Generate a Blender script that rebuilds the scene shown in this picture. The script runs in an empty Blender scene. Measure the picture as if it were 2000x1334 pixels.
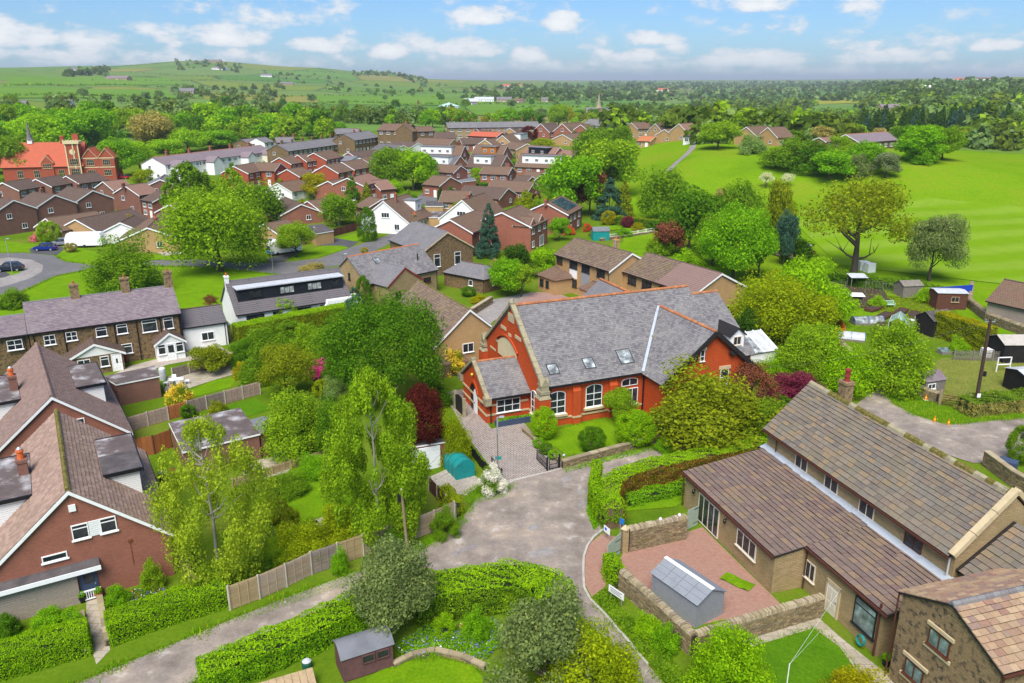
import bpy,math,random
import numpy as np
from math import radians as RAD,sin,cos,pi
from mathutils import Vector,Matrix

# ---------------------------------------------------------------- camera, sky, sun, exposure
S=bpy.context.scene
COL=S.collection
F,YH,CX,CY,CAMH=1556.0,158.0,1000.0,667.0,32.0      # photograph: 2000 x 1334 px, 28 mm equivalent
TH=math.atan((CY-YH)/F)
cd=bpy.data.cameras.new('camera');cam=bpy.data.objects.new('camera',cd);COL.objects.link(cam)
cam.location=(0,0,CAMH);cam.rotation_euler=(pi/2-TH,0,0)
cd.lens=28.0;cd.sensor_width=36.0;cd.clip_start=0.5;cd.clip_end=60000
S.camera=cam
S.view_settings.view_transform='Standard';S.view_settings.look='None'
S.view_settings.exposure=1.65;S.view_settings.gamma=1
S.cycles.use_denoising=True
S.cycles.max_bounces=7;S.cycles.diffuse_bounces=4;S.cycles.glossy_bounces=2
S.cycles.transmission_bounces=3;S.cycles.transparent_max_bounces=6;S.cycles.volume_bounces=0
SUN_AZ,SUN_EL=RAD(194),RAD(55)           # clockwise from the view direction: behind the camera, a little to its left
ld=bpy.data.lights.new('sun','SUN');ld.energy=1.9;ld.angle=RAD(38);ld.color=(1,0.95,0.87)
sun=bpy.data.objects.new('sun',ld);COL.objects.link(sun)
sdir=Vector((sin(SUN_AZ)*cos(SUN_EL),cos(SUN_AZ)*cos(SUN_EL),sin(SUN_EL)))
sun.rotation_euler=(-sdir).to_track_quat('-Z','Y').to_euler();sun.location=(60,-60,120)

c_,s_=math.cos(TH),math.sin(TH)
def ray(px,py):
    a,b=(px-CX)/F,(py-CY)/F
    return np.array([a,c_-b*s_,-s_-b*c_])

W=bpy.data.worlds.new('World');S.world=W;W.use_nodes=True
def build_world():
    nt=W.node_tree;N=nt.nodes;L=nt.links;N.clear()
    out=N.new('ShaderNodeOutputWorld')
    sky=N.new('ShaderNodeTexSky');sky.sky_type='NISHITA';sky.sun_disc=False
    sky.sun_elevation=SUN_EL;sky.sun_rotation=SUN_AZ;sky.altitude=150;sky.air_density=1.0;sky.dust_density=0.6;sky.ozone_density=1.6
    b1=N.new('ShaderNodeBackground');b1.inputs[1].default_value=0.05
    hs=N.new('ShaderNodeMix');hs.data_type='RGBA';hs.blend_type='MULTIPLY';hs.inputs[0].default_value=1.0;L.new(sky.outputs[0],hs.inputs[6]);hs.inputs[7].default_value=(0.44,0.645,0.93,1);L.new(hs.outputs[2],b1.inputs[0])
    tc=N.new('ShaderNodeTexCoord');sx=N.new('ShaderNodeSeparateXYZ');L.new(tc.outputs['Generated'],sx.inputs[0])
    def m(op,a,b=None,c=None):
        n=N.new('ShaderNodeMath');n.operation=op
        for i,v in enumerate((a,b,c)):
            if v is None:continue
            if isinstance(v,(int,float)):n.inputs[i].default_value=v
            else:L.new(v,n.inputs[i])
        return n.outputs[0]
    az=m('ARCTAN2',sx.outputs[0],sx.outputs[1]);el=m('ARCSINE',sx.outputs[2])
    comb=N.new('ShaderNodeCombineXYZ');L.new(az,comb.inputs[0]);L.new(m('MULTIPLY',el,1.9),comb.inputs[1])
    def noise(scale,detail,rough=0.55):
        n=N.new('ShaderNodeTexNoise');n.inputs['Scale'].default_value=scale;n.inputs['Detail'].default_value=detail
        n.inputs['Roughness'].default_value=rough;L.new(comb.outputs[0],n.inputs['Vector']);return n
    n1=noise(22,8,0.62);n2=noise(9,5)
    puff=m('SUBTRACT',n1.outputs[0],0.5)
    clouds=[(20,72,85,36,1),(215,78,120,22,.5),(445,72,80,30,1),(540,38,120,34,.55),(650,92,95,22,.8),(758,104,50,22,1),
              (945,34,70,24,1),(1092,46,46,24,1),(915,98,80,26,1),(1036,112,46,24,1),(1480,8,105,24,1),
              (1275,78,70,20,.8),(1235,112,90,20,.8),(1470,118,150,24,.85),(1320,100,60,18,.6),(1735,116,105,20,.75),
              (1900,42,120,22,.45),(1945,92,45,16,.9),(110,112,260,26,.6),(1600,138,300,16,.5),(420,116,190,20,.5),(1120,132,260,18,.6),(1860,138,200,16,.5),
              (1160,60,60,16,.35),(300,60,90,16,.35)]
    acc=None
    for(x,y,w,h,k)in clouds:
        d=ray(x,y);d=d/np.linalg.norm(d)
        a0,e0=math.atan2(d[0],d[1]),math.asin(d[2])
        dx=m('MULTIPLY',m('SUBTRACT',az,a0),F/w)
        de=m('SUBTRACT',el,e0)
        dy=m('MULTIPLY',de,F/h)
        lo=m('MULTIPLY',m('MINIMUM',dy,0.0),1.7)                        # flatter undersides
        dy2=m('ADD',m('MAXIMUM',dy,0.0),lo)
        r2=m('ADD',m('MULTIPLY',dx,dx),m('MULTIPLY',dy2,dy2))
        v=m('MULTIPLY',m('SUBTRACT',1.05,r2),k)
        v=m('MAXIMUM',v,-1.0)
        acc=v if acc is None else m('MAXIMUM',acc,v)
    gen=m('MULTIPLY',m('SUBTRACT',n2.outputs[0],0.50),2.6)
    acc=m('MAXIMUM',acc,gen)
    dens=m('ADD',acc,m('MULTIPLY',puff,3.4))
    mr=N.new('ShaderNodeMapRange');mr.interpolation_type='SMOOTHSTEP';L.new(dens,mr.inputs[0])
    mr.inputs[1].default_value=0.0;mr.inputs[2].default_value=0.75
    up=N.new('ShaderNodeMapRange');L.new(el,up.inputs[0]);up.inputs[1].default_value=-0.01;up.inputs[2].default_value=0.03
    fac=m('MULTIPLY',mr.outputs[0],up.outputs[0])
    fac=m('MULTIPLY',fac,0.93)
    ramp=N.new('ShaderNodeValToRGB');L.new(m('ADD',m('MULTIPLY',dens,0.45),0.1),ramp.inputs[0])
    ramp.color_ramp.elements[0].color=(0.60,0.66,0.74,1);ramp.color_ramp.elements[1].color=(1,1,1,1)
    ramp.color_ramp.elements[1].position=0.75
    b2=N.new('ShaderNodeBackground');b2.inputs[1].default_value=0.345;L.new(ramp.outputs[0],b2.inputs[0])
    mx=N.new('ShaderNodeMixShader');L.new(fac,mx.inputs[0]);L.new(b1.outputs[0],mx.inputs[1]);L.new(b2.outputs[0],mx.inputs[2])
    L.new(mx.outputs[0],out.inputs[0])
    W.cycles.sampling_method='MANUAL';W.cycles.sample_map_resolution=512
build_world()

# ---------------------------------------------------------------- land form
TD=np.array([1,165,215,265,330,400,500,700,1000,1500,2200,3200,5000,9000,20000.])
NEAR={-500:[0,0,0,0,0,0],0:[0,0,0,0,0,0],200:[0,0,0,0,0,0],400:[0,0,0,0,0,0],600:[0,0,0,0,2,4],740:[0,0,0,0,3,6],
        850:[0,0,0,0,4,8],1000:[0,0,0,0,4,8],1200:[0,0,0,1,6,9],1400:[0,0,2,10,12,8],1600:[0,0,2.5,12,11,2],
        1800:[0,0,2.5,11,9,0],2000:[0,0,2,9,8,-2],2500:[0,0,2,8,8,-2]}
FAR={-500:[250,215,182,150,136,134,140,150,158],0:[250,215,182,150,136,132,140,150,158],200:[250,218,192,163,142,129,138,150,158],
       400:[248,220,200,176,148,118,130,150,158],600:[250,225,207,182,157,131,138,150,158],740:[250,226,207,184,165,142,146,152,158],
       850:[252,230,208,187,170,155,156,155,158],1000:[255,233,210,190,175,163,159,156,158],1200:[262,243,222,200,184,171,163,157,158],
       1400:[275,252,228,205,190,175,165,156,158],1600:[270,245,224,204,188,173,163,155,158],1800:[250,225,205,182,164,156,156,153,158],
       2000:[245,220,203,176,157,150,152,152,158],2500:[245,220,203,176,157,150,152,152,158]}
TA,TZ=[],[]
for k in sorted(FAR):
    d=ray(k,200);TA.append(math.atan2(d[0],d[1]))
    zs=list(NEAR[k])
    for D,y in zip(TD[6:],FAR[k]):
        d=ray(k,y);zs.append(CAMH+d[2]*D/math.hypot(d[0],d[1]))
    TZ.append(zs)
TA,TZ,LTD=np.array(TA),np.array(TZ),np.log(TD)
def zt(x,y):
    x,y=np.asarray(x,float),np.asarray(y,float)
    d=np.log(np.clip(np.hypot(x,y),1.01,19999));a=np.clip(np.arctan2(x,y),TA[0]+1e-6,TA[-1]-1e-6)
    i=np.clip(np.searchsorted(TA,a)-1,0,len(TA)-2);j=np.clip(np.searchsorted(LTD,d)-1,0,len(LTD)-2)
    fa=(a-TA[i])/(TA[i+1]-TA[i]);fd=(d-LTD[j])/(LTD[j+1]-LTD[j])
    fa=fa*fa*(3-2*fa);fd=np.where(j<6,fd*fd*(3-2*fd),fd)
    return(TZ[i,j]*(1-fa)+TZ[i+1,j]*fa)*(1-fd)+(TZ[i,j+1]*(1-fa)+TZ[i+1,j+1]*fa)*fd
def G(px,py,z=0.0):
    """where the ray through photograph point (px, py) meets height z"""
    d=ray(px,py);t=(z-CAMH)/d[2];return np.array([t*d[0],t*d[1],z])
_T=np.exp(np.linspace(math.log(30),math.log(16000),900))
def GT(px,py,h=0.0):
    """where it meets the land plus h"""
    d=ray(px,py);d=d/math.hypot(d[0],d[1])
    X,Y,Z=d[0]*_T,d[1]*_T,CAMH+d[2]*_T
    df=Z-(zt(X,Y)+h);k=np.argmax(df<0)
    if df[k]>=0:k=len(_T)-1
    if k==0:return np.array([X[0],Y[0],Z[0]-h])
    f=df[k-1]/(df[k-1]-df[k]+1e-9);t=_T[k-1]+f*(_T[k]-_T[k-1])
    return np.array([d[0]*t,d[1]*t,float(zt(d[0]*t,d[1]*t))])
def depth(p):return p[1]*c_-(p[2]-CAMH)*s_
def ppm(p):return F/depth(p)                                # photograph pixels per metre at a place
def htop(p,ty):
    """height above the land of something standing at p whose top shows at photograph row ty"""
    px=CX+F*p[0]/depth(p)
    d=ray(px,ty);t=math.hypot(p[0],p[1])/math.hypot(d[0],d[1]);return CAMH+d[2]*t-p[2]

# ---------------------------------------------------------------- materials
MATS={}
def _hex(c):return(c[0],c[1],c[2],1.0)
def newmat(name):
    m=bpy.data.materials.new(name);m.use_nodes=True;MATS[name]=m
    nt=m.node_tree;bs=nt.nodes['Principled BSDF'];bs.inputs['Roughness'].default_value=0.85
    bs.inputs['Specular IOR Level'].default_value=0.12
    return m,nt.nodes,nt.links,bs
def node(N,L,t,**kw):
    n=N.new(t)
    for k,v in kw.items():
        k2=k.replace('_',' ')
        if hasattr(v,'is_output'):L.new(v,n.inputs[k2])
        elif k2 in n.inputs:n.inputs[k2].default_value=v
        else:setattr(n,k,v)
    return n
def mixc(N,L,f,a,b,bt='MIX'):
    n=N.new('ShaderNodeMix');n.data_type='RGBA';n.blend_type=bt
    for i,v in((0,f),(6,a),(7,b)):
        if hasattr(v,'is_output'):L.new(v,n.inputs[i])
        elif i==0:n.inputs[0].default_value=v
        else:n.inputs[i].default_value=_hex(v)
    return n.outputs[2]
def ramp(N,L,fac,stops):
    r=N.new('ShaderNodeValToRGB');L.new(fac,r.inputs[0]);e=r.color_ramp.elements
    while len(e)<len(stops):e.new(0.5)
    for k,(p,c)in enumerate(stops):e[k].position=p;e[k].color=_hex(c)
    return r.outputs[0]
def sc(c,k):return tuple(min(1,x*k)for x in c)
def rnd(N,L):
    """one random number per separate piece, different on every object"""
    g=N.new('ShaderNodeNewGeometry');o=N.new('ShaderNodeObjectInfo')
    a=N.new('ShaderNodeMath');a.operation='ADD';L.new(g.outputs['Random Per Island'],a.inputs[0]);L.new(o.outputs['Random'],a.inputs[1])
    f=N.new('ShaderNodeMath');f.operation='FRACT';L.new(a.outputs[0],f.inputs[0]);return f.outputs[0]
def coords(N,kind='Object'):return N.new('ShaderNodeTexCoord').outputs[kind]
def plain(name,c,rough=0.8,var=0.22,scale=3.0,metal=0.0,spec=0.25,c2=None,bump=0.0,det=6):
    m,N,L,bs=newmat(name)
    n=node(N,L,'ShaderNodeTexNoise',Scale=scale,Detail=det,Roughness=0.65,Vector=coords(N))
    L.new(ramp(N,L,n.outputs[0],[(0.28,sc(c,1-var)),(0.5,sc(c,1.08)),(0.72,c2 or sc(c,1+var))]),bs.inputs[0])
    bs.inputs['Roughness'].default_value=rough;bs.inputs['Metallic'].default_value=metal;bs.inputs['Specular IOR Level'].default_value=spec
    if bump:
        b=node(N,L,'ShaderNodeBump',Strength=bump,Distance=0.02,Height=n.outputs[0]);L.new(b.outputs[0],bs.inputs['Normal'])
    return m
def coursed(name,c1,c2,mortar,w,h,msize=0.012,stain=(0.5,0.5,0.5),sk=0.35,bump=0.35,sscale=0.5,offset=0.5,third=None):
    """bricks, stones or tile courses on flat faces, laid out in metres"""
    c1,c2,mortar,stain=(sc(q,1.25)for q in(c1,c2,mortar,stain));third=sc(third,1.25)if third else None
    m,N,L,bs=newmat(name)
    uv=coords(N,'UV')
    b=node(N,L,'ShaderNodeTexBrick',Vector=uv,Color1=_hex(c1),Color2=_hex(c2),Mortar=_hex(mortar),Scale=1.0)
    b.inputs['Mortar Size'].default_value=msize;b.inputs['Brick Width'].default_value=w;b.inputs['Row Height'].default_value=h
    b.inputs['Mortar Smooth'].default_value=0.3;b.offset=offset
    col=b.outputs[0]
    if third:
        v=node(N,L,'ShaderNodeTexNoise',Vector=uv,Scale=1.1/w,Detail=2.0)
        col=mixc(N,L,ramp(N,L,v.outputs[0],[(0.5,(0,0,0)),(0.62,(1,1,1))]),col,third)
        mk=N.new('ShaderNodeMath');
        col=mixc(N,L,b.outputs[1],col,mortar);N.remove(mk)
    n=node(N,L,'ShaderNodeTexNoise',Vector=coords(N),Scale=sscale,Detail=8.0,Roughness=0.7)
    f=ramp(N,L,n.outputs[0],[(0.42,(0,0,0)),(0.7,(sk,sk,sk))])
    col=mixc(N,L,f,col,stain)
    n2=node(N,L,'ShaderNodeTexNoise',Vector=uv,Scale=14.0,Detail=4.0)
    col=mixc(N,L,0.5,col,ramp(N,L,n2.outputs[0],[(0.3,(0.55,0.55,0.55)),(0.7,(1.0,1.0,1.0))]),'MULTIPLY')
    L.new(col,bs.inputs[0])
    inv=N.new('ShaderNodeMath');inv.operation='SUBTRACT';inv.inputs[0].default_value=1.0;L.new(b.outputs[1],inv.inputs[1])
    bp=node(N,L,'ShaderNodeBump',Strength=bump,Distance=0.03,Height=inv.outputs[0]);L.new(bp.outputs[0],bs.inputs['Normal'])
    return m
def pieces(name,cols,stain=None,sk=0.5,sscale=0.6,rough=0.85,grain=9.0):
    """separate slates, tiles, stones, boards: a colour per piece, grain and lichen over them"""
    cols=[sc(q,1.18)for q in cols];stain=sc(stain,1.18)if stain else None
    m,N,L,bs=newmat(name)
    k=len(cols);r=N.new('ShaderNodeValToRGB');L.new(rnd(N,L),r.inputs[0]);e=r.color_ramp.elements;r.color_ramp.interpolation='CONSTANT'
    while len(e)<k:e.new(0.5)
    for i,c in enumerate(cols):e[i].position=i/k;e[i].color=_hex(c)
    g=N.new('ShaderNodeNewGeometry')
    n2=node(N,L,'ShaderNodeTexNoise',Vector=g.outputs['Position'],Scale=grain,Detail=5.0,Roughness=0.7)
    col=mixc(N,L,0.6,r.outputs[0],ramp(N,L,n2.outputs[0],[(0.3,(0.6,0.6,0.6)),(0.7,(1.1,1.1,1.1))]),'MULTIPLY')
    if stain:
        n=node(N,L,'ShaderNodeTexNoise',Vector=g.outputs['Position'],Scale=sscale,Detail=8.0,Roughness=0.72)
        col=mixc(N,L,ramp(N,L,n.outputs[0],[(0.45,(0,0,0)),(0.68,(sk,sk,sk))]),col,stain)
    L.new(col,bs.inputs[0]);bs.inputs['Roughness'].default_value=rough
    return m
def leafmat(name,c,var=0.38,warm=0.12,trans=0.45):
    m,N,L,bs=newmat(name)
    hi=(min(1,c[0]*(1+var)+warm*c[1]),c[1]*(1+var),c[2]*(1+var*0.5));lo=(c[0]*(1-var),c[1]*(1-var*0.85),c[2]*(1-var*0.7))
    g=N.new('ShaderNodeNewGeometry')
    n=node(N,L,'ShaderNodeTexNoise',Vector=g.outputs['Position'],Scale=0.9,Detail=3.0)
    a=N.new('ShaderNodeMath');a.operation='MULTIPLY_ADD';L.new(n.outputs[0],a.inputs[0]);a.inputs[1].default_value=0.9
    b=N.new('ShaderNodeMath');b.operation='MULTIPLY_ADD';L.new(g.outputs['Random Per Island'],b.inputs[0]);b.inputs[1].default_value=0.75;b.inputs[2].default_value=-0.33
    L.new(b.outputs[0],a.inputs[2])
    col=ramp(N,L,a.outputs[0],[(0.12,lo),(0.5,c),(0.9,hi)])
    L.new(col,bs.inputs[0]);bs.inputs['Roughness'].default_value=0.7;bs.inputs['Specular IOR Level'].default_value=0.04
    t=N.new('ShaderNodeBsdfTranslucent');L.new(mixc(N,L,0.5,col,(c[0]*1.5,c[1]*1.35,c[2]*0.6)),t.inputs[0])
    mx=N.new('ShaderNodeMixShader');mx.inputs[0].default_value=trans
    L.new(bs.outputs[0],mx.inputs[1]);L.new(t.outputs[0],mx.inputs[2]);L.new(mx.outputs[0],N['Material Output'].inputs[0])
    return m
def grassmat(name,a,b,dry,k=0.35,s1=0.25,blades=True):
    m,N,L,bs=newmat(name)
    P=coords(N)
    n1=node(N,L,'ShaderNodeTexNoise',Vector=P,Scale=s1,Detail=7.0,Roughness=0.65)
    n2=node(N,L,'ShaderNodeTexNoise',Vector=P,Scale=5.0,Detail=8.0,Roughness=0.85)
    col=ramp(N,L,n1.outputs[0],[(0.3,a),(0.6,b)])
    col=mixc(N,L,0.75,col,ramp(N,L,n2.outputs[0],[(0.3,(0.35,0.4,0.25)),(0.5,(0.9,0.9,0.85)),(0.7,(1.45,1.35,1.1))]),'MULTIPLY')
    n3=node(N,L,'ShaderNodeTexNoise',Vector=P,Scale=s1*2.7,Detail=9.0,Roughness=0.75)
    col=mixc(N,L,ramp(N,L,n3.outputs[0],[(0.55,(0,0,0)),(0.75,(k,k,k))]),col,dry)
    L.new(col,bs.inputs[0]);bs.inputs['Roughness'].default_value=0.95;bs.inputs['Specular IOR Level'].default_value=0.0
    bp=node(N,L,'ShaderNodeBump',Strength=0.5,Distance=0.06,Height=n2.outputs[0]);L.new(bp.outputs[0],bs.inputs['Normal'])
    return m
def groundmat(name,cols,scales=(0.35,3.0,30.0),patch=None,gravel=0.5,bump=0.4):
    """trodden or paved ground: broad patches, finer mottling, grit"""
    m,N,L,bs=newmat(name);P=coords(N)
    n1=node(N,L,'ShaderNodeTexNoise',Vector=P,Scale=scales[0],Detail=8.0,Roughness=0.65)
    col=ramp(N,L,n1.outputs[0],[(0.3,cols[0]),(0.5,cols[1]),(0.68,cols[2])])
    n2=node(N,L,'ShaderNodeTexNoise',Vector=P,Scale=scales[1],Detail=7.0,Roughness=0.7)
    col=mixc(N,L,0.6,col,ramp(N,L,n2.outputs[0],[(0.3,(0.6,0.6,0.6)),(0.7,(1.2,1.2,1.2))]),'MULTIPLY')
    v=node(N,L,'ShaderNodeTexVoronoi',Vector=P,Scale=scales[2]*0.35)
    col=mixc(N,L,gravel,col,ramp(N,L,v.outputs['Color'],[(0.1,(0.5,0.5,0.5)),(0.9,(1.35,1.35,1.35))]),'MULTIPLY')
    if patch:
        w=node(N,L,'ShaderNodeTexNoise',Vector=P,Scale=0.6,Detail=9.0,Roughness=0.75)
        col=mixc(N,L,ramp(N,L,w.outputs[0],[(0.57,(0,0,0)),(0.66,(0.7,0.7,0.7))]),col,patch)
    L.new(col,bs.inputs[0]);bs.inputs['Roughness'].default_value=0.92
    bp=node(N,L,'ShaderNodeBump',Strength=bump,Distance=0.04,Height=n2.outputs[0]);L.new(bp.outputs[0],bs.inputs['Normal'])
    return m

coursed('brick_red',(0.33,0.105,0.06),(0.265,0.078,0.047),(0.27,0.18,0.14),0.225,0.075,0.009,(0.12,0.05,0.04),0.3)
coursed('brick_orange',(0.51,0.078,0.016),(0.43,0.06,0.013),(0.38,0.085,0.03),0.225,0.075,0.007,(0.28,0.05,0.018),0.3)
coursed('brick_scarlet',(0.36,0.07,0.03),(0.30,0.055,0.025),(0.32,0.13,0.09),0.225,0.075,0.008,(0.2,0.05,0.03),0.3)
coursed('brick_brown',(0.24,0.105,0.072),(0.20,0.08,0.058),(0.2,0.14,0.11),0.225,0.075,0.009,(0.1,0.05,0.04),0.3)
coursed('brick_buff',(0.46,0.28,0.12),(0.40,0.235,0.095),(0.45,0.32,0.18),0.225,0.075,0.009,(0.28,0.17,0.08),0.35)
coursed('stone_gold',(0.29,0.19,0.085),(0.20,0.13,0.065),(0.10,0.07,0.04),0.34,0.15,0.016,(0.12,0.085,0.05),0.6,0.6,third=(0.08,0.058,0.038))
coursed('stone_pale',(0.40,0.29,0.15),(0.32,0.225,0.115),(0.21,0.15,0.085),0.40,0.13,0.012,(0.17,0.15,0.06),0.6,0.5)
coursed('stone_patch',(0.30,0.21,0.11),(0.24,0.16,0.085),(0.20,0.14,0.08),0.38,0.16,0.02,(0.30,0.20,0.10),0.5,0.6,third=(0.055,0.045,0.038))
coursed('stone_garden',(0.36,0.29,0.22),(0.30,0.25,0.20),(0.26,0.22,0.18),0.55,0.16,0.02,(0.24,0.21,0.18),0.5,0.4)
coursed('tile_brown',(0.20,0.125,0.088),(0.165,0.10,0.072),(0.055,0.035,0.028),0.30,0.32,0.02,(0.14,0.115,0.06),0.5,0.8)
coursed('tile_dark',(0.14,0.095,0.078),(0.115,0.075,0.062),(0.045,0.03,0.026),0.30,0.32,0.02,(0.10,0.085,0.05),0.5,0.8)
coursed('tile_pink',(0.29,0.165,0.125),(0.25,0.14,0.105),(0.10,0.06,0.045),0.30,0.34,0.025,(0.2,0.14,0.10),0.5,0.8)
coursed('tile_red',(0.50,0.13,0.07),(0.44,0.11,0.06),(0.30,0.07,0.04),0.30,0.32,0.02,(0.36,0.11,0.07),0.4,0.7)
coursed('tile_mauve',(0.23,0.15,0.125),(0.215,0.138,0.115),(0.085,0.055,0.05),6.0,0.34,0.03,(0.2,0.14,0.12),0.3,0.8)
coursed('tile_grey',(0.13,0.12,0.125),(0.12,0.11,0.115),(0.05,0.045,0.05),5.0,0.33,0.03,(0.16,0.14,0.14),0.4,0.8)
coursed('slate_far',(0.18,0.175,0.182),(0.15,0.145,0.152),(0.08,0.075,0.085),0.34,0.24,0.014,(0.24,0.215,0.20),0.5,0.6)
coursed('slate_mauve',(0.235,0.185,0.20),(0.195,0.15,0.165),(0.10,0.08,0.09),0.34,0.24,0.014,(0.23,0.20,0.19),0.45,0.6)
coursed('setts',(0.44,0.385,0.34),(0.33,0.27,0.24),(0.13,0.105,0.09),0.27,0.21,0.035,(0.36,0.31,0.27),0.4,0.8)
coursed('block_paving',(0.34,0.19,0.14),(0.27,0.14,0.105),(0.26,0.16,0.12),0.21,0.105,0.010,(0.30,0.19,0.14),0.6,0.3)
coursed('block_drive',(0.36,0.22,0.19),(0.28,0.165,0.14),(0.2,0.14,0.12),0.21,0.105,0.010,(0.26,0.19,0.17),0.5,0.3)
coursed('flags',(0.40,0.35,0.28),(0.33,0.285,0.225),(0.15,0.13,0.09),0.9,0.62,0.02,(0.24,0.21,0.14),0.6,0.3)
coursed('cladding_dark',(0.022,0.026,0.032),(0.016,0.019,0.025),(0.005,0.006,0.008),4.0,0.14,0.02,(0.03,0.033,0.04),0.4,0.5)
coursed('cladding_white',(0.78,0.78,0.76),(0.76,0.76,0.74),(0.4,0.4,0.4),6.0,0.15,0.012,(0.68,0.67,0.63),0.4,0.3)
coursed('cladding_orange',(0.45,0.17,0.035),(0.38,0.14,0.03),(0.15,0.06,0.02),4.0,0.13,0.014,(0.3,0.12,0.03),0.4,0.3)
plain('render_white',(0.78,0.77,0.74),0.9,0.08,0.7);plain('render_cream',(0.70,0.65,0.52),0.9,0.08,0.7)
plain('frame_white',(0.83,0.83,0.82),0.45,0.03,2);plain('frame_cream',(0.68,0.60,0.48),0.6,0.05,2)
plain('frame_dark',(0.02,0.021,0.024),0.4,0.1,2);plain('frame_brown',(0.10,0.032,0.018),0.5,0.15,4)
plain('gutter_black',(0.012,0.012,0.014),0.4,0.1,2);plain('gutter_brown',(0.085,0.03,0.02),0.5,0.2,3);plain('pipe_grey',(0.45,0.46,0.47),0.5,0.05)
plain('dressed_stone',(0.50,0.40,0.24),0.9,0.2,1.5,bump=0.3);plain('weathered_stone',(0.30,0.26,0.17),0.95,0.45,2.2,c2=(0.36,0.33,0.17),bump=0.5)
plain('plaque_cream',(0.62,0.52,0.31),0.9,0.07,1.0);plain('terracotta',(0.42,0.15,0.06),0.9,0.35,3.0,bump=0.4);plain('orange_pot',(0.62,0.13,0.03),0.8,0.2,3)
plain('lead',(0.40,0.44,0.49),0.55,0.15,1.2,metal=0.2);plain('felt_dark',(0.085,0.075,0.075),0.95,0.35,0.8,c2=(0.15,0.13,0.13))
plain('felt_grey',(0.16,0.165,0.18),0.9,0.2,0.7);plain('felt_worn',(0.12,0.095,0.09),0.9,0.3,0.55,c2=(0.52,0.51,0.52),det=9)
plain('moss',(0.13,0.11,0.022),1.0,0.55,5.0,c2=(0.26,0.22,0.10));plain('timber_black',(0.018,0.016,0.015),0.8,0.3,2);plain('timber_barge',(0.02,0.018,0.018),0.7,0.2,2)
plain('paint_red',(0.62,0.012,0.012),0.4,0.06,1);plain('paint_barge_red',(0.24,0.03,0.025),0.6,0.15,2);plain('paint_blue',(0.012,0.10,0.62),0.4,0.08,1);plain('paint_sage',(0.30,0.38,0.29),0.6,0.1,2)
plain('paint_teal',(0.012,0.24,0.235),0.5,0.15,2);plain('paint_navy',(0.05,0.075,0.13),0.5,0.15,2);plain('paint_grey',(0.26,0.27,0.29),0.6,0.08,3);plain('paint_mint',(0.42,0.60,0.50),0.5,0.1,2)
plain('metal_black',(0.008,0.008,0.010),0.4,0.1,1,spec=0.5);plain('galvanised',(0.42,0.44,0.45),0.45,0.12,4,metal=0.5);plain('concrete',(0.40,0.37,0.32),0.95,0.2,2,bump=0.2);plain('concrete_post',(0.40,0.36,0.29),0.95,0.2,3)
plain('pole_wood',(0.24,0.18,0.11),0.9,0.3,5);plain('pole_creosote',(0.055,0.033,0.024),0.85,0.35,5);plain('bark',(0.085,0.068,0.05),0.95,0.4,6,bump=0.5);plain('bark_pale',(0.30,0.27,0.22),0.9,0.5,5)
plain('plastic_white',(0.82,0.82,0.81),0.4,0.04,1,spec=0.5);plain('plastic_red',(0.32,0.012,0.03),0.45,0.12,2);plain('plastic_blue',(0.012,0.06,0.30),0.45,0.12,2);plain('plastic_grey',(0.10,0.11,0.12),0.5,0.12,2);plain('plastic_black',(0.015,0.016,0.02),0.45,0.2,2);plain('plastic_green',(0.02,0.10,0.06),0.5,0.15,2)
plain('plastic_orange',(0.70,0.16,0.02),0.5,0.15,2);plain('tarp_blue',(0.015,0.05,0.36),0.5,0.25,2);plain('tarp_teal',(0.02,0.22,0.20),0.6,0.3,3);plain('shed_grey',(0.22,0.235,0.26),0.6,0.12,1.5);plain('sheet_grey',(0.46,0.48,0.50),0.6,0.2,1.5);plain('rust',(0.16,0.05,0.02),0.9,0.3,4)
plain('timber_brown',(0.11,0.045,0.028),0.85,0.3,4);plain('timber_grey',(0.19,0.17,0.14),0.9,0.3,4);plain('timber_tan',(0.36,0.26,0.15),0.9,0.25,4);plain('timber_plum',(0.115,0.055,0.05),0.85,0.25,4)
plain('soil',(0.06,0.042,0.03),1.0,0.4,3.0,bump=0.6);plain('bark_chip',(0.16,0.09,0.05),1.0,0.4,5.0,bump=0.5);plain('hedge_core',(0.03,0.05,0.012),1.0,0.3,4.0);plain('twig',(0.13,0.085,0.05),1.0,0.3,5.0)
plain('rubber',(0.012,0.012,0.013),0.8,0.1);plain('sign_white',(0.8,0.8,0.8),0.5,0.02);plain('cloth_skin',(0.4,0.25,0.18),0.8,0.1)
plain('car_blue',(0.008,0.03,0.26),0.25,0.03,1,spec=0.6,metal=0.3);plain('car_sky',(0.012,0.18,0.55),0.25,0.03,1,spec=0.6,metal=0.2);plain('car_dark',(0.025,0.03,0.05),0.25,0.03,1,spec=0.6,metal=0.3);plain('car_silver',(0.40,0.42,0.45),0.3,0.03,1,metal=0.5);plain('car_red',(0.45,0.01,0.015),0.3,0.03,1,spec=0.6)
pieces('fence_boards',[(0.34,0.26,0.17),(0.28,0.21,0.135),(0.31,0.25,0.18)],(0.20,0.16,0.12),0.5,1.2);pieces('fence_old',[(0.24,0.19,0.15),(0.19,0.15,0.12),(0.21,0.175,0.145)],(0.12,0.10,0.08),0.5,1.2);pieces('fence_tan',[(0.33,0.25,0.13),(0.29,0.215,0.11)],(0.20,0.17,0.09),0.5,1.2)
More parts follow.
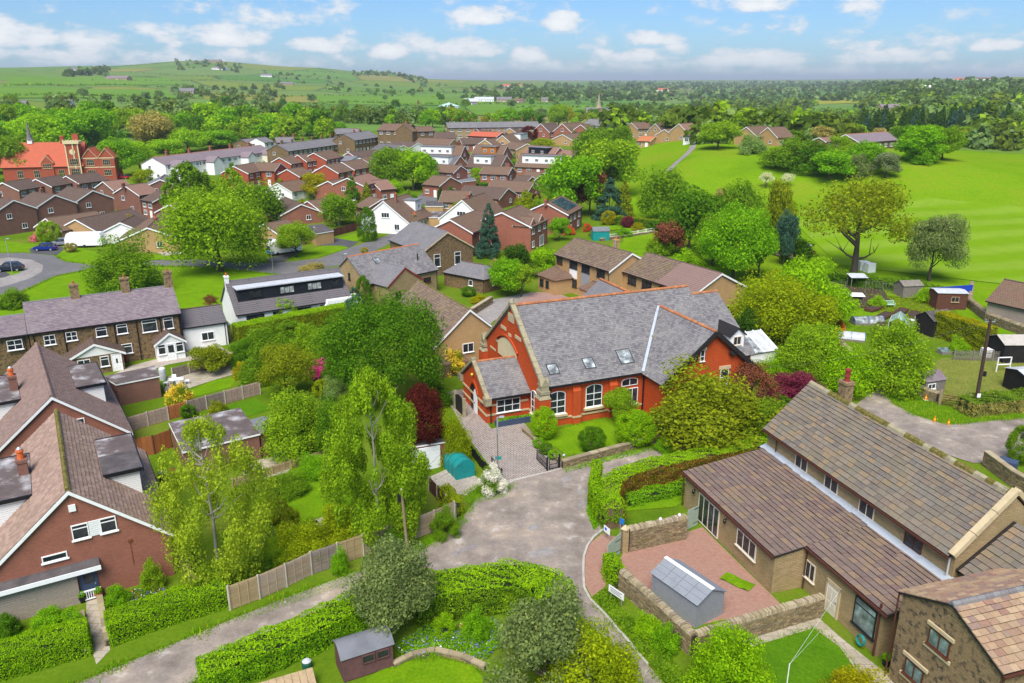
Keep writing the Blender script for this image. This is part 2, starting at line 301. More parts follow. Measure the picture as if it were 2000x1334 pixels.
pieces('fence_orange',[(0.36,0.13,0.045),(0.30,0.105,0.038),(0.33,0.12,0.04)],(0.2,0.08,0.03),0.4,1.2);pieces('fence_concrete',[(0.33,0.24,0.19),(0.29,0.21,0.165)],(0.2,0.16,0.12),0.5,1.0);pieces('fence_dark',[(0.11,0.045,0.03),(0.09,0.038,0.026)],None)
pieces('slate',[(0.175,0.168,0.168),(0.15,0.143,0.146),(0.20,0.192,0.19),(0.13,0.122,0.128),(0.165,0.154,0.154),(0.185,0.18,0.178)],(0.30,0.28,0.26),0.35,0.35)
pieces('slate_purple',[(0.20,0.155,0.175),(0.17,0.13,0.15),(0.22,0.18,0.19),(0.185,0.15,0.16)],(0.25,0.225,0.20),0.4,0.5)
pieces('stone_slate',[(0.185,0.15,0.115),(0.16,0.132,0.105),(0.205,0.165,0.125),(0.175,0.135,0.105),(0.14,0.12,0.105),(0.225,0.165,0.105),(0.165,0.145,0.12),(0.18,0.15,0.12)],(0.16,0.14,0.085),0.6,0.45,grain=6.0)
pieces('stone_slate_plum',[(0.185,0.13,0.11),(0.165,0.112,0.098),(0.205,0.145,0.115),(0.15,0.11,0.10),(0.225,0.155,0.105),(0.178,0.132,0.112)],(0.17,0.135,0.085),0.5,0.45,grain=6.0)
pieces('stone_slate_warm',[(0.34,0.225,0.14),(0.29,0.18,0.12),(0.38,0.27,0.17),(0.26,0.15,0.11),(0.31,0.21,0.14),(0.24,0.16,0.13)],(0.26,0.20,0.11),0.5,0.6,grain=6.0)
pieces('clay_tiles',[(0.31,0.21,0.165),(0.28,0.185,0.145),(0.34,0.235,0.185),(0.26,0.175,0.14)],(0.20,0.15,0.10),0.5,0.6);pieces('concrete_tiles',[(0.225,0.15,0.125),(0.20,0.135,0.115),(0.24,0.165,0.14)],(0.17,0.13,0.10),0.45,0.5)
pieces('brown_tiles',[(0.19,0.135,0.10),(0.165,0.115,0.088),(0.215,0.155,0.115),(0.15,0.105,0.085)],(0.17,0.14,0.055),0.6,0.6);pieces('ridge_clay',[(0.42,0.15,0.06),(0.38,0.13,0.055),(0.46,0.18,0.075),(0.33,0.12,0.06)],(0.25,0.20,0.10),0.5,2.0)
pieces('wall_stones',[(0.26,0.19,0.11),(0.21,0.155,0.09),(0.30,0.225,0.13),(0.17,0.13,0.085),(0.24,0.19,0.12)],(0.12,0.115,0.035),0.6,1.1,grain=12.0);pieces('cope_stones',[(0.36,0.29,0.19),(0.30,0.235,0.155),(0.40,0.33,0.225),(0.25,0.20,0.14)],(0.19,0.18,0.06),0.5,1.5,grain=12.0)
pieces('paving_stones',[(0.42,0.37,0.30),(0.37,0.32,0.26),(0.46,0.41,0.34)],(0.24,0.21,0.14),0.5,1.0);pieces('petals_pink',[(0.62,0.02,0.20),(0.70,0.06,0.28),(0.55,0.015,0.15)]);pieces('petals_rose',[(0.72,0.16,0.20),(0.65,0.10,0.14),(0.78,0.30,0.28)])
pieces('petals_white',[(0.78,0.75,0.60),(0.70,0.66,0.48),(0.80,0.78,0.68)]);pieces('petals_blue',[(0.10,0.11,0.50),(0.18,0.16,0.55),(0.25,0.22,0.55)]);pieces('petals_orange',[(0.75,0.10,0.02),(0.68,0.07,0.02)]);pieces('petals_red',[(0.6,0.02,0.02),(0.7,0.05,0.03)]);pieces('petals_yellow',[(0.72,0.50,0.02),(0.66,0.42,0.02),(0.75,0.58,0.06)])
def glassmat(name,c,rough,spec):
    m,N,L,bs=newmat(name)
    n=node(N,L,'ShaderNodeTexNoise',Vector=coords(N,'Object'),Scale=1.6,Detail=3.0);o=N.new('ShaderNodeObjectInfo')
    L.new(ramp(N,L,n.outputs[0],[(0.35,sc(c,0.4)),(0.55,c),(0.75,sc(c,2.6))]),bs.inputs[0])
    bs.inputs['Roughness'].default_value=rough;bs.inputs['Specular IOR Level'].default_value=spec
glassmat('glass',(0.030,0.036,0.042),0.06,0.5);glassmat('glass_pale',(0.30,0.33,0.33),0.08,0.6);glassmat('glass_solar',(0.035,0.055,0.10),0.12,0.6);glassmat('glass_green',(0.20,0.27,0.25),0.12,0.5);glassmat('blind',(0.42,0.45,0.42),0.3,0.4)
grassmat('ground_grass',(0.085,0.165,0.01),(0.14,0.225,0.012),(0.19,0.19,0.04))
grassmat('lawn',(0.105,0.225,0.006),(0.155,0.285,0.007),(0.22,0.26,0.02),0.35,0.5);grassmat('lawn_dark',(0.065,0.165,0.007),(0.09,0.205,0.008),(0.13,0.19,0.03),0.3,0.5)
grassmat('verge',(0.08,0.155,0.01),(0.15,0.225,0.012),(0.24,0.20,0.07),0.6,0.7);grassmat('rough_grass',(0.13,0.185,0.028),(0.20,0.225,0.05),(0.28,0.22,0.09),0.6,0.5)
groundmat('lane_gravel',[(0.19,0.155,0.13),(0.29,0.245,0.21),(0.40,0.32,0.24)],(0.3,1.1,60.0),(0.47,0.43,0.40),0.3);groundmat('asphalt',[(0.135,0.13,0.13),(0.16,0.155,0.155),(0.19,0.18,0.18)],(0.2,1.5,30.0),None,0.3,0.2);groundmat('asphalt_pale',[(0.26,0.235,0.215),(0.30,0.275,0.255),(0.34,0.31,0.285)],(0.2,1.5,30.0),None,0.3,0.2)
groundmat('track',[(0.22,0.195,0.185),(0.28,0.25,0.235),(0.33,0.295,0.27)],(0.3,2.0,24.0),None,0.4);groundmat('dirt',[(0.22,0.15,0.09),(0.30,0.215,0.14),(0.24,0.20,0.10)],(0.5,2.5,24.0),None,0.4);groundmat('concrete_yard',[(0.36,0.31,0.25),(0.42,0.365,0.30),(0.46,0.41,0.34)],(0.4,3.0,24.0),None,0.3,0.2);groundmat('tarmac_dark',[(0.075,0.075,0.08),(0.09,0.09,0.095),(0.11,0.11,0.115)],(0.4,2,30),None,0.3,0.2)
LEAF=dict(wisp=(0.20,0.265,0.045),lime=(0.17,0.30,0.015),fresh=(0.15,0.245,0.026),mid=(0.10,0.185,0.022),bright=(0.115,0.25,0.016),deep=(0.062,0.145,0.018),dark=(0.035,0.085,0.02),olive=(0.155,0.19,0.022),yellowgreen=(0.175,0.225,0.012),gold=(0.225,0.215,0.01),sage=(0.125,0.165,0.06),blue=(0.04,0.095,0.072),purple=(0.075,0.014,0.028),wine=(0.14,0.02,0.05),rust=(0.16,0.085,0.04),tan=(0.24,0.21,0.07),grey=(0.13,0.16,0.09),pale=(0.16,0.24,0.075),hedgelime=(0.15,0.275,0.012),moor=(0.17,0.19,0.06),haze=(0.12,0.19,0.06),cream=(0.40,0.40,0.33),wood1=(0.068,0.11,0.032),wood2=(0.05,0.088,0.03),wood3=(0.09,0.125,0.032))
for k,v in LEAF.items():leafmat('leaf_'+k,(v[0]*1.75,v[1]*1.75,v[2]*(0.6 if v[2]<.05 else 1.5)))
def MAT(n):return MATS[n]
plain('tile_edge_shadow',(0.035,0.026,0.02),1.0,0.3,4.0);plain('underlay',(0.022,0.018,0.016),1.0,0.2,2.0)  # lower tile edges coloured dark: painted course shadow lines along with dirt and moss
# ---------------------------------------------------------------- building blocks
def npmesh(name,V,Fq,mats,mi=None,uv=False,smooth=False):
    """a mesh from numpy arrays: V (n,3), Fq (m,3 or 4)"""
    me=bpy.data.meshes.new(name);V=np.asarray(V,np.float32);Fq=np.asarray(Fq,np.int32);k=Fq.shape[1]
    me.vertices.add(len(V));me.vertices.foreach_set('co',V.ravel())
    me.loops.add(Fq.size);me.loops.foreach_set('vertex_index',Fq.ravel())
    me.polygons.add(len(Fq));me.polygons.foreach_set('loop_start',np.arange(0,Fq.size,k,dtype=np.int32))
    try:me.polygons.foreach_set('loop_total',np.full(len(Fq),k,np.int32))
    except Exception:pass
    for m in mats:me.materials.append(MAT(m))
    if mi is not None:me.polygons.foreach_set('material_index',np.asarray(mi,np.int32))
    me.polygons.foreach_set('use_smooth',np.full(len(Fq),bool(smooth)))
    me.update(calc_edges=True);return me
class MB:
    def __init__(s):s.v,s.f,s.m=[],[],[]
    def face(s,pts,m=0):
        k=len(s.v);s.v+=[tuple(map(float,p))for p in pts];s.f.append(tuple(range(k,k+len(pts))));s.m.append(m)
    def hexa(s,p,m=0):
        """eight corners: bottom ring then top ring, both anticlockwise from above"""
        k=len(s.v);s.v+=[tuple(map(float,q))for q in p]
        for q in((3,2,1,0),(4,5,6,7),(0,1,5,4),(1,2,6,5),(2,3,7,6),(3,0,4,7)):s.f.append(tuple(k+i for i in q));s.m.append(m)
    def box(s,x0,x1,y0,y1,z0,z1,m=0):
        s.hexa([(x0,y0,z0),(x1,y0,z0),(x1,y1,z0),(x0,y1,z0),(x0,y0,z1),(x1,y0,z1),(x1,y1,z1),(x0,y1,z1)],m)
    def slab(s,quad,n,t,m=0):
        """a thick sheet: quad is its upper side (anticlockwise seen from outside), n points out"""
        q=[np.asarray(p,float)for p in quad];n=np.asarray(n,float)*t
        s.hexa([p-n for p in q]+q,m)
    def prism(s,poly,z0,z1,m=0):
        k=len(s.v);n=len(poly);s.v+=[(p[0],p[1],z0)for p in poly]+[(p[0],p[1],z1)for p in poly]
        s.f.append(tuple(range(k+n-1,k-1,-1)));s.f.append(tuple(range(k+n,k+2*n)));s.m+=[m,m]
        for i in range(n):j=(i+1)%n;s.f.append((k+i,k+j,k+n+j,k+n+i));s.m.append(m)
    def extr(s,poly,a,b,m=0):
        """an outline given by 3-D points at a, moved by the vector b"""
        k=len(s.v);n=len(poly);b=np.asarray(b,float);P=[np.asarray(p,float)+np.asarray(a,float)for p in poly]
        s.v+=[tuple(p)for p in P]+[tuple(p+b)for p in P]
        s.f.append(tuple(range(k+n-1,k-1,-1)));s.f.append(tuple(range(k+n,k+2*n)));s.m+=[m,m]
        for i in range(n):j=(i+1)%n;s.f.append((k+i,k+j,k+n+j,k+n+i));s.m.append(m)
    def tube(s,p0,p1,r0,r1=None,n=8,m=0,caps=True):
        r1=r0 if r1 is None else r1;p0,p1=np.asarray(p0,float),np.asarray(p1,float);d=p1-p0;d=d/(np.linalg.norm(d)+1e-9)
        a=np.cross(d,(0,0,1.0)if abs(d[2])<0.9 else(1.0,0,0));a /= np.linalg.norm(a);b=np.cross(d,a);k=len(s.v)
        for p,r in((p0,r0),(p1,r1)):
            for i in range(n):t=2*pi*i/n;s.v.append(tuple(p+r*(a*cos(t)+b*sin(t))))
        for i in range(n):j=(i+1)%n;s.f.append((k+i,k+j,k+n+j,k+n+i));s.m.append(m)
        if caps:s.f+=[tuple(range(k+n-1,k-1,-1)),tuple(range(k+n,k+2*n))];s.m+=[m,m]
    def bar(s,p0,p1,w,h,m=0):
        """a square bar between two points, w across and h deep"""
        p0,p1=np.asarray(p0,float),np.asarray(p1,float);d=p1-p0;d=d/(np.linalg.norm(d)+1e-9)
        a=np.cross(d,(0,0,1.0)if abs(d[2])<0.95 else(1.0,0,0));a /= np.linalg.norm(a);b=np.cross(a,d)
        a,b=a*w/2,b*h/2
        s.hexa([p0-a-b,p0+a-b,p1+a-b,p1-a-b,p0-a+b,p0+a+b,p1+a+b,p1-a+b],m)
    def lathe(s,prof,c=(0,0,0),n=10,m=0):
        k=len(s.v);c=np.asarray(c,float)
        for r,z in prof:
            for i in range(n):t=2*pi*i/n;s.v.append((c[0]+r*cos(t),c[1]+r*sin(t),c[2]+z))
        for q in range(len(prof)-1):
            for i in range(n):j=(i+1)%n;a=k+q*n;s.f.append((a+i,a+j,a+n+j,a+n+i));s.m.append(m)
        s.f+=[tuple(range(k+n-1,k-1,-1)),tuple(range(k+(len(prof)-1)*n,k+len(prof)*n))];s.m+=[m,m]
    def mesh(s,name,mats,smooth=False):
        me=bpy.data.meshes.new(name);me.from_pydata(s.v,[],s.f)
        for m in mats:me.materials.append(MAT(m))
        me.polygons.foreach_set('material_index',s.m)
        me.polygons.foreach_set('use_smooth',[bool(smooth)]*len(s.f))
        uv=me.uv_layers.new(name='UVMap');co=[]
        for f in s.f:                                          # metric layout on every face: along the level line, and up the face
            p=[s.v[i]for i in f];nx=ny=nz=0.0
            for i in range(len(p)):
                a,b=p[i],p[(i+1)%len(p)]
                nx+=(a[1]-b[1])*(a[2]+b[2]);ny+=(a[2]-b[2])*(a[0]+b[0]);nz+=(a[0]-b[0])*(a[1]+b[1])
            l=math.sqrt(nx*nx+ny*ny+nz*nz)or 1.0;nx,ny,nz=nx/l,ny/l,nz/l
            hl=math.hypot(nx,ny)
            if hl<0.08:hx,hy=1.0,0.0
            else:hx,hy=-ny/hl,nx/hl
            vx,vy,vz=-nz*hy,nz*hx,nx*hy-ny*hx
            for q in p:co+=[q[0]*hx+q[1]*hy,q[0]*vx+q[1]*vy+q[2]*vz]
        uv.data.foreach_set('uv',co);me.update();return me
    def obj(s,name,mats,parent=None,smooth=False):
        return link(name,s.mesh(name,[mats]if isinstance(mats,str)else mats,smooth),parent)
def link(name,data,parent=None,M=None):
    o=bpy.data.objects.new(name,data);COL.objects.link(o)
    if parent is not None:o.parent=parent
    if M is not None:o.matrix_local=M
    return o
def tag(o,label=None,cat=None,group=None,kind=None):
    if label:o['label']=label
    if cat:o['category']=cat
    if group:o['group']=group
    if kind:o['kind']=kind
    return o
def empty(name,loc,rz=0,label=None,cat=None,group=None):
    o=link(name,None);o.location=tuple(map(float,loc));o.rotation_euler=(0,0,rz);o.empty_display_size=0.3
    return tag(o,label,cat,group)
def setmat(o,m):
    for sl in o.material_slots:sl.link='OBJECT';sl.material=MAT(m)
_C={}
def cached(key,fn):
    if key not in _C:_C[key]=fn()
    return _C[key]
def near0(p):return np.array([p[0],p[1],0.0])
def gp(pts):return[tuple(G(x,y)[:2])for x,y in pts]

# ---- sheets of ground
_LAY=[0.0]
def sheet(name,poly,mat,z=None,world=False,label=None):
    """a flat piece of ground; poly in photograph points (or in metres)"""
    if z is None:_LAY[0]=_LAY[0]%0.056+0.004;z=_LAY[0]
    P=poly if world else gp(poly);b=MB();a=sum(P[i][0]*P[(i+1)%len(P)][1]-P[(i+1)%len(P)][0]*P[i][1]for i in range(len(P)))
    if a<0:P=P[::-1]
    b.face([(p[0],p[1],z)for p in P]);o=b.obj(name,mat);return tag(o,label,kind='structure')

# ---- courses of tiles, slates and stones
TILE_UNIT=None
def unit_tile(t,mat):
    def mk():
        b=MB();b.v=[(0,0,-0.01),(1,0,-0.01),(1,1,-0.02),(0,1,-0.02),(0.01,0,t),(0.99,0.005,t*0.93),(1,1,0.002),(0,1,0.002)]
        b.f=[(4,5,6,7),(0,1,5,4),(1,2,6,5),(3,0,4,7)];b.m=[0,1,0,0];return b.mesh('roof_tile',[mat,'tile_edge_shadow'])
    return cached(('tile',t,mat),mk)
def courses(rng,LU,LV,tw,th,jit=0.0,rowj=0.0,shrink=0.0):
    """u0,u1,v0,v1 of every piece; th may shrink from eaves to ridge"""
    out=[];v=0.0;r=0
    while v<LV-0.03:
        h=th*(1-shrink*v/LV)*(1+rowj*rng.uniform(-1,1));u=-tw*(0.5 if r%2 else 0.02)*(1+jit*rng.uniform(-1,1))
        while u<LU-0.02:
            w=tw*(1-0.4*shrink*v/LV)*(1+jit*rng.uniform(-1,1));a,b=max(0,u),min(LU,u+w)
            if b-a>0.06:out.append((a,b,v,min(LV,v+h*1.12)))
            u+=w
        v+=h;r+=1
    return np.array(out)
def tile_roof(name,parent,mat,O,U,V,LU,LV,tw,th,t=0.03,jit=0.0,rowj=0.0,keep=None,seed=1,single=0,shrink=0.0,wobble=0.004):
    rng=random.Random(seed);nr=np.random.default_rng(seed)
    O,U,V=(np.asarray(q,float)for q in(O,U,V));Nn=np.cross(U,V)
    q=courses(rng,LU,LV,tw,th,jit,rowj,shrink)
    if keep is not None:q=q[keep((q[:,0]+q[:,1])/2,(q[:,2]+q[:,3])/2)]
    g=0.008
    if single:
        mw=parent.matrix_world if parent.parent is None else parent.parent.matrix_world@parent.matrix_world
        A=parent.rotation_euler[2];R3=np.array([[cos(A),-sin(A),0],[sin(A),cos(A),0],[0,0,1]]);T0=np.array(parent.location)
        cen=O+U*((q[:,0]+q[:,1])/2)[:,None]+V*((q[:,2]+q[:,3])/2)[:,None]
        wc=cen@R3.T+T0;d=np.linalg.norm(wc-np.array([0,0,CAMH]),axis=1)
        zc=wc[:,1]*c_-(wc[:,2]-CAMH)*s_;px=CX+F*wc[:,0]/zc;py=CY+F*-(wc[:,1]*s_+(wc[:,2]-CAMH)*c_)/zc
        d=d+1000*((px>2010)|(py>1344)|(px<-10));order=np.argsort(d)
        for k in order[:single]:
            a,b,v0,v1=q[k];o=O+U*(a+g)+V*v0+Nn*nr.normal(0,wobble)
            M=Matrix(((U[0]*(b-a-2*g),V[0]*(v1-v0),Nn[0],o[0]),(U[1]*(b-a-2*g),V[1]*(v1-v0),Nn[1],o[1]),(U[2]*(b-a-2*g),V[2]*(v1-v0),Nn[2],o[2]),(0,0,0,1)))
            link(name,unit_tile(t,mat),parent,M)
        q=q[order[single:]]
    n=len(q)
    if n==0:return
    dz=nr.normal(0,wobble,n)[:,None];tt=t*nr.uniform(0.75,1.2,n)[:,None]
    def pt(u,v,z):return O+U*u[:,None]+V*v[:,None]+Nn*(z+dz)
    a,b,v0,v1=q[:,0]+g,q[:,1]-g,q[:,2],q[:,3]
    Vt=np.stack([pt(a,v0,-0.01),pt(b,v0,-0.01),pt(b,v1,-0.02),pt(a,v1,-0.02),pt(a,v0,tt),pt(b,v0,tt),pt(b,v1,0.002),pt(a,v1,0.002)],1).reshape(-1,3)
    base=(np.arange(n)*8)[:,None,None];Fq=(np.array([[4,5,6,7],[0,1,5,4],[1,2,6,5],[3,0,4,7]])[None]+base).reshape(-1,4)
    edge=mat not in('slate','slate_purple');tag(link(name+'s',npmesh(name+'s',Vt,Fq,[mat,'tile_edge_shadow']if edge else[mat],np.tile([0,1,0,0],n)if edge else None),parent),kind='stuff')

# ---- windows and doors
def frame_mesh(w,h,nx,ny,fm,sill,arch=0.0,ft=0.065):
    def mk():
        b=MB()
        def bx(x0,x1,z0,z1,d=0.07):b.box(x0,x1,-d,0.03,z0,z1)
        bx(-w/2,w/2,0,ft);bx(-w/2,-w/2+ft,ft,h);bx(w/2-ft,w/2,ft,h)
        if arch:
            n=7;p=[(-w/2+w*i/n,h+arch*(1-(2*i/n-1)**2))for i in range(n+1)]
            for i in range(n):
                (xa,za),(xb,zb)=p[i],p[i+1]
                b.hexa([(xa,-.07,za-ft),(xb,-.07,zb-ft),(xb,.03,zb-ft),(xa,.03,za-ft),(xa,-.07,za),(xb,-.07,zb),(xb,.03,zb),(xa,.03,za)])
        else:bx(-w/2+ft,w/2-ft,h-ft,h)
        for i in range(1,nx):x=-w/2+w*i/nx;bx(x-ft/2,x+ft/2,ft,h-(ft if not arch else-arch*0.8),0.06)
        zz=[h*k/ny for k in range(1,ny)]if isinstance(ny,int)else[h*k for k in ny]
        for z in zz:bx(-w/2+ft,w/2-ft,z-ft/2,z+ft/2,0.055)
        if sill:b.box(-w/2-0.08,w/2+0.08,-0.14,0.02,-0.07,0.0)
        return b.mesh('window',[fm])
    return cached(('win',round(w,2),round(h,2),nx,ny,fm,sill,arch),mk)
def pane_mesh(w,h,gm,arch=0.0):
    def mk():
        b=MB()
        if arch:
            n=8;top=[(w/2-w*i/n,h+arch*(1-(2*i/n-1)**2)-0.03)for i in range(n+1)]
            pl=[(-w/2+.03,.02),(w/2-.03,.02)]+top
            b.extr([(x,0.0,z)for x,z in pl][::-1],(0,-0.035,0),(0,0.05,0))
        else:b.box(-w/2+0.03,w/2-0.03,-0.035,0.02,0.03,h-0.03)
        return b.mesh('pane',[gm])
    return cached(('pane',round(w,2),round(h,2),gm,arch),mk)
ROT=dict(S=0,E=pi/2,N=pi,W=-pi/2)
DIM={}
def place(root,side,s,z,out=0.0):
    """matrix of something on a house wall: s metres to the right of its middle, z up, out from the face"""
    L,Wd=DIM[root.name];a=ROT[side]
    base={'S':(s,-Wd/2-out,z),'N':(-s,Wd/2+out,z),'E':(L/2+out,s,z),'W':(-L/2-out,-s,z)}[side]
    return Matrix.Translation(base)@Matrix.Rotation(a,4,'Z')
def win(root,side,s,z,w,h,nx=2,ny=1,fm='frame_white',gm='glass',sill=True,arch=0.0,out=0.0,M=None,name='window'):
    M=M if M is not None else place(root,side,s,z,out)
    o=link(name,frame_mesh(w,h,nx,ny,fm,sill,arch),root,M)
    link('pane',pane_mesh(w,h,gm,arch),o);return o
def door(root,side,s,z,w=0.95,h=2.05,m='frame_white',light=None,out=0.0,M=None,fm='frame_white'):
    M=M if M is not None else place(root,side,s,z,out)
    def mk():
        b=MB();b.box(-w/2,w/2,-0.05,0.03,0,h)
        for(x0,x1)in((-w*.36,-w*.06),(w*.06,w*.36)):
            for(z0,z1)in((.2,.42),(.5,.9)):b.box(x0,x1,-0.07,-0.05,h*z0,h*z1)
        b.box(-w/2-.07,-w/2,-.08,.03,0,h+.07);b.box(w/2,w/2+.07,-.08,.03,0,h+.07);b.box(-w/2,w/2,-.08,.03,h,h+.07)
        return b.mesh('door',[m])
    o=link('door',cached(('door',w,h,m),mk),root,M)
    def hk():
        b=MB();b.box(w*.36,w*.42,-0.11,-0.05,1.0,1.12);return b.mesh('door_handle',['galvanised'])
    link('door_handle',cached(('dh',w),hk),o)
    if light:
        def lk():
            b=MB();b.box(-w*light[0]/2,w*light[0]/2,-0.085,-0.05,h*light[1],h*light[2]);return b.mesh('door_pane',['glass'])
        link('door_pane',cached(('dp',w,light),lk),o)
    return o
def chimney(root,x,y,z0,z1,w=0.75,d=0.55,m='brick_red',pots=1,pm='orange_pot'):
    b=MB();b.box(x-w/2,x+w/2,y-d/2,y+d/2,z0,z1-.22);b.box(x-w/2-.06,x+w/2+.06,y-d/2-.06,y+d/2+.06,z1-.22,z1)
    o=b.obj('chimney',m,root)
    for i in range(pots):
        q=MB();px=x+(i-(pots-1)/2)*0.33;q.lathe([(.12,z1),(.10,z1+.32),(.13,z1+.34),(.13,z1+.4),(.09,z1+.4)],(px,y,0),8);q.obj('chimney_pot',pm,o)
    return o
def gable_roof_parts(root,L,Wd,he,hr,roof,trim,ridge,gutter,eo,t=0.13,hip=0.0,cx=0.0,cy=0.0,rname='roof'):
    """two pitched sheets with thickness, ridge tiles, barge boards and gutters; (L, Wd) are the outer edges"""
    b=MB();k=(hr-he)/(Wd/2);sl=math.hypot(1,k)
    for sg in(-1,1):
        n=(0,sg*k/sl,1/sl);y=sg*Wd/2
        q=[(-L/2+cx,cy+y,he),(L/2+cx,cy+y,he),(L/2-hip+cx,cy,hr),(-L/2+hip+cx,cy,hr)]
        b.slab(q if sg<0 else q[::-1],n,t)
    if hip:
        for sg in(-1,1):
            x=sg*L/2+cx;kk=(hr-he)/hip;s2=math.hypot(1,kk);q=[(x,cy-sg*Wd/2,he),(x,cy+sg*Wd/2,he),(x-sg*hip,cy,hr),(x-sg*hip,cy,hr)]
            b.face(q[:3])
    r=b.obj(rname,roof,root)
    if ridge:
        q=MB();LL=L-2*hip;n=max(3,int(LL/0.45))
        for i in range(n):
            x0=-LL/2+LL*i/n+cx+0.006;x1=-LL/2+LL*(i+1)/n+cx-0.006
            q.extr([(0,-.15,hr-.15*k+.02),(0,.15,hr-.15*k+.02),(0,.11,hr-.05*k+.06),(0,0,hr+.08),(0,-.11,hr-.05*k+.06)],(x0,cy,0),(x1-x0,0,0))
        q.obj('ridge_tiles',ridge,r)
    if trim and not hip:
        for ex in(-1,1):
            x=ex*(L/2)+cx
            for sg in(-1,1):
                q=MB();a,c=np.array([x,cy+sg*Wd/2,he-0.02]),np.array([x,cy,hr-0.02]);dn=np.array([0,0,-.26]);ox=np.array([ex*.03,0,0]);ix=np.array([-ex*.02,0,0])
                q.hexa([a+dn+ix,a+dn+ox,c+dn+ox,c+dn+ix,a+ix,a+ox,c+ox,c+ix]if ex*sg>0 else[c+dn+ix,c+dn+ox,a+dn+ox,a+dn+ix,c+ix,c+ox,a+ox,a+ix])
                q.obj('barge_board',trim,r)
    if gutter:
        for sg in(-1,1):
            q=MB();y=cy+sg*(Wd/2+.04);q.box(-L/2+cx,L/2+cx,y-.06,y+.06,he-.14,he-.03);q.obj('gutter',gutter,r)
            q=MB();q.tube((L/2-.35+cx,cy+sg*(Wd/2-eo+.06),-0.0),(L/2-.35+cx,cy+sg*(Wd/2-eo+.06),he-.12),.045,n=6);q.obj('downpipe',gutter,r)
    return r
def gable_wall(L,Wd,he,hr,b=None,cx=0,cy=0,z0=-0.6,m=0):
    b=b or MB();p=[(0,-Wd/2,z0),(0,Wd/2,z0),(0,Wd/2,he),(0,0,hr),(0,-Wd/2,he)]
    b.extr(p,(-L/2+cx,cy,0),(L,0,0),m);return b
def house(name,label,cat,x,y,a,L,Wd,he,hr,wall='brick_red',roof='tile_brown',z0=0.0,trim='frame_white',ridge='tile_dark',gutter='gutter_black',eo=0.3,ov=0.2,
          group=None,wins='auto',fm='frame_white',chim=(),hip=0.0,deg=True,brickchim='brick_red',storeys=None):
    root=empty(name,(x,y,z0),RAD(a)if deg else a,label,cat,group);wl,ww=L-2*ov,Wd-2*eo;DIM[root.name]=(wl,ww)
    k=(hr-he)/(Wd/2);wh=he+k*eo-0.16
    if hip:
        b=MB();b.box(-wl/2,wl/2,-ww/2,ww/2,-.6,wh)
    else:b=gable_wall(wl,ww,wh,hr-0.16)
    b.obj('wall',wall,root)
    gable_roof_parts(root,L,Wd,he,hr,roof,trim,ridge,gutter,eo,hip=hip)
    if wins=='auto':
        st=storeys or(2 if he>4.0 else 1);n=max(2,int(round(wl/3.4)))
        for s in range(st):
            z=0.95 if s==0 else wh-1.55
            for i in range(n):
                xx=-wl/2+wl*(i+0.5)/n;w=min(1.7,wl/n*0.6)*(1.0 if i%2 else 0.85)
                if s==0 and i==n // 2:door(root,'S',xx,0.0)
                else:win(root,'S',xx,z,w,1.15,3 if w>1.4 else 2,(0.7,),fm)
            for sd in 'EW':win(root,sd,(-1)**s*ww*0.16,z,1.1,1.1,2,1,fm)
        if not hip and hr-he>3.2:[win(root,sd,0,he+0.35,1.3,1.1,2,1,fm)for sd in 'EW']
    elif wins:
        for w in wins:win(root,*w[:5],*w[5:],**({}if len(w)>7 else dict(fm=fm)))
    for(cx,h,pots)in chim:chimney(root,cx,0,hr-0.7,hr+h,m=brickchim,pots=pots)
    return root
def rhouse(name,label,r0,r1,hr,he,Wd,cat='house',**kw):
    Wd=Wd*1.15
    """a house found from the two photograph ends of its ridge"""
    p0,p1=GT(*r0,hr),GT(*r1,hr);z0=float(min(p0[2],p1[2]));q0,q1=G(*r0,z0+hr),G(*r1,z0+hr)
    d=q1-q0;L=math.hypot(d[0],d[1]);a=math.atan2(d[1],d[0]);c=(q0+q1)/2
    if 'L' in kw:L=kw.pop('L')
    return house(name,label,cat,c[0],c[1],a,max(L,5),Wd,he,hr,z0=z0,deg=False,**kw)
def dormer(root,Wd,he,hr,side,s0,s1,vface,ztop,wall,nwin=2,wh=0.9,fm='frame_white',topm='felt_grey',eo=0.0,ww=1.2,gm='glass',back=0.25,nx=3):
    """a flat-roofed dormer: its face stands vface from the ridge line"""
    k=(hr-he)/(Wd/2);sg=-1 if side=='S' else 1;zb=hr-vface*k;vb=(hr-ztop)/k if ztop<hr else 0.0;vb=max(vb,back)
    b=MB();y0,y1=sg*vface,sg*vb
    p=[(0,y0,zb-.1),(0,y1,hr-vb*k-.1),(0,y1,ztop-.02),(0,y0,ztop-.02)]
    if sg>0:p=p[::-1]
    b.extr(p,(s0,0,0),(s1-s0,0,0));o=b.obj('dormer',wall,root)
    q=MB();q.box(s0-.15,s1+.15,min(y0+sg*.25,y1),max(y0+sg*.25,y1),ztop-.02,ztop+.12);q.obj('dormer_roof',topm,o)
    for i in range(nwin):
        x=s0+(s1-s0)*(i+.5)/nwin;M=Matrix.Translation((x,y0+sg*0.0,(zb+ztop-wh)/2))@Matrix.Rotation(0 if sg<0 else pi,4,'Z')
        win(root,'S',0,0,min(ww,(s1-s0)/nwin*.8),wh,nx,1,fm,gm,False,M=M)
    return o

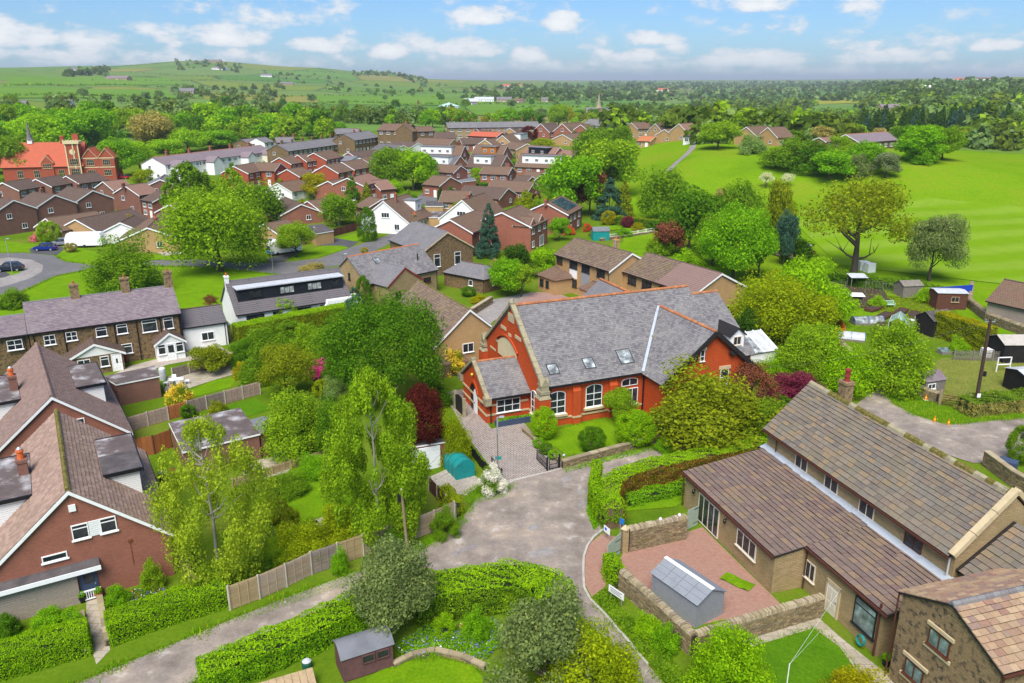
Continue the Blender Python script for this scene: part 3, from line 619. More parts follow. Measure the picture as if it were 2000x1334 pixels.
# ---- leaves, trees, hedges
def leaf_quads(c,n,size,rng,asp=0.62):
    t=np.cross(n,rng.normal(size=n.shape));t /= np.linalg.norm(t,axis=1)[:,None]+1e-9;b=np.cross(n,t);s=size[:,None]
    V=np.stack([c-t*s,c-b*s*asp,c+t*s,c+b*s*asp],1).reshape(-1,3)
    return V,np.arange(len(V)).reshape(-1,4)
def unit(v):return v/(np.linalg.norm(v,axis=1)[:,None]+1e-9)
def crown_mesh(kind,seed,nleaf,ls):
    """foliage in a unit box: 1 wide, 1 tall, standing on z = 0"""
    rng=np.random.default_rng(seed);r=rng.random
    def sph(n):return unit(rng.normal(size=(n,3)))
    flat=np.ones(3);up=0.25
    if kind in('broad','sparse','oval','weep'):
        k={'broad':46,'sparse':60,'oval':46,'weep':60}[kind];d=sph(k);d[:,2]=np.where(d[:,2]<-0.55,-d[:,2],d[:,2])
        rad=(0.45+0.55*r((k,1))**0.6);ell={'broad':(.41,.41,.43),'sparse':(.43,.43,.36),'oval':(.36,.36,.42),'weep':(.40,.40,.38)}[kind]
        cc=d*rad*np.array(ell)*(0.86+0.28*r((k,1)))+np.array([0,0,{'broad':.53,'sparse':.6,'oval':.52,'weep':.50}[kind]])
        cr=(0.10+0.085*r(k))*(0.8 if kind=='sparse' else 1.0);cr*=1.15
        flat=np.array([1,1,1.7 if kind=='weep' else 0.82])
    elif kind=='birch':
        k=110;z=0.14+0.86*r(k)**0.9;rad=np.interp(z,[0.1,.3,.5,.8,1],[.33,.45,.44,.30,.04]);th=2*pi*r(k);q=rad*(0.35+0.65*r(k)**.5)
        cc=np.stack([q*np.cos(th),q*np.sin(th),z],1);cr=(0.045+0.06*r(k))*(1.1-0.6*z);flat=np.array([1,1,1.7])
    elif kind=='conifer':
        k=150;z=r(k)**1.25*0.93+0.05;rad=0.46*(1-z)**0.8+0.012;th=2*pi*r(k);q=rad*(0.55+0.45*r(k))
        cc=np.stack([q*np.cos(th),q*np.sin(th),z-0.06*q],1);cr=0.035+0.085*(1-z)*(0.6+0.6*r(k));flat=np.array([1.1,1.1,0.55])
    elif kind=='plume':                                   # several overlapping upright sprays
        sp=[(0,0,1.0,.25)]+[(.30*cos(t)*q_,.30*sin(t)*q_,hh,.21)for t,q_,hh in zip(np.arange(0,6.2,.785)+.3,(1,.8,1.05,.9,1,.85,1.05,.9),(.80,.93,.72,.88,.78,.96,.70,.86))]
        cc,cr=[],[]
        for(a_,b_,hh,rb)in sp:
            for _ in range(34):
                z=r()**1.1*.95*hh+.02;th=2*pi*r();q=(rb*(1-z/hh)**.6+.015)*(.6+.45*r());cc.append((a_+q*cos(th),b_+q*sin(th),z));cr.append(.03+.05*(1-.6*z)*(.5+r()))
        cc,cr=np.array(cc),np.array(cr);k=len(cc);flat=np.array([.85,.85,1.25])
    elif kind=='mass':                                     # a dense many-lobed evergreen down to the ground
        k=120;d=sph(k);d[:,2]=np.where(d[:,2]<-.3,-d[:,2],d[:,2]);th=np.arctan2(d[:,1],d[:,0]);lob=(.82+.18*np.sin(3*th+1)*np.sin(2.5*d[:,2]+th))[:,None]
        cc=d*np.array([.40,.40,.52])*lob*(.7+.3*r((k,1))**.4)+np.array([0,0,.42]);cr=.06+.07*r(k);flat=np.array([1,1,1.1])
    elif kind=='column':
        k=130;z=r(k);th=2*pi*r(k);q=0.40*np.interp(z,[0,.15,.6,.85,1],[.85,1,1,.72,.1])
        cc=np.stack([q*np.cos(th),q*np.sin(th),z*.94+.02],1);cr=0.075+0.03*r(k);flat=np.array([1,1,.8])
    elif kind=='ball':
        k=150;d=sph(k);cc=d*np.array([.43,.43,.44])+np.array([0,0,.5]);cr=0.085+0.02*r(k)
    else:                                                    # 'shrub': a dome down to the ground
        k=60;d=sph(k);d[:,2]=np.abs(d[:,2]);cc=d*np.array([.39,.39,.80])*(0.55+.45*r((k,1))**.5)*(.82+.34*r((k,1)));cc[:,2]+=.06;cr=.10+.07*r(k);flat=np.array([1,1,1.25])
    w=cr**2;idx=rng.choice(len(cc),nleaf,p=w/w.sum());d=sph(nleaf);rr=r((nleaf,1))**(0.42 if kind in('sparse','birch','weep')else 0.28)
    P=cc[idx]+d*rr*cr[idx][:,None]*flat
    N=unit(d*0.9+rng.normal(size=(nleaf,3))*0.55+np.array([0,0,up]));sz=ls*(0.45+1.1*r(nleaf)**1.5);P[:,2]=np.maximum(P[:,2],0.01);P[:,2]*=1/np.quantile(P[:,2],.998);P[:,:2]*=.5/np.quantile(np.abs(P[:,:2]),.995)
    V,Fq=leaf_quads(P,N,sz,rng);return npmesh('crown',V,Fq,['leaf_mid'])
def trunk_mesh(kind,seed,m):
    rng=random.Random(seed);b=MB();h={'conifer':.96,'birch':.93,'plume':.6,'column':.5,'sparse':.62,'shrub':.35,'ball':.3}.get(kind,.55);r={'sparse':.036,'birch':.018,'conifer':.02}.get(kind,.03)
    pts=[np.array([0,0,-.03])];n=5
    for i in range(n):pts.append(pts[-1]+np.array([rng.uniform(-.014,.014),rng.uniform(-.014,.014),(h+.03)/n]))
    for i in range(n):b.tube(pts[i],pts[i+1],r*(1-.8*i/n),r*(1-.8*(i+1)/n),7,caps=False)
    for k in range({'sparse':18,'broad':9,'oval':9,'weep':9,'birch':14,'shrub':7}.get(kind,4)):
        z=h*rng.uniform(.28,.95);t=z/h*n;i=min(n-1,int(t));p=pts[i]+(pts[i+1]-pts[i])*(t-i);th=rng.uniform(0,2*pi);ln=rng.uniform(.16,.34)*(.6 if kind=='birch' else 1)
        q=p+np.array([cos(th)*ln*.75,sin(th)*ln*.75,ln*rng.uniform(.35,.9)]);q[2]=min(q[2],.9);mid=(p+q)/2+np.array([0,0,-.02]);rb=r*.42
        b.tube(p,mid,rb,rb*.65,5,caps=False);b.tube(mid,q,rb*.65,rb*.2,5,caps=False)
        for _ in range(3 if kind=='sparse' else 1):
            e=q+np.array([rng.uniform(-.12,.12),rng.uniform(-.12,.12),rng.uniform(.03,.13)]);b.tube(mid+(q-mid)*rng.uniform(.2,1),e,rb*.3,rb*.1,4,caps=False)
    return b.mesh('trunk',[m],True)
LOD={'near':(27000,.0138),'mid':(10500,.0225),'far':(2400,.049),'fine':(60000,.0086),'tiny':(420,.12),'wispy':(30000,.0085)}
def tree_at(name,label,p,h,w,kind='broad',leaf='mid',lod='mid',seed=0,cat='tree',group=None,bark='bark',bare=False):
    root=empty(name,p,random.Random(seed*7+1).uniform(0,6.28),label,cat,group);nl,ls=LOD[lod]
    if kind in('sparse',):nl=int(nl*.32)
    if kind in('birch',):nl=int(nl*1.1)
    cm=cached(('crown',kind,seed%(2 if lod in('near','fine','wispy')else 3),lod),lambda:crown_mesh(kind,11+seed%4+17*len(kind),nl,ls))
    o=link('crown',cm,root);o.scale=(w,w,h);setmat(o,leaf if leaf in MATS else 'leaf_'+leaf)
    if leaf.startswith('petals'):o2=link('foliage',cm,root);o2.scale=(w*.94,w*.94,h*.93);o2.rotation_euler=(0,0,2.0);setmat(o2,'leaf_mid')
    if lod != 'tiny':
        t=link('trunk',cached(('trunk',kind,seed%3,bark),lambda:trunk_mesh(kind,seed%3+5,bark)),root);t.scale=(w,w,h)
    return root
def tree(name,label,bx,by,ty,wpx,kind='broad',leaf='mid',lod='mid',seed=None,**kw):
    """photograph: foot (bx, by), top row ty, width wpx"""
    p=GT(bx,by);h=max(0.4,htop(p,ty));w=wpx/ppm(p);SEEDN[0]+=1
    return tree_at(name,label,p,h,w,kind,leaf,lod,SEEDN[0]if seed is None else seed,**kw)
SEEDN=[0]
def hedge_obj(name,label,path,width,h,leaf,dens=420,ls=0.055,cat='hedge',z0=0.0,top=None,core='hedge_core',world=False,group=None,lump=0.1,hs=None,inner=None):
    """a clipped hedge along a path: dark twiggy core and a coat of leaves"""
    rng=np.random.default_rng(len(label)*13+int(abs(path[0][0])));P=np.array(path if world else gp(path),float);root=empty(name,(P[0][0],P[0][1],z0),0,label,cat,group);P=P-P[0]
    seg=np.linalg.norm(np.diff(P,axis=0),axis=1);cum=np.concatenate([[0],np.cumsum(seg)]);T=cum[-1]
    H=(lambda t:np.interp(t,cum,hs))if hs is not None else(lambda t:np.full_like(t,h))
    tt=np.linspace(0,T,max(3,int(T/.6)+1));X=np.stack([np.interp(tt,cum,P[:,0]),np.interp(tt,cum,P[:,1])],1);D=np.gradient(X,axis=0);D=unit(D);Q=np.stack([-D[:,1],D[:,0]],1)
    hw=width/2-.13;V,Fq=[],[]
    for i in range(len(tt)):
        hh=float(H(tt[i:i+1])[0])-.12;a,b=X[i]-Q[i]*hw,X[i]+Q[i]*hw
        V+=[(a[0],a[1],-.2),(b[0],b[1],-.2),(b[0]-Q[i][0]*.1,b[1]-Q[i][1]*.1,hh),(a[0]+Q[i][0]*.1,a[1]+Q[i][1]*.1,hh)]
        if i:k=4*i;Fq+=[(k-4,k,k+3,k-1),(k-3,k-2,k+2,k+1),(k-1,k+3,k+2,k-2)]
    Fq+=[(0,3,2,1),(4*len(tt)-4,4*len(tt)-3,4*len(tt)-2,4*len(tt)-1)]
    link('core',npmesh('core',V,Fq,[core]),root)
    hm=float(np.mean(H(tt)));A=T*(2*hm+width)+2*width*hm;n=int(A*dens*.82);ls=ls*.95
    t=rng.random(n)*T;side=rng.random(n);ps=np.array([hm*T,hm*T,width*T,width*hm,width*hm]);ps=np.cumsum(ps/ps.sum());Ht=H(t)
    k=np.searchsorted(ps,side);q=np.where(k==0,-1,np.where(k==1,1,rng.uniform(-1,1,n)))*width/2;z=np.where(k==2,Ht,rng.random(n)*Ht);t=np.where(k==3,0,np.where(k==4,T,t))
    cx,cy=np.interp(t,tt,X[:,0]),np.interp(t,tt,X[:,1]);qx,qy=np.interp(t,tt,Q[:,0]),np.interp(t,tt,Q[:,1])
    nrm=np.stack([np.where(k<2,np.sign(q)*qx,0),np.where(k<2,np.sign(q)*qy,0),np.where(k==2,1.0,0.25)],1)
    nrm[k==3,:2]=-D[0];nrm[k==4,:2]=D[-1]
    lm=(np.sin(t*2.3+z*3)+np.sin(t*5.1+q*7)+np.sin(z*6.3+t*1.3))/3*lump+rng.normal(0,.035,n);lm=np.maximum(lm,-.05)
    C=np.stack([cx+qx*q,cy+qy*q,z],1)+unit(nrm)*lm[:,None]
    V,Fq=leaf_quads(C,unit(nrm*.8+rng.normal(size=(n,3))*.55),ls*(.6+.8*rng.random(n)),rng)
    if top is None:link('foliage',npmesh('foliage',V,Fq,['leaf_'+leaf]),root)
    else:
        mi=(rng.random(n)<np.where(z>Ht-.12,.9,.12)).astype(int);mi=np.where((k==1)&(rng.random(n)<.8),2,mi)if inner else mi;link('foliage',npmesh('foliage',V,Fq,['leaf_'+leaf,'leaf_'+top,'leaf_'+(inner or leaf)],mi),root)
    return root
def scatter_leaves(name,label,polys,n,hmin,hmax,leaf,ls=0.06,cat='plants',kind='stuff',flowers=(),world=False,upright=False,seed=3,z0=0.0):
    """low planting over pieces of ground (photograph points): leaf blades and small flowers"""
    rng=np.random.default_rng(seed);Vs,Fs,mi=[],[],[];off=0
    for poly in polys:
        P=np.array(poly if world else gp(poly));mn,mx=P.min(0),P.max(0);pts=rng.uniform(mn,mx,(n*4,2));ins=np.zeros(len(pts),bool);j=len(P)-1
        for i in range(len(P)):
            c=((P[i,1]>pts[:,1])!=(P[j,1]>pts[:,1]))&(pts[:,0]<(P[j,0]-P[i,0])*(pts[:,1]-P[i,1])/(P[j,1]-P[i,1]+1e-12)+P[i,0]);ins ^= c;j=i
        pts=pts[ins][:n];m=len(pts)
        hh=(hmin+(hmax-hmin)*(0.5+0.5*np.sin(pts[:,0]*1.7+seed)*np.sin(pts[:,1]*2.1))*rng.random(m))*rng.random(m)**.5
        C=np.column_stack([pts,hh+z0]);nn=unit(rng.normal(size=(m,3))*.7+np.array([0,0,.25 if upright else .8]))
        if upright:t=unit(rng.normal(size=(m,3))*.3+np.array([0,0,1]));b=unit(np.cross(t,rng.normal(size=(m,3))));s=(ls*(.6+.8*rng.random(m)))[:,None];C[:,2]=z0;V=np.stack([C-b*s*.16,C+b*s*.16,C+t*s*1.5+b*s*.03,C+t*s*1.5-b*s*.03],1).reshape(-1,3);Fq=np.arange(len(V)).reshape(-1,4)
        else:V,Fq=leaf_quads(C,nn,ls*(.6+.8*rng.random(m)),rng)
        Vs.append(V);Fs.append(Fq+off);off+=len(V);k=rng.random(m);q=np.zeros(m,int)
        for i,(fm,pr)in enumerate(flowers):q=np.where((k>sum(f[1]for f in flowers[:i]))&(k<sum(f[1]for f in flowers[:i+1])),i+1,q)
        mi.append(q)
    o=link(name,npmesh(name,np.concatenate(Vs),np.concatenate(Fs),['leaf_'+leaf]+[f[0]for f in flowers],np.concatenate(mi)));return tag(o,label,cat,kind=kind)

def edge_grass(name,label,paths,w,per,leaf,ls=.1,seed=1,flowers=()):
    """ragged tufts along the edge between grass and hard ground"""
    rng=np.random.default_rng(seed);Vs,off,Fs,mi=[],0,[],[]
    for path in paths:
        P=np.array(gp(path));sg=np.linalg.norm(np.diff(P,axis=0),axis=1);cum=np.concatenate([[0],np.cumsum(sg)]);n=int(cum[-1]*per);t=rng.random(n)*cum[-1];cl=.5+.5*np.sin(t*1.9+seed)*np.sin(t*.7+2*seed);x=np.stack([np.interp(t,cum,P[:,i])for i in(0,1)],1);x=x+rng.normal(0,1,(n,2))*w*(.25+.75*cl[:,None]);m=n
        T=unit(rng.normal(size=(m,3))*.45+np.array([0,0,1]));B=unit(np.cross(T,rng.normal(size=(m,3))));s=(ls*(.5+rng.random(m))*(.6+.8*cl))[:,None];C=np.column_stack([x,np.full(m,.02)])
        V=np.stack([C-B*s*.22,C+B*s*.22,C+T*s*1.5+B*s*.05,C+T*s*1.5-B*s*.05],1).reshape(-1,3);Vs.append(V);Fs.append(np.arange(len(V)).reshape(-1,4)+off);off+=len(V);k=rng.random(m);mi.append(np.where(k<.06,1,np.where(k<.25,2,0)))
    tag(link(name,npmesh(name,np.concatenate(Vs),np.concatenate(Fs),['leaf_'+leaf,'leaf_tan','leaf_olive'],np.concatenate(mi))),label,'grass',kind='stuff')
# ---------------------------------------------------------------- the land
def land_material():
    m,N,L,bs=newmat('land');P=coords(N)
    ln=N.new('ShaderNodeVectorMath');ln.operation='LENGTH';L.new(P,ln.inputs[0])
    n1=node(N,L,'ShaderNodeTexNoise',Vector=P,Scale=0.12,Detail=9.0,Roughness=0.7);n2=node(N,L,'ShaderNodeTexNoise',Vector=P,Scale=4.0,Detail=6.0,Roughness=0.8)
    near=ramp(N,L,n1.outputs[0],[(0.3,(0.085,0.16,0.009)),(0.5,(0.12,0.205,0.011)),(0.7,(0.18,0.20,0.035))])
    near=mixc(N,L,0.7,near,ramp(N,L,n2.outputs[0],[(0.25,(0.4,0.42,0.35)),(0.7,(1.15,1.15,1.05))]),'MULTIPLY')
    wob=node(N,L,'ShaderNodeTexNoise',Vector=P,Scale=0.006,Detail=2.0)
    mp=N.new('ShaderNodeMapping');L.new(mixc(N,L,0.012,P,wob.outputs['Color'],'ADD'),mp.inputs[0]);mp.inputs['Scale'].default_value=(0.0042,0.0030,0.001);mp.inputs['Rotation'].default_value=(0,0,0.5)
    v=node(N,L,'ShaderNodeTexVoronoi',Vector=mp.outputs[0],Scale=1.0);v2=node(N,L,'ShaderNodeTexVoronoi',Vector=mp.outputs[0],Scale=1.0,feature='DISTANCE_TO_EDGE')
    sp=N.new('ShaderNodeSeparateColor');L.new(v.outputs['Color'],sp.inputs[0])
    fld=ramp(N,L,sp.outputs[0],[(0.0,(0.085,0.20,0.035)),(0.28,(0.12,0.245,0.04)),(0.5,(0.15,0.225,0.06)),(0.68,(0.10,0.22,0.03)),(0.82,(0.25,0.24,0.05)),(1.0,(0.18,0.19,0.085))])
    n3=node(N,L,'ShaderNodeTexNoise',Vector=P,Scale=0.02,Detail=9.0,Roughness=0.7)
    fld=mixc(N,L,0.55,fld,ramp(N,L,n3.outputs[0],[(0.3,(0.62,0.66,0.6)),(0.7,(1.12,1.1,1.05))]),'MULTIPLY')
    fld=mixc(N,L,ramp(N,L,v2.outputs['Distance'],[(0.0,(0.85,0.85,0.85)),(0.022,(0,0,0))]),fld,(0.045,0.07,0.03))
    mr=N.new('ShaderNodeMapRange');L.new(ln.outputs['Value'],mr.inputs[0]);mr.inputs[1].default_value=400;mr.inputs[2].default_value=480
    L.new(mixc(N,L,mr.outputs[0],near,fld),bs.inputs[0]);bs.inputs['Roughness'].default_value=0.97;bs.inputs['Specular IOR Level'].default_value=0.0
    bp=node(N,L,'ShaderNodeBump',Strength=0.4,Distance=0.08,Height=n2.outputs[0]);L.new(bp.outputs[0],bs.inputs['Normal'])
land_material()
def polar(name,a0,a1,na,ds,mat,off=0.0,full=False):
    az=np.linspace(a0,a1,na);A,D=np.meshgrid(az,ds);X,Y=D*np.sin(A),D*np.cos(A);Z=zt(X,Y)+off
    V=np.stack([X,Y,Z],-1).reshape(-1,3);nd=len(ds);i,j=np.meshgrid(np.arange(nd-1),np.arange(na-1),indexing='ij');k=(i*na+j).ravel()
    return link(name,npmesh(name,V,np.stack([k,k+na,k+na+1,k+1],1)[:,::-1],[mat],smooth=True)),V
DS=np.concatenate([[0.5,20,60,100,130,165],np.linspace(172,400,40),np.exp(np.linspace(math.log(412),math.log(20000),90))])
g_,GV=polar('ground',-pi,pi,361,DS,'land');tag(g_,kind='structure')
def field_mat():
    m,N,L,bs=newmat('meadow');P=coords(N)
    n1=node(N,L,'ShaderNodeTexNoise',Vector=P,Scale=0.05,Detail=10.0,Roughness=0.68);n2=node(N,L,'ShaderNodeTexNoise',Vector=P,Scale=1.6,Detail=8.0,Roughness=0.8)
    c=ramp(N,L,n1.outputs[0],[(0.32,(0.125,0.245,0.006)),(0.5,(0.16,0.29,0.007)),(0.68,(0.205,0.275,0.016))])
    c=mixc(N,L,0.7,c,ramp(N,L,n2.outputs[0],[(0.3,(0.6,0.62,0.55)),(0.7,(1.15,1.15,1.1))]),'MULTIPLY')
    n3=node(N,L,'ShaderNodeTexNoise',Vector=P,Scale=0.22,Detail=10.0,Roughness=0.8);c=mixc(N,L,ramp(N,L,n3.outputs[0],[(0.6,(0,0,0)),(0.72,(.6,.6,.6))]),c,(0.09,0.15,0.025))
    L.new(c,bs.inputs[0]);bs.inputs['Roughness'].default_value=0.97;bs.inputs['Specular IOR Level'].default_value=0.0
    bp=node(N,L,'ShaderNodeBump',Strength=0.5,Distance=0.15,Height=n2.outputs[0]);L.new(bp.outputs[0],bs.inputs['Normal'])
    m,N,L,bs=newmat('mown_pitch');P=coords(N)
    a=G(1560,470)[:2];b=G(1990,452)[:2];ang=math.atan2(b[1]-a[1],b[0]-a[0])
    mp=N.new('ShaderNodeMapping');mp.vector_type='TEXTURE';mp.inputs['Rotation'].default_value=(0,0,ang);L.new(P,mp.inputs[0])
    w=node(N,L,'ShaderNodeTexWave',Vector=mp.outputs[0],Scale=0.03,Distortion=1.2,Detail=2.0);w.bands_direction='Y';w.inputs['Detail Scale'].default_value=0.6
    n2=node(N,L,'ShaderNodeTexNoise',Vector=P,Scale=0.25,Detail=9.0,Roughness=0.75)
    c=ramp(N,L,w.outputs[0],[(0.2,(0.155,0.28,0.008)),(0.8,(0.19,0.305,0.024))]);c=mixc(N,L,0.5,c,ramp(N,L,n2.outputs[0],[(0.3,(0.72,0.75,0.7)),(0.7,(1.1,1.1,1.05))]),'MULTIPLY')
    L.new(c,bs.inputs[0]);bs.inputs['Roughness'].default_value=0.97;bs.inputs['Specular IOR Level'].default_value=0.0
grassmat('field_yellow',(0.25,0.28,0.03),(0.30,0.30,0.035),(0.22,0.25,0.03),.4,.01);grassmat('field_green',(0.11,0.235,0.03),(0.14,0.265,0.035),(0.17,0.25,0.05),.4,.01)
field_mat()
d0=ray(1225,300);o,_=polar('meadow',math.atan2(d0[0],d0[1]),RAD(42),90,np.linspace(134,330,80),'meadow',0.10);tag(o,kind='structure')
def drape(name,A,B,C,D,nu,nv,mat,off):
    V=[]
    for j in range(nv):
        for i in range(nu):
            u,v=i/(nu-1),j/(nv-1);p=(np.array(A)*(1-u)+np.array(B)*u)*(1-v)+(np.array(D)*(1-u)+np.array(C)*u)*v;q=GT(p[0],p[1]);V.append((q[0],q[1],q[2]+off))
    Fq=[(j*nu+i,j*nu+i+1,(j+1)*nu+i+1,(j+1)*nu+i)for j in range(nv-1)for i in range(nu-1)]
    return tag(link(name,npmesh(name,V,[f[::-1]for f in Fq],[mat],smooth=True)),kind='structure')
drape('mown_pitch',(1530,416),(1795,386),(1990,560),(1640,520),26,20,'mown_pitch',0.2)
drape('mown_pitch',(1795.5,386),(2060,412),(2060,590),(1990.5,560.5),20,20,'mown_pitch',0.2)
def ribbon(name,pts,w,mat,off=0.16):
    P=np.array([GT(*p)for p in pts]);T=np.linspace(0,len(P)-1,len(P)*6);X=np.stack([np.interp(T,np.arange(len(P)),P[:,k])for k in(0,1)],1);Dd=unit(np.gradient(X,axis=0));Q=np.stack([-Dd[:,1],Dd[:,0]],1)
    V=[]
    for x,q in zip(X,Q):
        for s in(-1,1):e=x+q*s*w/2;V.append((e[0],e[1],float(zt(*e))+off))
    Fq=[(2*i,2*i+1,2*i+3,2*i+2)for i in range(len(X)-1)]
    return tag(link(name,npmesh(name,V,[f[::-1]for f in Fq],[mat])),kind='structure')
for q in(((1588,224),(1830,214),(1835,226),(1600,236)),((1840,214),(2040,208),(2040,222),(1850,227)),((1575,197),(1766,190),(1768,199),(1590,204)),((900,205),(1150,206),(1160,222),(930,226)),((1160,204),(1420,212),(1430,222),(1180,214)),((600,186),(860,186),(870,206),(640,205)),((20,150),(330,152),(360,166),(10,166)),((0,172),(380,176),(400,192),(0,192))):
    drape('far_field',*q,14,6,'field_yellow' if q[0][0]in(1588,1575)else 'field_green',0.6)
ribbon('footpath',[(1305,335),(1322,318),(1340,303),(1352,291),(1354,284)],2.2,'track')

# ---- roads, lanes, yards and lawns (each sheet a few millimetres above the last)
sheet('green',[(-40,590),(44,572),(108,541),(180,526),(300,521),(400,522),(545,538),(560,545),(430,610),(340,600),(200,640),(-40,690)],'lawn')
sheet('verge',[(0,470),(80,478),(110,470),(140,480),(175,490),(300,498),(360,500),(360,508),(176,516),(128,510),(106,496),(48,491),(0,492)],'lawn')
sheet('estate_road',[(-60,496),(48,494),(106,499),(128,511),(176,517),(310,508),(375,507),(450,513),(524,514),(567,511),(624,505),(680,485),(750,462),(800,440),(812,446),(760,476),(700,506),(657,519),(585,531),(551,535),(500,531),(375,520),(310,518),(180,524),(108,539),(44,567),(-60,600)],'asphalt')
sheet('estate_footway',[(-40,508),(20,503),(60,507),(84,518),(82,530),(60,543),(20,556),(-40,570)],'asphalt_pale')
sheet('estate_driveway',[(-40,520),(20,517),(48,521),(40,530),(10,541),(-40,550)],'tarmac_dark');sheet('grass_island',[(10,530),(44,519),(49,523),(38,533),(22,538)],'lawn')
sheet('estate_driveway',[(56,488),(70,480),(108,478),(128,484),(112,498),(62,495)],'tarmac_dark');sheet('estate_driveway',[(300,490),(350,484),(365,494),(320,500)],'concrete_yard')
sheet('estate_lawn',[(566,503),(590,492),(632,480),(668,480),(682,484),(650,494),(620,502),(575,509)],'lawn');sheet('estate_lawn',[(660,466),(690,457),(725,460),(700,470),(680,475)],'lawn');sheet('estate_driveway',[(520,506),(560,495),(585,488),(566,503),(555,512),(524,513)],'tarmac_dark')
sheet('estate_driveway',[(618,480),(655,465),(700,473),(682,484),(668,480)],'tarmac_dark');sheet('estate_road',[(800,398),(826,376),(845,368),(880,364),(905,371),(885,386),(850,394),(818,402)],'asphalt')
sheet('lane',[(60,1400),(130,1345),(330,1262),(450,1212),(560,1168),(690,1120),(800,1085),(865,1050),(905,1010),(930,975),(960,962),(1005,940),(1100,916),(1210,888),(1310,864),(1420,850),(1540,835),(1660,800),(1700,770),(1720,758),(1745,790),(1790,812),(1850,830),(2060,812),(2060,905),(1900,905),(1760,860),(1680,850),(1540,880),(1420,890),(1300,910),(1200,935),(1165,960),(1170,1010),(1180,1035),(1150,1060),(1139,1085),(1139,1145),(1158,1180),(1210,1235),(1310,1350),(1235,1350),(1180,1250),(1110,1180),(1060,1150),(960,1140),(820,1165),(640,1225),(420,1310),(330,1360),(300,1400)],'lane_gravel')
sheet('grassy_track',[(1688,742),(1695,738),(1725,790),(1700,800)],'track');sheet('track_verge',[(1691,748),(1703,745),(1727,783),(1722,792),(1712,790)],'verge')
sheet('gate_apron',[(1176,1042),(1152,1062),(1141,1087),(1142,1140),(1156,1166),(1182,1146),(1188,1108),(1204,1072),(1210,1050)],'block_paving')
sheet('patio',[(1207,1098),(1222,1074),(1340,1040),(1372,1030),(1530,1185),(1440,1205),(1350,1225)],'block_paving')
sheet('chapel_driveway',[(862,768),(905,760),(960,838),(1020,822),(1045,852),(1075,882),(1096,902),(1098,917),(1000,943),(984,940),(950,902),(912,852),(885,800)],'setts')
sheet('threshold_kerb',[(984,940),(1098,915),(1102,921),(988,948)],'concrete');sheet('garage_yard',[(838,932),(880,914),(928,930),(944,944),(910,968),(868,962)],'concrete_yard')
sheet('chapel_lawn',[(1058,858),(1078,842),(1174,818),(1262,815),(1292,846),(1170,884),(1108,890)],'lawn')
sheet('house_forecourt',[(935,612),(985,590),(1050,570),(1095,575),(1180,610),(1140,640),(1000,640)],'block_drive');sheet('back_lane',[(860,640),(915,612),(960,586),(1000,578),(1045,570),(1000,596),(950,640)],'asphalt_pale')
sheet('garden_lawn',[(1210,972),(1235,985),(1290,965),(1365,950),(1368,962),(1320,990),(1215,1000)],'lawn');sheet('corner_lawn',[(1470,1262),(1590,1228),(1640,1262),(1690,1325),(1640,1350),(1500,1350)],'lawn_dark')
sheet('garden_flags',[(1430,1245),(1590,1200),(1640,1245),(1760,1340),(1700,1350),(1640,1265),(1590,1228),(1470,1264)],'flags');sheet('front_lawn',[(680,1350),(740,1312),(800,1292),(860,1288),(920,1300),(970,1350)],'lawn')
sheet('bungalow_lawn',[(-30,1260),(60,1226),(128,1214),(134,1238),(60,1262),(-30,1300)],'lawn');sheet('bungalow_lawn',[(215,1190),(240,1176),(290,1170),(330,1180),(290,1196),(218,1206)],'lawn');sheet('garden_path',[(168,1170),(192,1166),(215,1270),(188,1298),(170,1240)],'flags')
sheet('back_lawn',[(500,985),(560,950),(640,915),(690,905),(690,985),(610,1020),(540,1025)],'lawn');sheet('back_lawn',[(556,878),(600,842),(660,850),(640,880),(590,905)],'lawn');sheet('back_patio',[(480,905),(560,885),(575,905),(560,925),(470,945)],'flags')
sheet('terrace_lawn',[(374,762),(420,742),(465,738),(450,756),(380,775)],'lawn');sheet('terrace_patio',[(320,765),(330,735),(400,720),(465,712),(470,728),(420,742),(340,768)],'flags');sheet('terrace_yard',[(215,735),(255,715),(350,690),(420,672),(455,690),(330,712),(260,735)],'concrete_yard');sheet('terrace_lawn',[(430,800),(500,778),(530,800),(480,815),(415,825)],'lawn_dark')
sheet('allotment_grass',[(1590,640),(1640,598),(1690,600),(1720,615),(1660,650),(1600,665)],'lawn');sheet('allotment_soil',[(1580,600),(1640,560),(1720,560),(1740,590),(1690,602),(1600,612)],'soil',.15);sheet('paddock',[(1770,745),(1840,700),(2000,690),(2060,760),(2000,800),(1880,785),(1800,780)],'rough_grass');sheet('allotment_grass',[(1860,590),(1890,575),(1950,610),(1990,660),(1900,680),(1880,640)],'lawn')
sheet('excavated_track',[(1500,480),(1530,486),(1600,515),(1660,540),(1720,548),(1710,556),(1640,545),(1560,520),(1495,492)],'dirt',.34);sheet('garden_lawn',[(1190,478),(1270,470),(1300,482),(1260,498),(1200,492)],'lawn',.14);sheet('garden_lawn',[(1165,443),(1200,438),(1240,446),(1180,452)],'lawn',.14)
for q in([(1030,1030),(1048,1024),(1056,1030),(1044,1038),(1032,1037)],[(1128,982),(1148,976),(1156,988),(1140,996),(1126,992)],[(1126,960),(1142,957),(1145,965),(1130,968)],[(1095,935),(1112,930),(1118,938),(1100,944)],[(880,1080),(930,1062),(936,1068),(884,1090)],[(640,1180),(690,1160),(700,1170),(648,1190)],[(520,1236),(560,1222),(566,1230),(528,1244)],[(1030,1080),(1075,1068),(1090,1080),(1040,1094)]):sheet('lane_patch',q,'asphalt_pale' if q[0][0]%4 else 'track',.066)
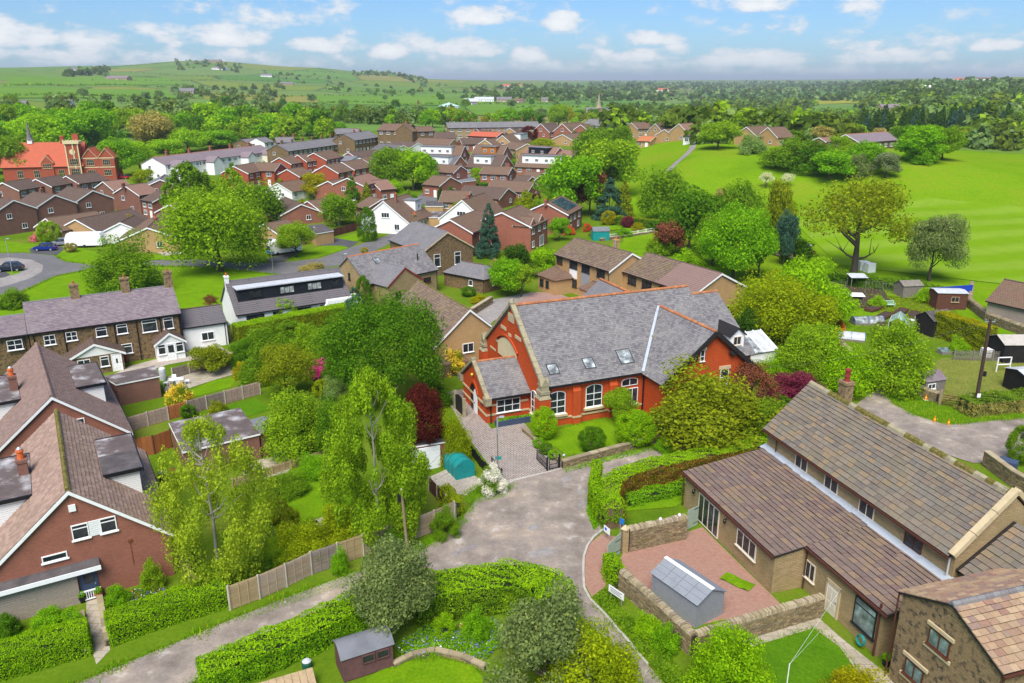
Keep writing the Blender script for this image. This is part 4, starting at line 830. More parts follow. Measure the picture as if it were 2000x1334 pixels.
sheet('yard',[(945,520),(1000,512),(1010,530),(960,545)],'tarmac_dark');sheet('lane_verge',[(1740,742),(1800,770),(1900,800),(2060,795),(2060,812),(1850,832),(1795,815),(1752,795),(1715,745),(1700,720)],'verge')

# ---------------------------------------------------------------- houses of the estate and the village behind
EST=dict(group='houses of the estate beyond the chapel');LFT=dict(group='brick houses at the left of the estate',wall='brick_brown',roof='tile_dark')
rhouse('house','dark brick house at the left edge with a tall arrow-topped stair window',(4,356),(57,348),7,5,8,**LFT)
rhouse('house','dark brick house with white windows, second along the row below the red school',(69,349),(115,342),7,5,8,**LFT)
rhouse('house','long dark brick pair of houses directly below the school tower',(128,343),(188,336),7,5,8.5,**LFT)
rhouse('house','brown brick gabled house nearest the left edge above the green hedge',(-22,384),(26,390),7.4,5,8.5,chim=((-.5,0.9,1),),brickchim='brick_brown',**LFT)
rhouse('house','brown brick gabled house with two dark windows and a side chimney',(64,374),(107,380),7.4,5,8.5,chim=((-1,.9,1),),brickchim='brick_brown',**LFT)
rhouse('house','brown brick gabled house with two white windows behind the white trellis',(132,364),(181,371),7.4,5,8.5,chim=((-1,.9,1),),brickchim='brick_brown',**LFT)
rhouse('house','wide brown brick house with two rooflights and a tall chimney stack',(243,362),(284,357),7.2,5,9,wall='brick_brown',roof='tile_pink',chim=((-3.4,.6,1),),brickchim='brick_brown',group='brick houses at the left of the estate')
rhouse('house','plain dark roofed house tucked behind the one with rooflights',(200,354),(242,350),7,5,9,wall='brick_brown',roof='tile_pink',group='brick houses at the left of the estate')
BUN=dict(group='bungalows along the estate road')
rhouse('bungalow','long low bungalow with a white gable behind the round green tree',(88,426),(187,412),4.8,2.5,9,wall='brick_buff',roof='tile_brown',**BUN)
b_=rhouse('bungalow','bungalow with an orange boarded gable porch beside the white caravan',(146,428),(257,407),4.8,2.5,9.5,wall='brick_buff',roof='tile_dark',**BUN)
rhouse('bungalow','small white gabled bungalow wing behind the golden conifer',(262,420),(234,434),4.4,2.5,7,wall='render_white',roof='tile_dark',**BUN)
rhouse('bungalow','buff brick bungalow with a white gable and bay windows facing the road',(320,414),(287,444),5,2.5,10.5,wall='brick_buff',roof='tile_brown',chim=((1,.5,1),),**BUN)
rhouse('house','small dark roofed house behind the yellow shrub and the wheelie yard',(322,340),(312,350),6.5,4.5,8,wall='brick_brown',roof='slate_far',**EST)
rhouse('house','brick house with white porch half hidden by the tall birches',(306,372),(330,376),6.2,4.4,8,wall='brick_red',roof='tile_dark',**EST)
# white terrace, with rear wings
t_=rhouse('terraced_houses','long white terrace with slate roof and five chimney stacks',(296,307),(509,283),7.6,5.2,9.5,cat='terrace',wall='render_white',roof='slate_mauve',trim=None,ridge='terracotta')
Lw=DIM[t_.name][0]
for i,f in enumerate((-.43,-.13,.2,.42,.6)):
    if f<.5:b=gable_wall(4.2,4.6,4.6,6.2);q=b.obj('rear_wing','render_white' if i<3 else 'render_cream',t_);q.rotation_euler=(0,0,pi/2);q.location=(Lw*f,-7.0,0);gable_roof_parts(q,4.6,5.2,4.6,6.5,'slate_mauve',None,None,None,.3)
for i in range(5):chimney(t_,Lw*(-.38+.19*i),0.2,6.8,9.0,.9,.6,'brick_red',2)
for i in range(9):win(t_,'S',Lw*(-.42+.105*i),3.6,.9,1.1,1,2,'frame_white')
t_=rhouse('terraced_houses','brown stone terrace with blue slate roof right of the white one',(540,282),(657,268),7.6,5.2,9,cat='terrace',wall='stone_gold',roof='slate_far',trim=None,ridge='slate_far');Lw=DIM[t_.name][0]
for i in range(6):chimney(t_,Lw*(-.42+.165*i),0.2,6.8,8.8,.9,.6,'stone_gold',2)
VIL=dict(group='stone houses of the old village',trim=None)
rhouse('house','slate roofed house with pale verge just above the white terrace end',(470,272),(497,269),7,5,8,wall='stone_gold',roof='slate_far',**VIL);rhouse('house','slate roofed house with white rear right of the pale verge one',(499,269),(519,267),7,5,8,wall='render_white',roof='slate_far',**VIL);rhouse('house','low slate roofed house with a row of chimneys behind the stone terrace',(536,268),(572,267),7,5,8,wall='stone_gold',roof='slate_far',chim=((0,1,2),(4,1,2)),**VIL)
rhouse('house','tall brown stone house with rooflights and a bare gable',(670,261),(720,255),8.2,5.6,9.5,wall='stone_gold',roof='slate_far',chim=((-2,1,2),(3,1,2)),**VIL);rhouse('house','grey slate house peeping over the bare stone gable',(649,251),(681,250),7.6,5.4,9,wall='stone_gold',roof='slate_far',**VIL);rhouse('house','narrow slate roof between the rooflight house and the old mill',(681,251),(703,251),7.2,5.2,8,wall='stone_gold',roof='slate_far',**VIL)
m_=rhouse('stone_mill','large brown stone hall with hipped roof and a front gable',(748,241),(806,242),9.4,6.8,11,cat='building',wall='stone_gold',roof='tile_brown',trim=None,chim=((4,.9,2),));b=gable_wall(5,8,6.9,9.6);q=b.obj('front_wing','stone_gold',m_);q.rotation_euler=(0,0,pi/2);q.location=(7,-6.6,0);gable_roof_parts(q,5.2,8.6,6.6,9.7,'tile_brown',None,None,None,.3)
rhouse('house','brown roofed stone wing at the right of the old hall',(808,247),(842,246),7.4,5.4,8,wall='stone_gold',roof='tile_brown',**VIL)
RED=dict(group='red brick houses in the middle of the estate',wall='brick_scarlet',roof='tile_brown')
for lab,a,b,hr,he,w in(('red brick house half behind the tall birch tree',(456,324),(496,317),7,4.8,8.5),('red brick house with a white windowed gable facing right',(500,317),(548,318),7,4.8,8),('red brick house with white dormer gable behind the grey willow',(545,307),(579,302),7,4.8,8),('red brick house with white boarded panel in the front',(581,302),(603,300),7,4.8,8),('tall red brick house with blue and white front bay',(612,298),(646,292),7.6,5.2,8.5),('red brick gabled house with a lone white side window',(634,322),(664,317),7,4.6,8.5),('red brick gabled house right of the lone window one',(667,316),(706,310),7,4.6,8.5),('red brick gabled house with dark roof by the big lime trees',(703,308),(741,302),6.6,4.4,8.5)):
    rhouse('house',lab,a,b,hr,he,w,**RED)
rhouse('house','pink brick house with plain gable and square chimney behind the spruce',(678,347),(719,338),7,5,8.5,wall='brick_red',roof='tile_pink',chim=((-2.6,.7,1),),**EST)
rhouse('low_building','low grey sheet roofed building in the middle of the red houses',(661,303),(699,305),4.6,3.2,9,cat='building',wall='render_white',roof='felt_grey',trim=None,ridge=None)
rhouse('bungalow','bungalow with brick and white gable left of the golden tree',(541,357),(585,350),4.8,2.5,9,wall='render_white',roof='tile_brown',**BUN);rhouse('bungalow','brown roofed bungalow hidden between the golden conifers',(600,392),(647,385),4.8,2.5,9,wall='brick_red',roof='tile_brown',**BUN);h_=rhouse('bungalow','dark roofed bungalow with a glazed conservatory on its gable',(556,384),(588,398),4.8,2.5,9,wall='brick_red',roof='tile_dark',**BUN)
rhouse('bungalow','brown roofed bungalow by the motorhome and red garage',(514,437),(560,428),4.8,2.5,9,wall='brick_buff',roof='tile_brown',**BUN);rhouse('house','brown roof left of the white chalet, mostly behind golden conifers',(722,383),(746,388),5.4,3.4,8,wall='brick_red',roof='tile_brown',**EST)
# chalets
def chalet(label,r0,r1,hr,he,w,wall,roof,dm=None,**kw):
    h=rhouse('house',label,r0,r1,hr,he,w,wall=wall,roof=roof,group='chalet houses of the estate',**kw);L=DIM[h.name][0]
    if dm:dormer(h,w,he,hr,'S',-L*dm[0],L*dm[1],w*.40,hr-.35,dm[2],dm[3],.95)
    return h
w_=rhouse('house','white rendered chalet with a steep roof and box dormer by the light blue car',(748,392),(796,378),7.2,2.5,11,wall='render_white',roof='tile_brown',group='chalet houses of the estate',wins=None);L,Wd=DIM[w_.name]
win(w_,'W',0.3,3.5,1.9,1.1,3,1);win(w_,'W',-3,.9,1.6,1.3,2);win(w_,'W',3,.9,1.2,1.3,2);[win(w_,'S',-4+2.1*i,.8,1.3,1.3,2)for i in range(4)];dormer(w_,11,2.5,7.2,'S',1.2,4.4,4.2,6.4,'render_white',1);chimney(w_,-2,-1,5.4,8.2,.6,.5,'brick_red',1)
w_=rhouse('house','white rendered chalet with a brown steep roof behind the blue spruce',(902,390),(947,376),7.2,2.6,10.5,wall='render_white',roof='tile_brown',group='chalet houses of the estate',wins=None,chim=((-3,.7,1),));win(w_,'W',-.3,3.6,2.1,1.0,3,1);win(w_,'W',-2,.9,1.4,1.2,2);[win(w_,'S',-3+3*i,.8,1.3,1.3,2)for i in range(3)]
chalet('chalet with a long white dormer above the dark roofed one',(826,282),(908,284),6.8,2.6,10,'brick_red','tile_brown',(.46,.28,'cladding_white',4));chalet('chalet with an orange timber dormer in its brown roof',(930,282),(991,284),6.8,2.6,10,'brick_red','tile_brown',(.18,.28,'cladding_orange',2));chalet('chalet with a slate dark roof and white dormer front',(835,300),(899,304),6.8,2.6,10,'brick_red','tile_grey',(.44,.36,'cladding_white',3));chalet('chalet with broad brown roof and a short white dormer',(922,300),(990,303),6.8,2.6,10,'brick_red','tile_dark',(.3,.2,'cladding_white',2));chalet('pink roofed chalet with a black twin-gabled dormer',(1034,283),(1094,287),6.8,2.6,10,'brick_red','tile_pink',(.3,.3,'cladding_dark',2));chalet('chalet with the longest white dormer, beside the round bushy trees',(1016,299),(1108,302),6.8,2.6,10,'brick_red','tile_brown',(.38,.46,'cladding_white',4));chalet('chalet with white corner dormer just left of the copper beech',(981,264),(1019,257),6.8,2.8,9,'brick_buff','tile_brown',(.0,.4,'cladding_white',2))
rhouse('house','red brick two-storey house with a flat roofed garage beside it',(851,320),(900,323),7,5,7.5,wall='brick_red',roof='tile_brown',**EST);rhouse('house','red brick house with a white bay behind the small round tree',(945,324),(1001,326),7,5,7.5,wall='brick_red',roof='tile_brown',chim=((3.4,.7,1),),**EST)
for lab,a,b,hr,he,w,wl,rf in(('low bungalow with grey brown roof and an orange chimney pot',(962,351),(1044,355),5,2.7,10,'brick_red','tile_brown'),('plum roofed bungalow end tucked above the orange pot one',(1013,342),(1039,344),5,2.7,9,'brick_red','tile_dark'),('grey roofed bungalow with a white edged gable in front of the pot one',(909,362),(993,367),5,2.7,10,'brick_red','tile_dark'),('brown roofed bungalow at the head of the cul-de-sac',(864,372),(919,373),4.8,2.5,9,'brick_buff','tile_brown'),('bungalow with grey roof and white gable left of the long dormer chalet',(741,280),(787,283),5,2.8,9,'render_white','tile_grey'),('bungalow with white gable behind the big lime trees',(771,275),(816,278),5,2.8,9,'render_white','tile_dark'),('brown roofed bungalow with pink right gable',(818,269),(887,271),5,2.8,9,'brick_buff','tile_brown'),('mauve roofed bungalow right of the pink gabled one',(897,270),(943,269),5,2.8,9,'brick_red','tile_dark'),('bungalow with steep white-edged gable right of the mauve roof',(947,272),(976,268),5.6,2.8,8,'brick_buff','tile_brown'),('bungalow with a bright red tiled roof',(925,256),(981,258),4.6,2.8,9,'brick_scarlet','tile_red'),('mauve roof directly behind the bright red one',(930,251),(986,249),5,2.8,9,'brick_red','tile_dark'),('brown roof with a black gable above the copper beech',(995,250),(1028,248),5,2.8,9,'brick_buff','tile_dark')):
    rhouse('bungalow',lab,a,b,hr,he,w,wall=wl,roof=rf,group='bungalows behind the estate road')
t_=rhouse('terraced_houses','long far terrace with grey slates and a white left gable',(871,239),(1050,237),7.4,5.2,9,cat='terrace',wall='stone_pale',roof='slate_far',trim=None,ridge='slate_far');Lw=DIM[t_.name][0];[chimney(t_,Lw*(-.44+.11*i),.2,6.6,8.6,.8,.6,'stone_gold',2)for i in range(9)]
for lab,a,b,wl,rf in(('long low mauve roof behind the grey sheet building',(680,297),(735,292),'brick_red','tile_dark'),('brown roofed house between the golden tree and pink brick house',(640,353),(668,348),'brick_red','tile_brown'),('pink roofed house behind the spruce and golden conifers',(728,352),(752,350),'brick_red','tile_pink'),('brown roof right of the big lime tree group',(846,342),(880,345),'brick_red','tile_brown'),('brown roof above the plum roofed bungalow end',(1030,334),(1062,337),'brick_red','tile_brown'),('small brown roof left of the yellow topped clipped hedge',(1000,276),(1030,280),'brick_buff','tile_brown'),('brown roof between the far terrace and the red tiled bungalow',(850,258),(890,258),'brick_red','tile_dark'),('low roof right of the pink roofed chalet',(1100,292),(1130,294),'brick_buff','tile_pink'),('red brick house at the end of the stone terrace',(560,330),(590,326),'brick_scarlet','tile_brown'),('brown roof between bungalows and the grey green birch',(332,398),(362,393),'brick_red','tile_brown')):
    rhouse('house',lab,a,b,5.6,3.4,9,wall=wl,roof=rf,**EST)
BROW=dict(group='houses along the brow')
for lab,a,b,hr,he,w,wl,rf in(('steep plum roofed house at the right end of the far terrace',(1056,241),(1085,239),6.6,2.8,9,'brick_red','tile_dark'),('brown roofed house with white dormer above the yellow hedge',(1098,241),(1134,238),6.6,2.8,9,'brick_red','tile_brown'),('plain brown roof in front of the white and red gabled house',(1134,243),(1172,240),6,2.8,9,'brick_red','tile_brown'),('grey roofed house with a white and red striped gable',(1151,232),(1181,233),7.2,4.6,8.5,'render_white','slate_far'),('dark roofed house with a small white gable below the church',(1192,240),(1229,238),6.4,3.6,8.5,'render_white','tile_dark'),('brown house with a dark dormer front on the brow',(1233,239),(1266,238),6.8,4.2,8.5,'brick_buff','tile_brown'),('house with a big front gable right of the dark dormer',(1280,241),(1312,240),6.8,3.4,9,'brick_buff','tile_dark'),('pink brown roofed house furthest right along the brow row',(1326,241),(1353,240),6.6,3.4,9,'brick_buff','tile_pink'),('wide brown roofed bungalow with blue solar patch above the field',(1298,252),(1341,250),5.2,2.7,9,'brick_buff','tile_brown'),('white walled bungalow beside the field path top',(1344,254),(1372,255),4.6,2.7,8,'render_white','tile_dark'),('terracotta roofed garden bungalow behind the pale fence',(1253,265),(1280,266),4.2,2.5,9,'brick_buff','terracotta'),('brown hipped bungalow above the bushy trees',(1098,262),(1151,258),4.8,2.6,10,'brick_buff','tile_brown'),('gabled brown house right of the round field bushes',(1458,247),(1500,245),6.4,3.2,9,'brick_buff','tile_brown'),('brown roofed house with a front gable, last before the hawthorns',(1500,248),(1533,247),6.2,3,9,'brick_buff','tile_brown')):
    rhouse('house',lab,a,b,hr,he,w,wall=wl,roof=rf,**BROW)
rhouse('bungalow','lone pale roofed bungalow with stone gable among trees on the field',(1652,262),(1733,257),5.4,2.9,10,wall='stone_gold',roof='slate_mauve',ridge='terracotta')
rhouse('low_building','long low pink roofed shed left of the lone field bungalow',(1600,268),(1648,267),3.4,2.2,7,cat='building',wall='brick_red',roof='tile_pink')
# the two tall brick houses and the one with solar panels
def fitted(name,label,cat,x,y,a,L,Wd,he,hr,**kw):return house(name,label,cat,x,y,a,L,Wd,he,hr,**kw)
f1=fitted('house','big red brick house with a blank left gable behind the stone cottage','house',-9.5,157,68,12.4,9.6,4.7,7.0,wall='brick_red',roof='tile_brown',wins=[('S',-2,2.9,1.3,1.1),('S',2,2.9,1.3,1.1),('W',2.6,.8,1,1.1)])
f2=rhouse('house','big red brick house with two small front gables beside the white conservatory',(980,414),(1016,400),7.6,5,11,wall='brick_red',roof='tile_brown',wins=[('S',-3.5,3.4,1.2,1.1),('S',0,3.4,1.2,1.1),('S',3.2,3.4,1.2,1.1),('S',-3.5,.8,1.2,1.2),('S',1.5,.3,2.4,2.0,4),('W',-1.8,.8,1.0,1.3)])
for x in(-3,2):q=gable_wall(2.0,3.6,5,6.3).obj('gable_bay','brick_red',f2);q.rotation_euler=(0,0,pi/2);q.location=(x,-4.9,0);gable_roof_parts(q,3.6,4.2,5,6.5,'tile_brown','frame_white',None,None,.2,cx=.9)
f3=fitted('house','red brick house with a large array of solar panels on its roof','house',9.4,179.5,70,12,10.4,4.5,6.9,wall='brick_red',roof='tile_brown',wins=[('S',-3,2.7,1.2,1.1),('S',0,2.7,1.2,1.1),('S',3.6,2.7,1.2,1.1),('S',-3,.7,1.2,1.2),('S',3,.7,1.4,1.2)],chim=((-6,.5,1),))
k=(6.9-4.5)/5.2;q=MB();nn=np.array([0,-k,1])/math.hypot(1,k)
for i in range(4):
    for j in range(2):
        x0,y0=-3.6+2.0*i,-4.2+1.9*j;f=lambda x,y:np.array([x,y,6.9+k*y])+nn*.12
        MBq=MB();MBq.slab([f(x0,y0),f(x0+1.92,y0),f(x0+1.92,y0+1.8),f(x0,y0+1.8)],nn,.06);MBq.obj('solar_panel','glass_solar',f3)
# ---------------------------------------------------------------- the chapel
def slope_tiles(root,name,mat,x0,x1,yE,zE,yR,zR,tw,th,**kw):
    """courses on a slope whose eave runs along x at (yE, zE) and whose ridge is at (yR, zR)"""
    sg=1 if yR>yE else-1;V=np.array([0,yR-yE,zR-zE],float);LV=np.linalg.norm(V);V /= LV;U=np.array([sg,0,0.]);O=np.array([x0 if sg>0 else x1,yE,zE])+np.cross(U,V)*.015
    tile_roof(name,root,mat,O,U,V,x1-x0,LV,tw,th,**kw)
ch=empty('chapel',(9.57,81.7,0),RAD(22.47),'former chapel of bright orange brick with a steep grey slate roof','chapel');DIM[ch.name]=(20.7,15.2)
HR,HE,CWd=10.39,4.35,15.86;KM=(HR-HE)/(CWd/2);XT,ZTR,YT=6.1,9.02,-11.5;KT=(ZTR-4.4)/5.5
w=gable_wall(20.7,15.2,HE+.05,HR-.2);b=MB();b.extr([(0,-5.2,-.6),(0,5.2,-.6),(0,5.2,4.4),(0,0,ZTR-.2),(0,-5.2,4.4)],(-22.8/2,0,0),(22.8,0,0))
A=np.array(b.v);A2=np.stack([A[:,1]+XT,A[:,0],A[:,2]],1);k=len(w.v);w.v+=[tuple(p)for p in A2];w.f+=[tuple(k+i for i in f[::-1])for f in b.f];w.m+=b.m
w.extr([(0,-7.2,-.6),(0,7.2,-.6),(0,7.2,4.4),(0,0,9.2),(0,-7.2,4.4)],(10.2,0,0),(4.1,0,0));w.obj('wall','brick_orange',ch)
rf=MB();sl=math.hypot(1,KM);slt=math.hypot(1,KT)
for sg in(-1,1):
    q=[(-10.45,sg*CWd/2,HE),(10.7,sg*CWd/2,HE),(10.7,0,HR),(-10.45,0,HR)];rf.slab(q if sg<0 else q[::-1],(0,sg*KM/sl,1/sl),.14)
    q=[(10.7,sg*7.6,4.3),(14.7,sg*7.6,4.3),(14.7,0,9.42),(10.7,0,9.42)];kk=(9.42-4.3)/7.6;rf.slab(q if sg<0 else q[::-1],(0,sg*kk/math.hypot(1,kk),1/math.hypot(1,kk)),.14)
    q=[(XT+sg*5.7,11.7,4.25),(XT+sg*5.7,YT-.25,4.25),(XT,YT-.25,ZTR),(XT,11.7,ZTR)];rf.slab(q if sg<0 else q[::-1],(sg*KT/slt,0,1/slt),.13)
roof=rf.obj('roof','slate_far',ch)
def keep_main(u,v):x=-10.45+u;z=HE+v*KM/sl;return(z>ZTR-KT*np.abs(x-XT)-.02)
slope_tiles(ch,'slate','slate',-10.45,10.7,-CWd/2,HE,0,HR,.34,.235,t=.026,keep=keep_main,seed=4,jit=.04)
slope_tiles(ch,'slate','slate',10.7,14.7,-7.6,4.3,0,9.42,.34,.235,t=.026,seed=5)
for sg in(-1,1):
    V=np.array([-sg,0,KT])/slt;U=np.array([0,sg,0.]);y0=(YT-.25)if sg>0 else-.8;O=np.array([XT+sg*5.7,y0,4.25])+np.array([sg*KT,0,1])/slt*.015
    def kp(u,v,sg=sg,y0=y0):y=y0+sg*u;z=4.25+v*KT/slt;return z>HR-KM*np.abs(y)-.03
    tile_roof('slate',ch,'slate',O,U,V,abs(YT-.25+.8),5.7*slt,.34,.235,.026,keep=kp,seed=6+sg)
b=MB()
def ridge_run(b,p0,p1,n,r=.17):
    p0,p1=np.array(p0,float),np.array(p1,float);d=(p1-p0)/n
    for i in range(n):b.tube(p0+d*(i+.02),p0+d*(i+.98),r,r*.93,7)
ridge_run(b,(-10.2,0,HR+.03),(10.7,0,HR+.03),46);ridge_run(b,(XT,-1.75,ZTR+.03),(XT,YT-.2,ZTR+.03),22);ridge_run(b,(XT,1.75,ZTR+.03),(XT,11.6,ZTR+.03),22);ridge_run(b,(11,0,9.45),(14.7,0,9.45),9);tag(b.obj('ridge_tiles','ridge_clay',ch),kind='stuff')
b=MB();va=np.array([.55,-7.95,4.42]);vb=np.array([XT-.15,-1.75,ZTR+.02])
b.bar(va+np.array([-.06,0,.07]),vb+np.array([-.06,0,.07]),.28,.05);b.obj('lead_valley','lead',ch)
def coping(parent,x,ye,ze,zr,w=.5,h=.28,m='weathered_stone',yc=0.0,over=.25,name='coping'):
    for sg in(-1,1):
        b=MB();n=max(3,int(abs(ye)/1.0));P0=np.array([x,yc+sg*(ye+over),ze-over*(zr-ze)/ye]);P1=np.array([x,yc,zr])
        for i in range(n):a,c=P0+(P1-P0)*(i+.01)/n,P0+(P1-P0)*(i+.99)/n;b.bar(a+np.array([0,0,.12]),c+np.array([0,0,.12]),w,h)
        b.obj(name,m,parent)
coping(ch,-10.35,7.7,HE+.12,HR+.1)
b=MB();b.box(-10.65,-10.05,-.28,.28,HR+.05,HR+.35);b.lathe([(.3,HR+.33),(.12,HR+.7),(.02,HR+.75)],(-10.35,0,0),4);b.obj('gable_apex_stone','weathered_stone',ch)
for sg in(-1,1):
    b=MB();y=sg*7.75;b.box(-10.85,-9.85,y-.55,y+.55,3.75,4.05);b.box(-10.7,-9.95,y-.42,y+.42,4.05,4.55);b.extr([(-.45,0,0),(.45,0,0),(0,0,.75)],(-10.33,y-.45,4.55),(0,.9,0));b.extr([(0,-.45,0),(0,.45,0),(0,0,.75)],(-10.78,y,4.55),(.9,0,0));b.obj('kneeler_cap','weathered_stone',ch)
    b=MB();b.box(-10.95,-9.8,y-.62,y+.62,-.5,3.3);b.obj('buttress','brick_orange',ch)
    b=MB();b.hexa([(-10.98,y-.66,3.28),(-9.78,y-.66,3.28),(-9.78,y+.66,3.28),(-10.98,y+.66,3.28),(-10.5,y-.3,3.95),(-10.1,y-.3,3.95),(-10.1,y+.3,3.95),(-10.5,y+.3,3.95)]);b.obj('buttress_weathering','weathered_stone',ch)
for x in(-6.8,-2.75):
    b=MB();b.box(x-.42,x+.42,-8.0,-7.55,-.5,3.5);b.hexa([(x-.42,-8.0,3.5),(x+.42,-8.0,3.5),(x+.42,-7.55,3.5),(x-.42,-7.55,3.5),(x-.42,-7.62,4.05),(x+.42,-7.62,4.05),(x+.42,-7.55,4.05),(x-.42,-7.55,4.05)]);b.obj('buttress','brick_orange',ch)
b=MB()
for(x0,x1)in((-9.75,-7.25),(-6.35,-3.2),(-2.3,.9)):b.box(x0,x1,-7.68,-7.5,.72,.9)
for x in(-6.8,-2.75):b.box(x-.46,x+.46,-8.05,-7.6,.72,.9)
b.obj('string_course','dressed_stone',ch)
b=MB();b.box(-10.43,-10.3,-7.1,7.1,.72,.92);b.box(-10.41,-10.3,4.6,6.2,4.05,4.25);b.obj('string_course','dressed_stone',ch)
b=MB();n=10;arc=[(-10.45,3.75-5.0*i/n,5.55+.95*(1-(2*i/n-1)**2))for i in range(n+1)];b.extr([(-10.45,3.75,4.2)]+arc+[(-10.45,-1.25,4.2)],(0,0,0),(.14,0,0));b.obj('plaque','plaque_cream',ch)
b=MB();arc=[(-10.48,4.2-5.9*i/n,5.75+1.05*(1-(2*i/n-1)**2))for i in range(n+1)]
for i in range(n):b.bar(np.array(arc[i]),np.array(arc[i+1]),.16,.2)
b.obj('hood_mould','brick_orange',ch)
for(y0,y1,z0,z1)in((1.6,3.0,7.25,7.6),(-2.4,-.9,7.25,7.6),(-.55,.95,8.6,9.5),(.2,.9,6.95,7.25),(3.9,4.4,5.3,5.6)):b=MB();b.box(-10.42,-10.3,y0,y1,z0,z1);b.obj('stone_band','dressed_stone',ch)
for s,z,wd,h in((-8.8,1.3,1.75,2.1),(-4.8,1.45,1.8,2.1)):
    win(ch,'S',s,z,wd,h,2,(.34,.66),arch=.26);b=MB();b.box(s-wd/2-.2,s+wd/2+.2,-7.85,-7.55,z-.28,z-.07);b.obj('window_sill','dressed_stone',ch)
    b=MB();n=9
    for i in range(n):t0,t1=-1+2*i/n,-1+2*(i+1)/n;f=lambda t:(s+t*(wd/2+.12),-7.64,z+h+.12+.27*(1-t*t));b.bar(f(t0),f(t1),.1,.2)
    b.obj('brick_arch','brick_orange',ch)
win(ch,'S',-.8,3.05,1.85,.62,2,1,arch=.2,sill=False);win(ch,'S',-.45,1.0,1.3,1.75,2,1);win(ch,'W',5.75,.75,1.35,2.2,2,(.33,.66),arch=.3);b=MB();b.box(-10.6,-10.3,-6.55,-4.95,.4,.68);b.obj('window_sill','dressed_stone',ch)
def skylight(root,x,y,w,h,hr,k,cy=0.0,fm='frame_dark',gm='glass_pale',side=-1):
    n=np.array([0,side*k,1])/math.hypot(1,k);v=np.array([0,-side,k])/math.hypot(1,k);p=np.array([x,y,hr-k*abs(y-cy)])+n*.03;u=np.array([1.,0,0])*(-side)
    f=MB();c=p;f.slab([c-u*w/2,c+u*w/2,c+u*w/2+v*h,c-u*w/2+v*h]if side<0 else[c-u*w/2,c+u*w/2,c+u*w/2+v*h,c-u*w/2+v*h],n,.1);c2=p+n*.02+v*.08
    o=f.obj('roof_window',fm,root);f=MB();w2,h2=w-.18,h-.17;f.slab([c2-u*w2/2,c2+u*w2/2,c2+u*w2/2+v*h2,c2-u*w2/2+v*h2],n,.05);f.obj('pane',gm,o);return o
skylight(ch,-8.75,-6.95,1.15,1.25,HR+.03,KM);skylight(ch,-4.8,-6.9,1.2,1.3,HR+.03,KM);skylight(ch,-.65,-6.95,1.6,1.75,HR+.03,KM)
b=MB();n=np.array([-KT,0,1])/slt;v=np.array([1,0,KT])/slt;u=np.array([0,-1.,0]);p=np.array([2.6,-4.2,ZTR-KT*3.5])+n*.12;b.slab([p,p+u*.8,p+u*.8+v*1.3,p+v*1.3],n,.08);q=b.obj('roof_window','timber_tan',ch)
for j in(0,1):b=MB();p2=p+n*.03+u*(.08+.36*j)+v*.1;b.slab([p2,p2+u*.28,p2+u*.28+v*1.1,p2+v*1.1],n,.04);b.obj('pane','glass',q)
b=MB()
for sg in(-1,1):b.bar((XT+sg*5.85,YT-.32,4.1),(XT,YT-.32,ZTR-.05),.12,.42)
for sg in(-1,1):b.bar((XT+sg*2.4,YT-.2,6.4),(XT+sg*1.9,YT-.2,6.75),.3,.3)
b.obj('barge_board','timber_barge',ch)
for x,z,wd,h in((XT-1.2,6.1,.5,1.0),(XT+1.6,3.3,1.0,1.5)):M=Matrix.Translation((x,YT+.08,z));win(ch,'S',0,0,wd,h,1,2,'frame_white',arch=.25,M=M);b=MB();b.box(x-wd/2-.18,x+wd/2+.18,YT+.0,YT+.2,z+h+.1,z+h+.45);b.obj('lintel','dressed_stone',ch)
dm=MB();dm.box(11.9,13.7,-6.6,-3.0,4.9,6.4);dm.extr([(0,0,0),(1.8,0,0),(.9,0,.7)],(11.9,-6.6,6.4),(0,4.2,0));d_=dm.obj('dormer','render_white',ch);win(ch,'S',0,0,1.0,.95,2,1,'frame_cream',M=Matrix.Translation((12.8,-6.6,5.3)))
b=MB()
for sg in(-1,1):b.bar((12.8+sg*1.1,-4.8,6.3),(12.8,-4.8,7.2),4.0,.1)
b.obj('dormer_roof','timber_barge',d_)
b=MB();b.box(-9.9,.6,-8.05,-7.93,4.16,4.28);b.tube((-9.55,-7.72,0),(-9.55,-7.72,4.2),.06,n=7);b.tube((.75,-7.75,0),(.75,-7.75,4.2),.07,n=7);b.obj('gutter','gutter_black',ch)
# porch
pb=gable_wall(4.6,6.9,2.75,5.1,cx=-12.6,cy=-1.0);pb.obj('porch_wall','brick_orange',ch);b=MB();kp_=(5.27-2.75)/3.95;sp=math.hypot(1,kp_)
for sg in(-1,1):q=[(-14.9,-1+sg*3.95,2.75),(-10.3,-1+sg*3.95,2.75),(-10.3,-1,5.27),(-14.9,-1,5.27)];b.slab(q if sg<0 else q[::-1],(0,sg*kp_/sp,1/sp),.12)
b.obj('porch_roof','slate_far',ch);slope_tiles(ch,'slate','slate',-14.75,-10.4,-4.95,2.75,-1,5.27,.34,.235,t=.026,seed=9);b=MB();ridge_run(b,(-14.7,-1,5.3),(-10.4,-1,5.3),9,.13);b.obj('porch_ridge','ridge_clay',ch)
coping(ch,-14.95,3.5,2.95,5.4,.42,.24,yc=-1.0,over=.45,name='porch_coping');b=MB();b.box(-15.2,-14.7,-1.22,-.78,5.35,5.75);b.obj('porch_finial','weathered_stone',ch)
for sg in(-1,1):b=MB();y=-1+sg*3.75;b.box(-15.25,-14.6,y-.4,y+.4,2.1,2.85);b.obj('porch_kneeler','weathered_stone',ch)
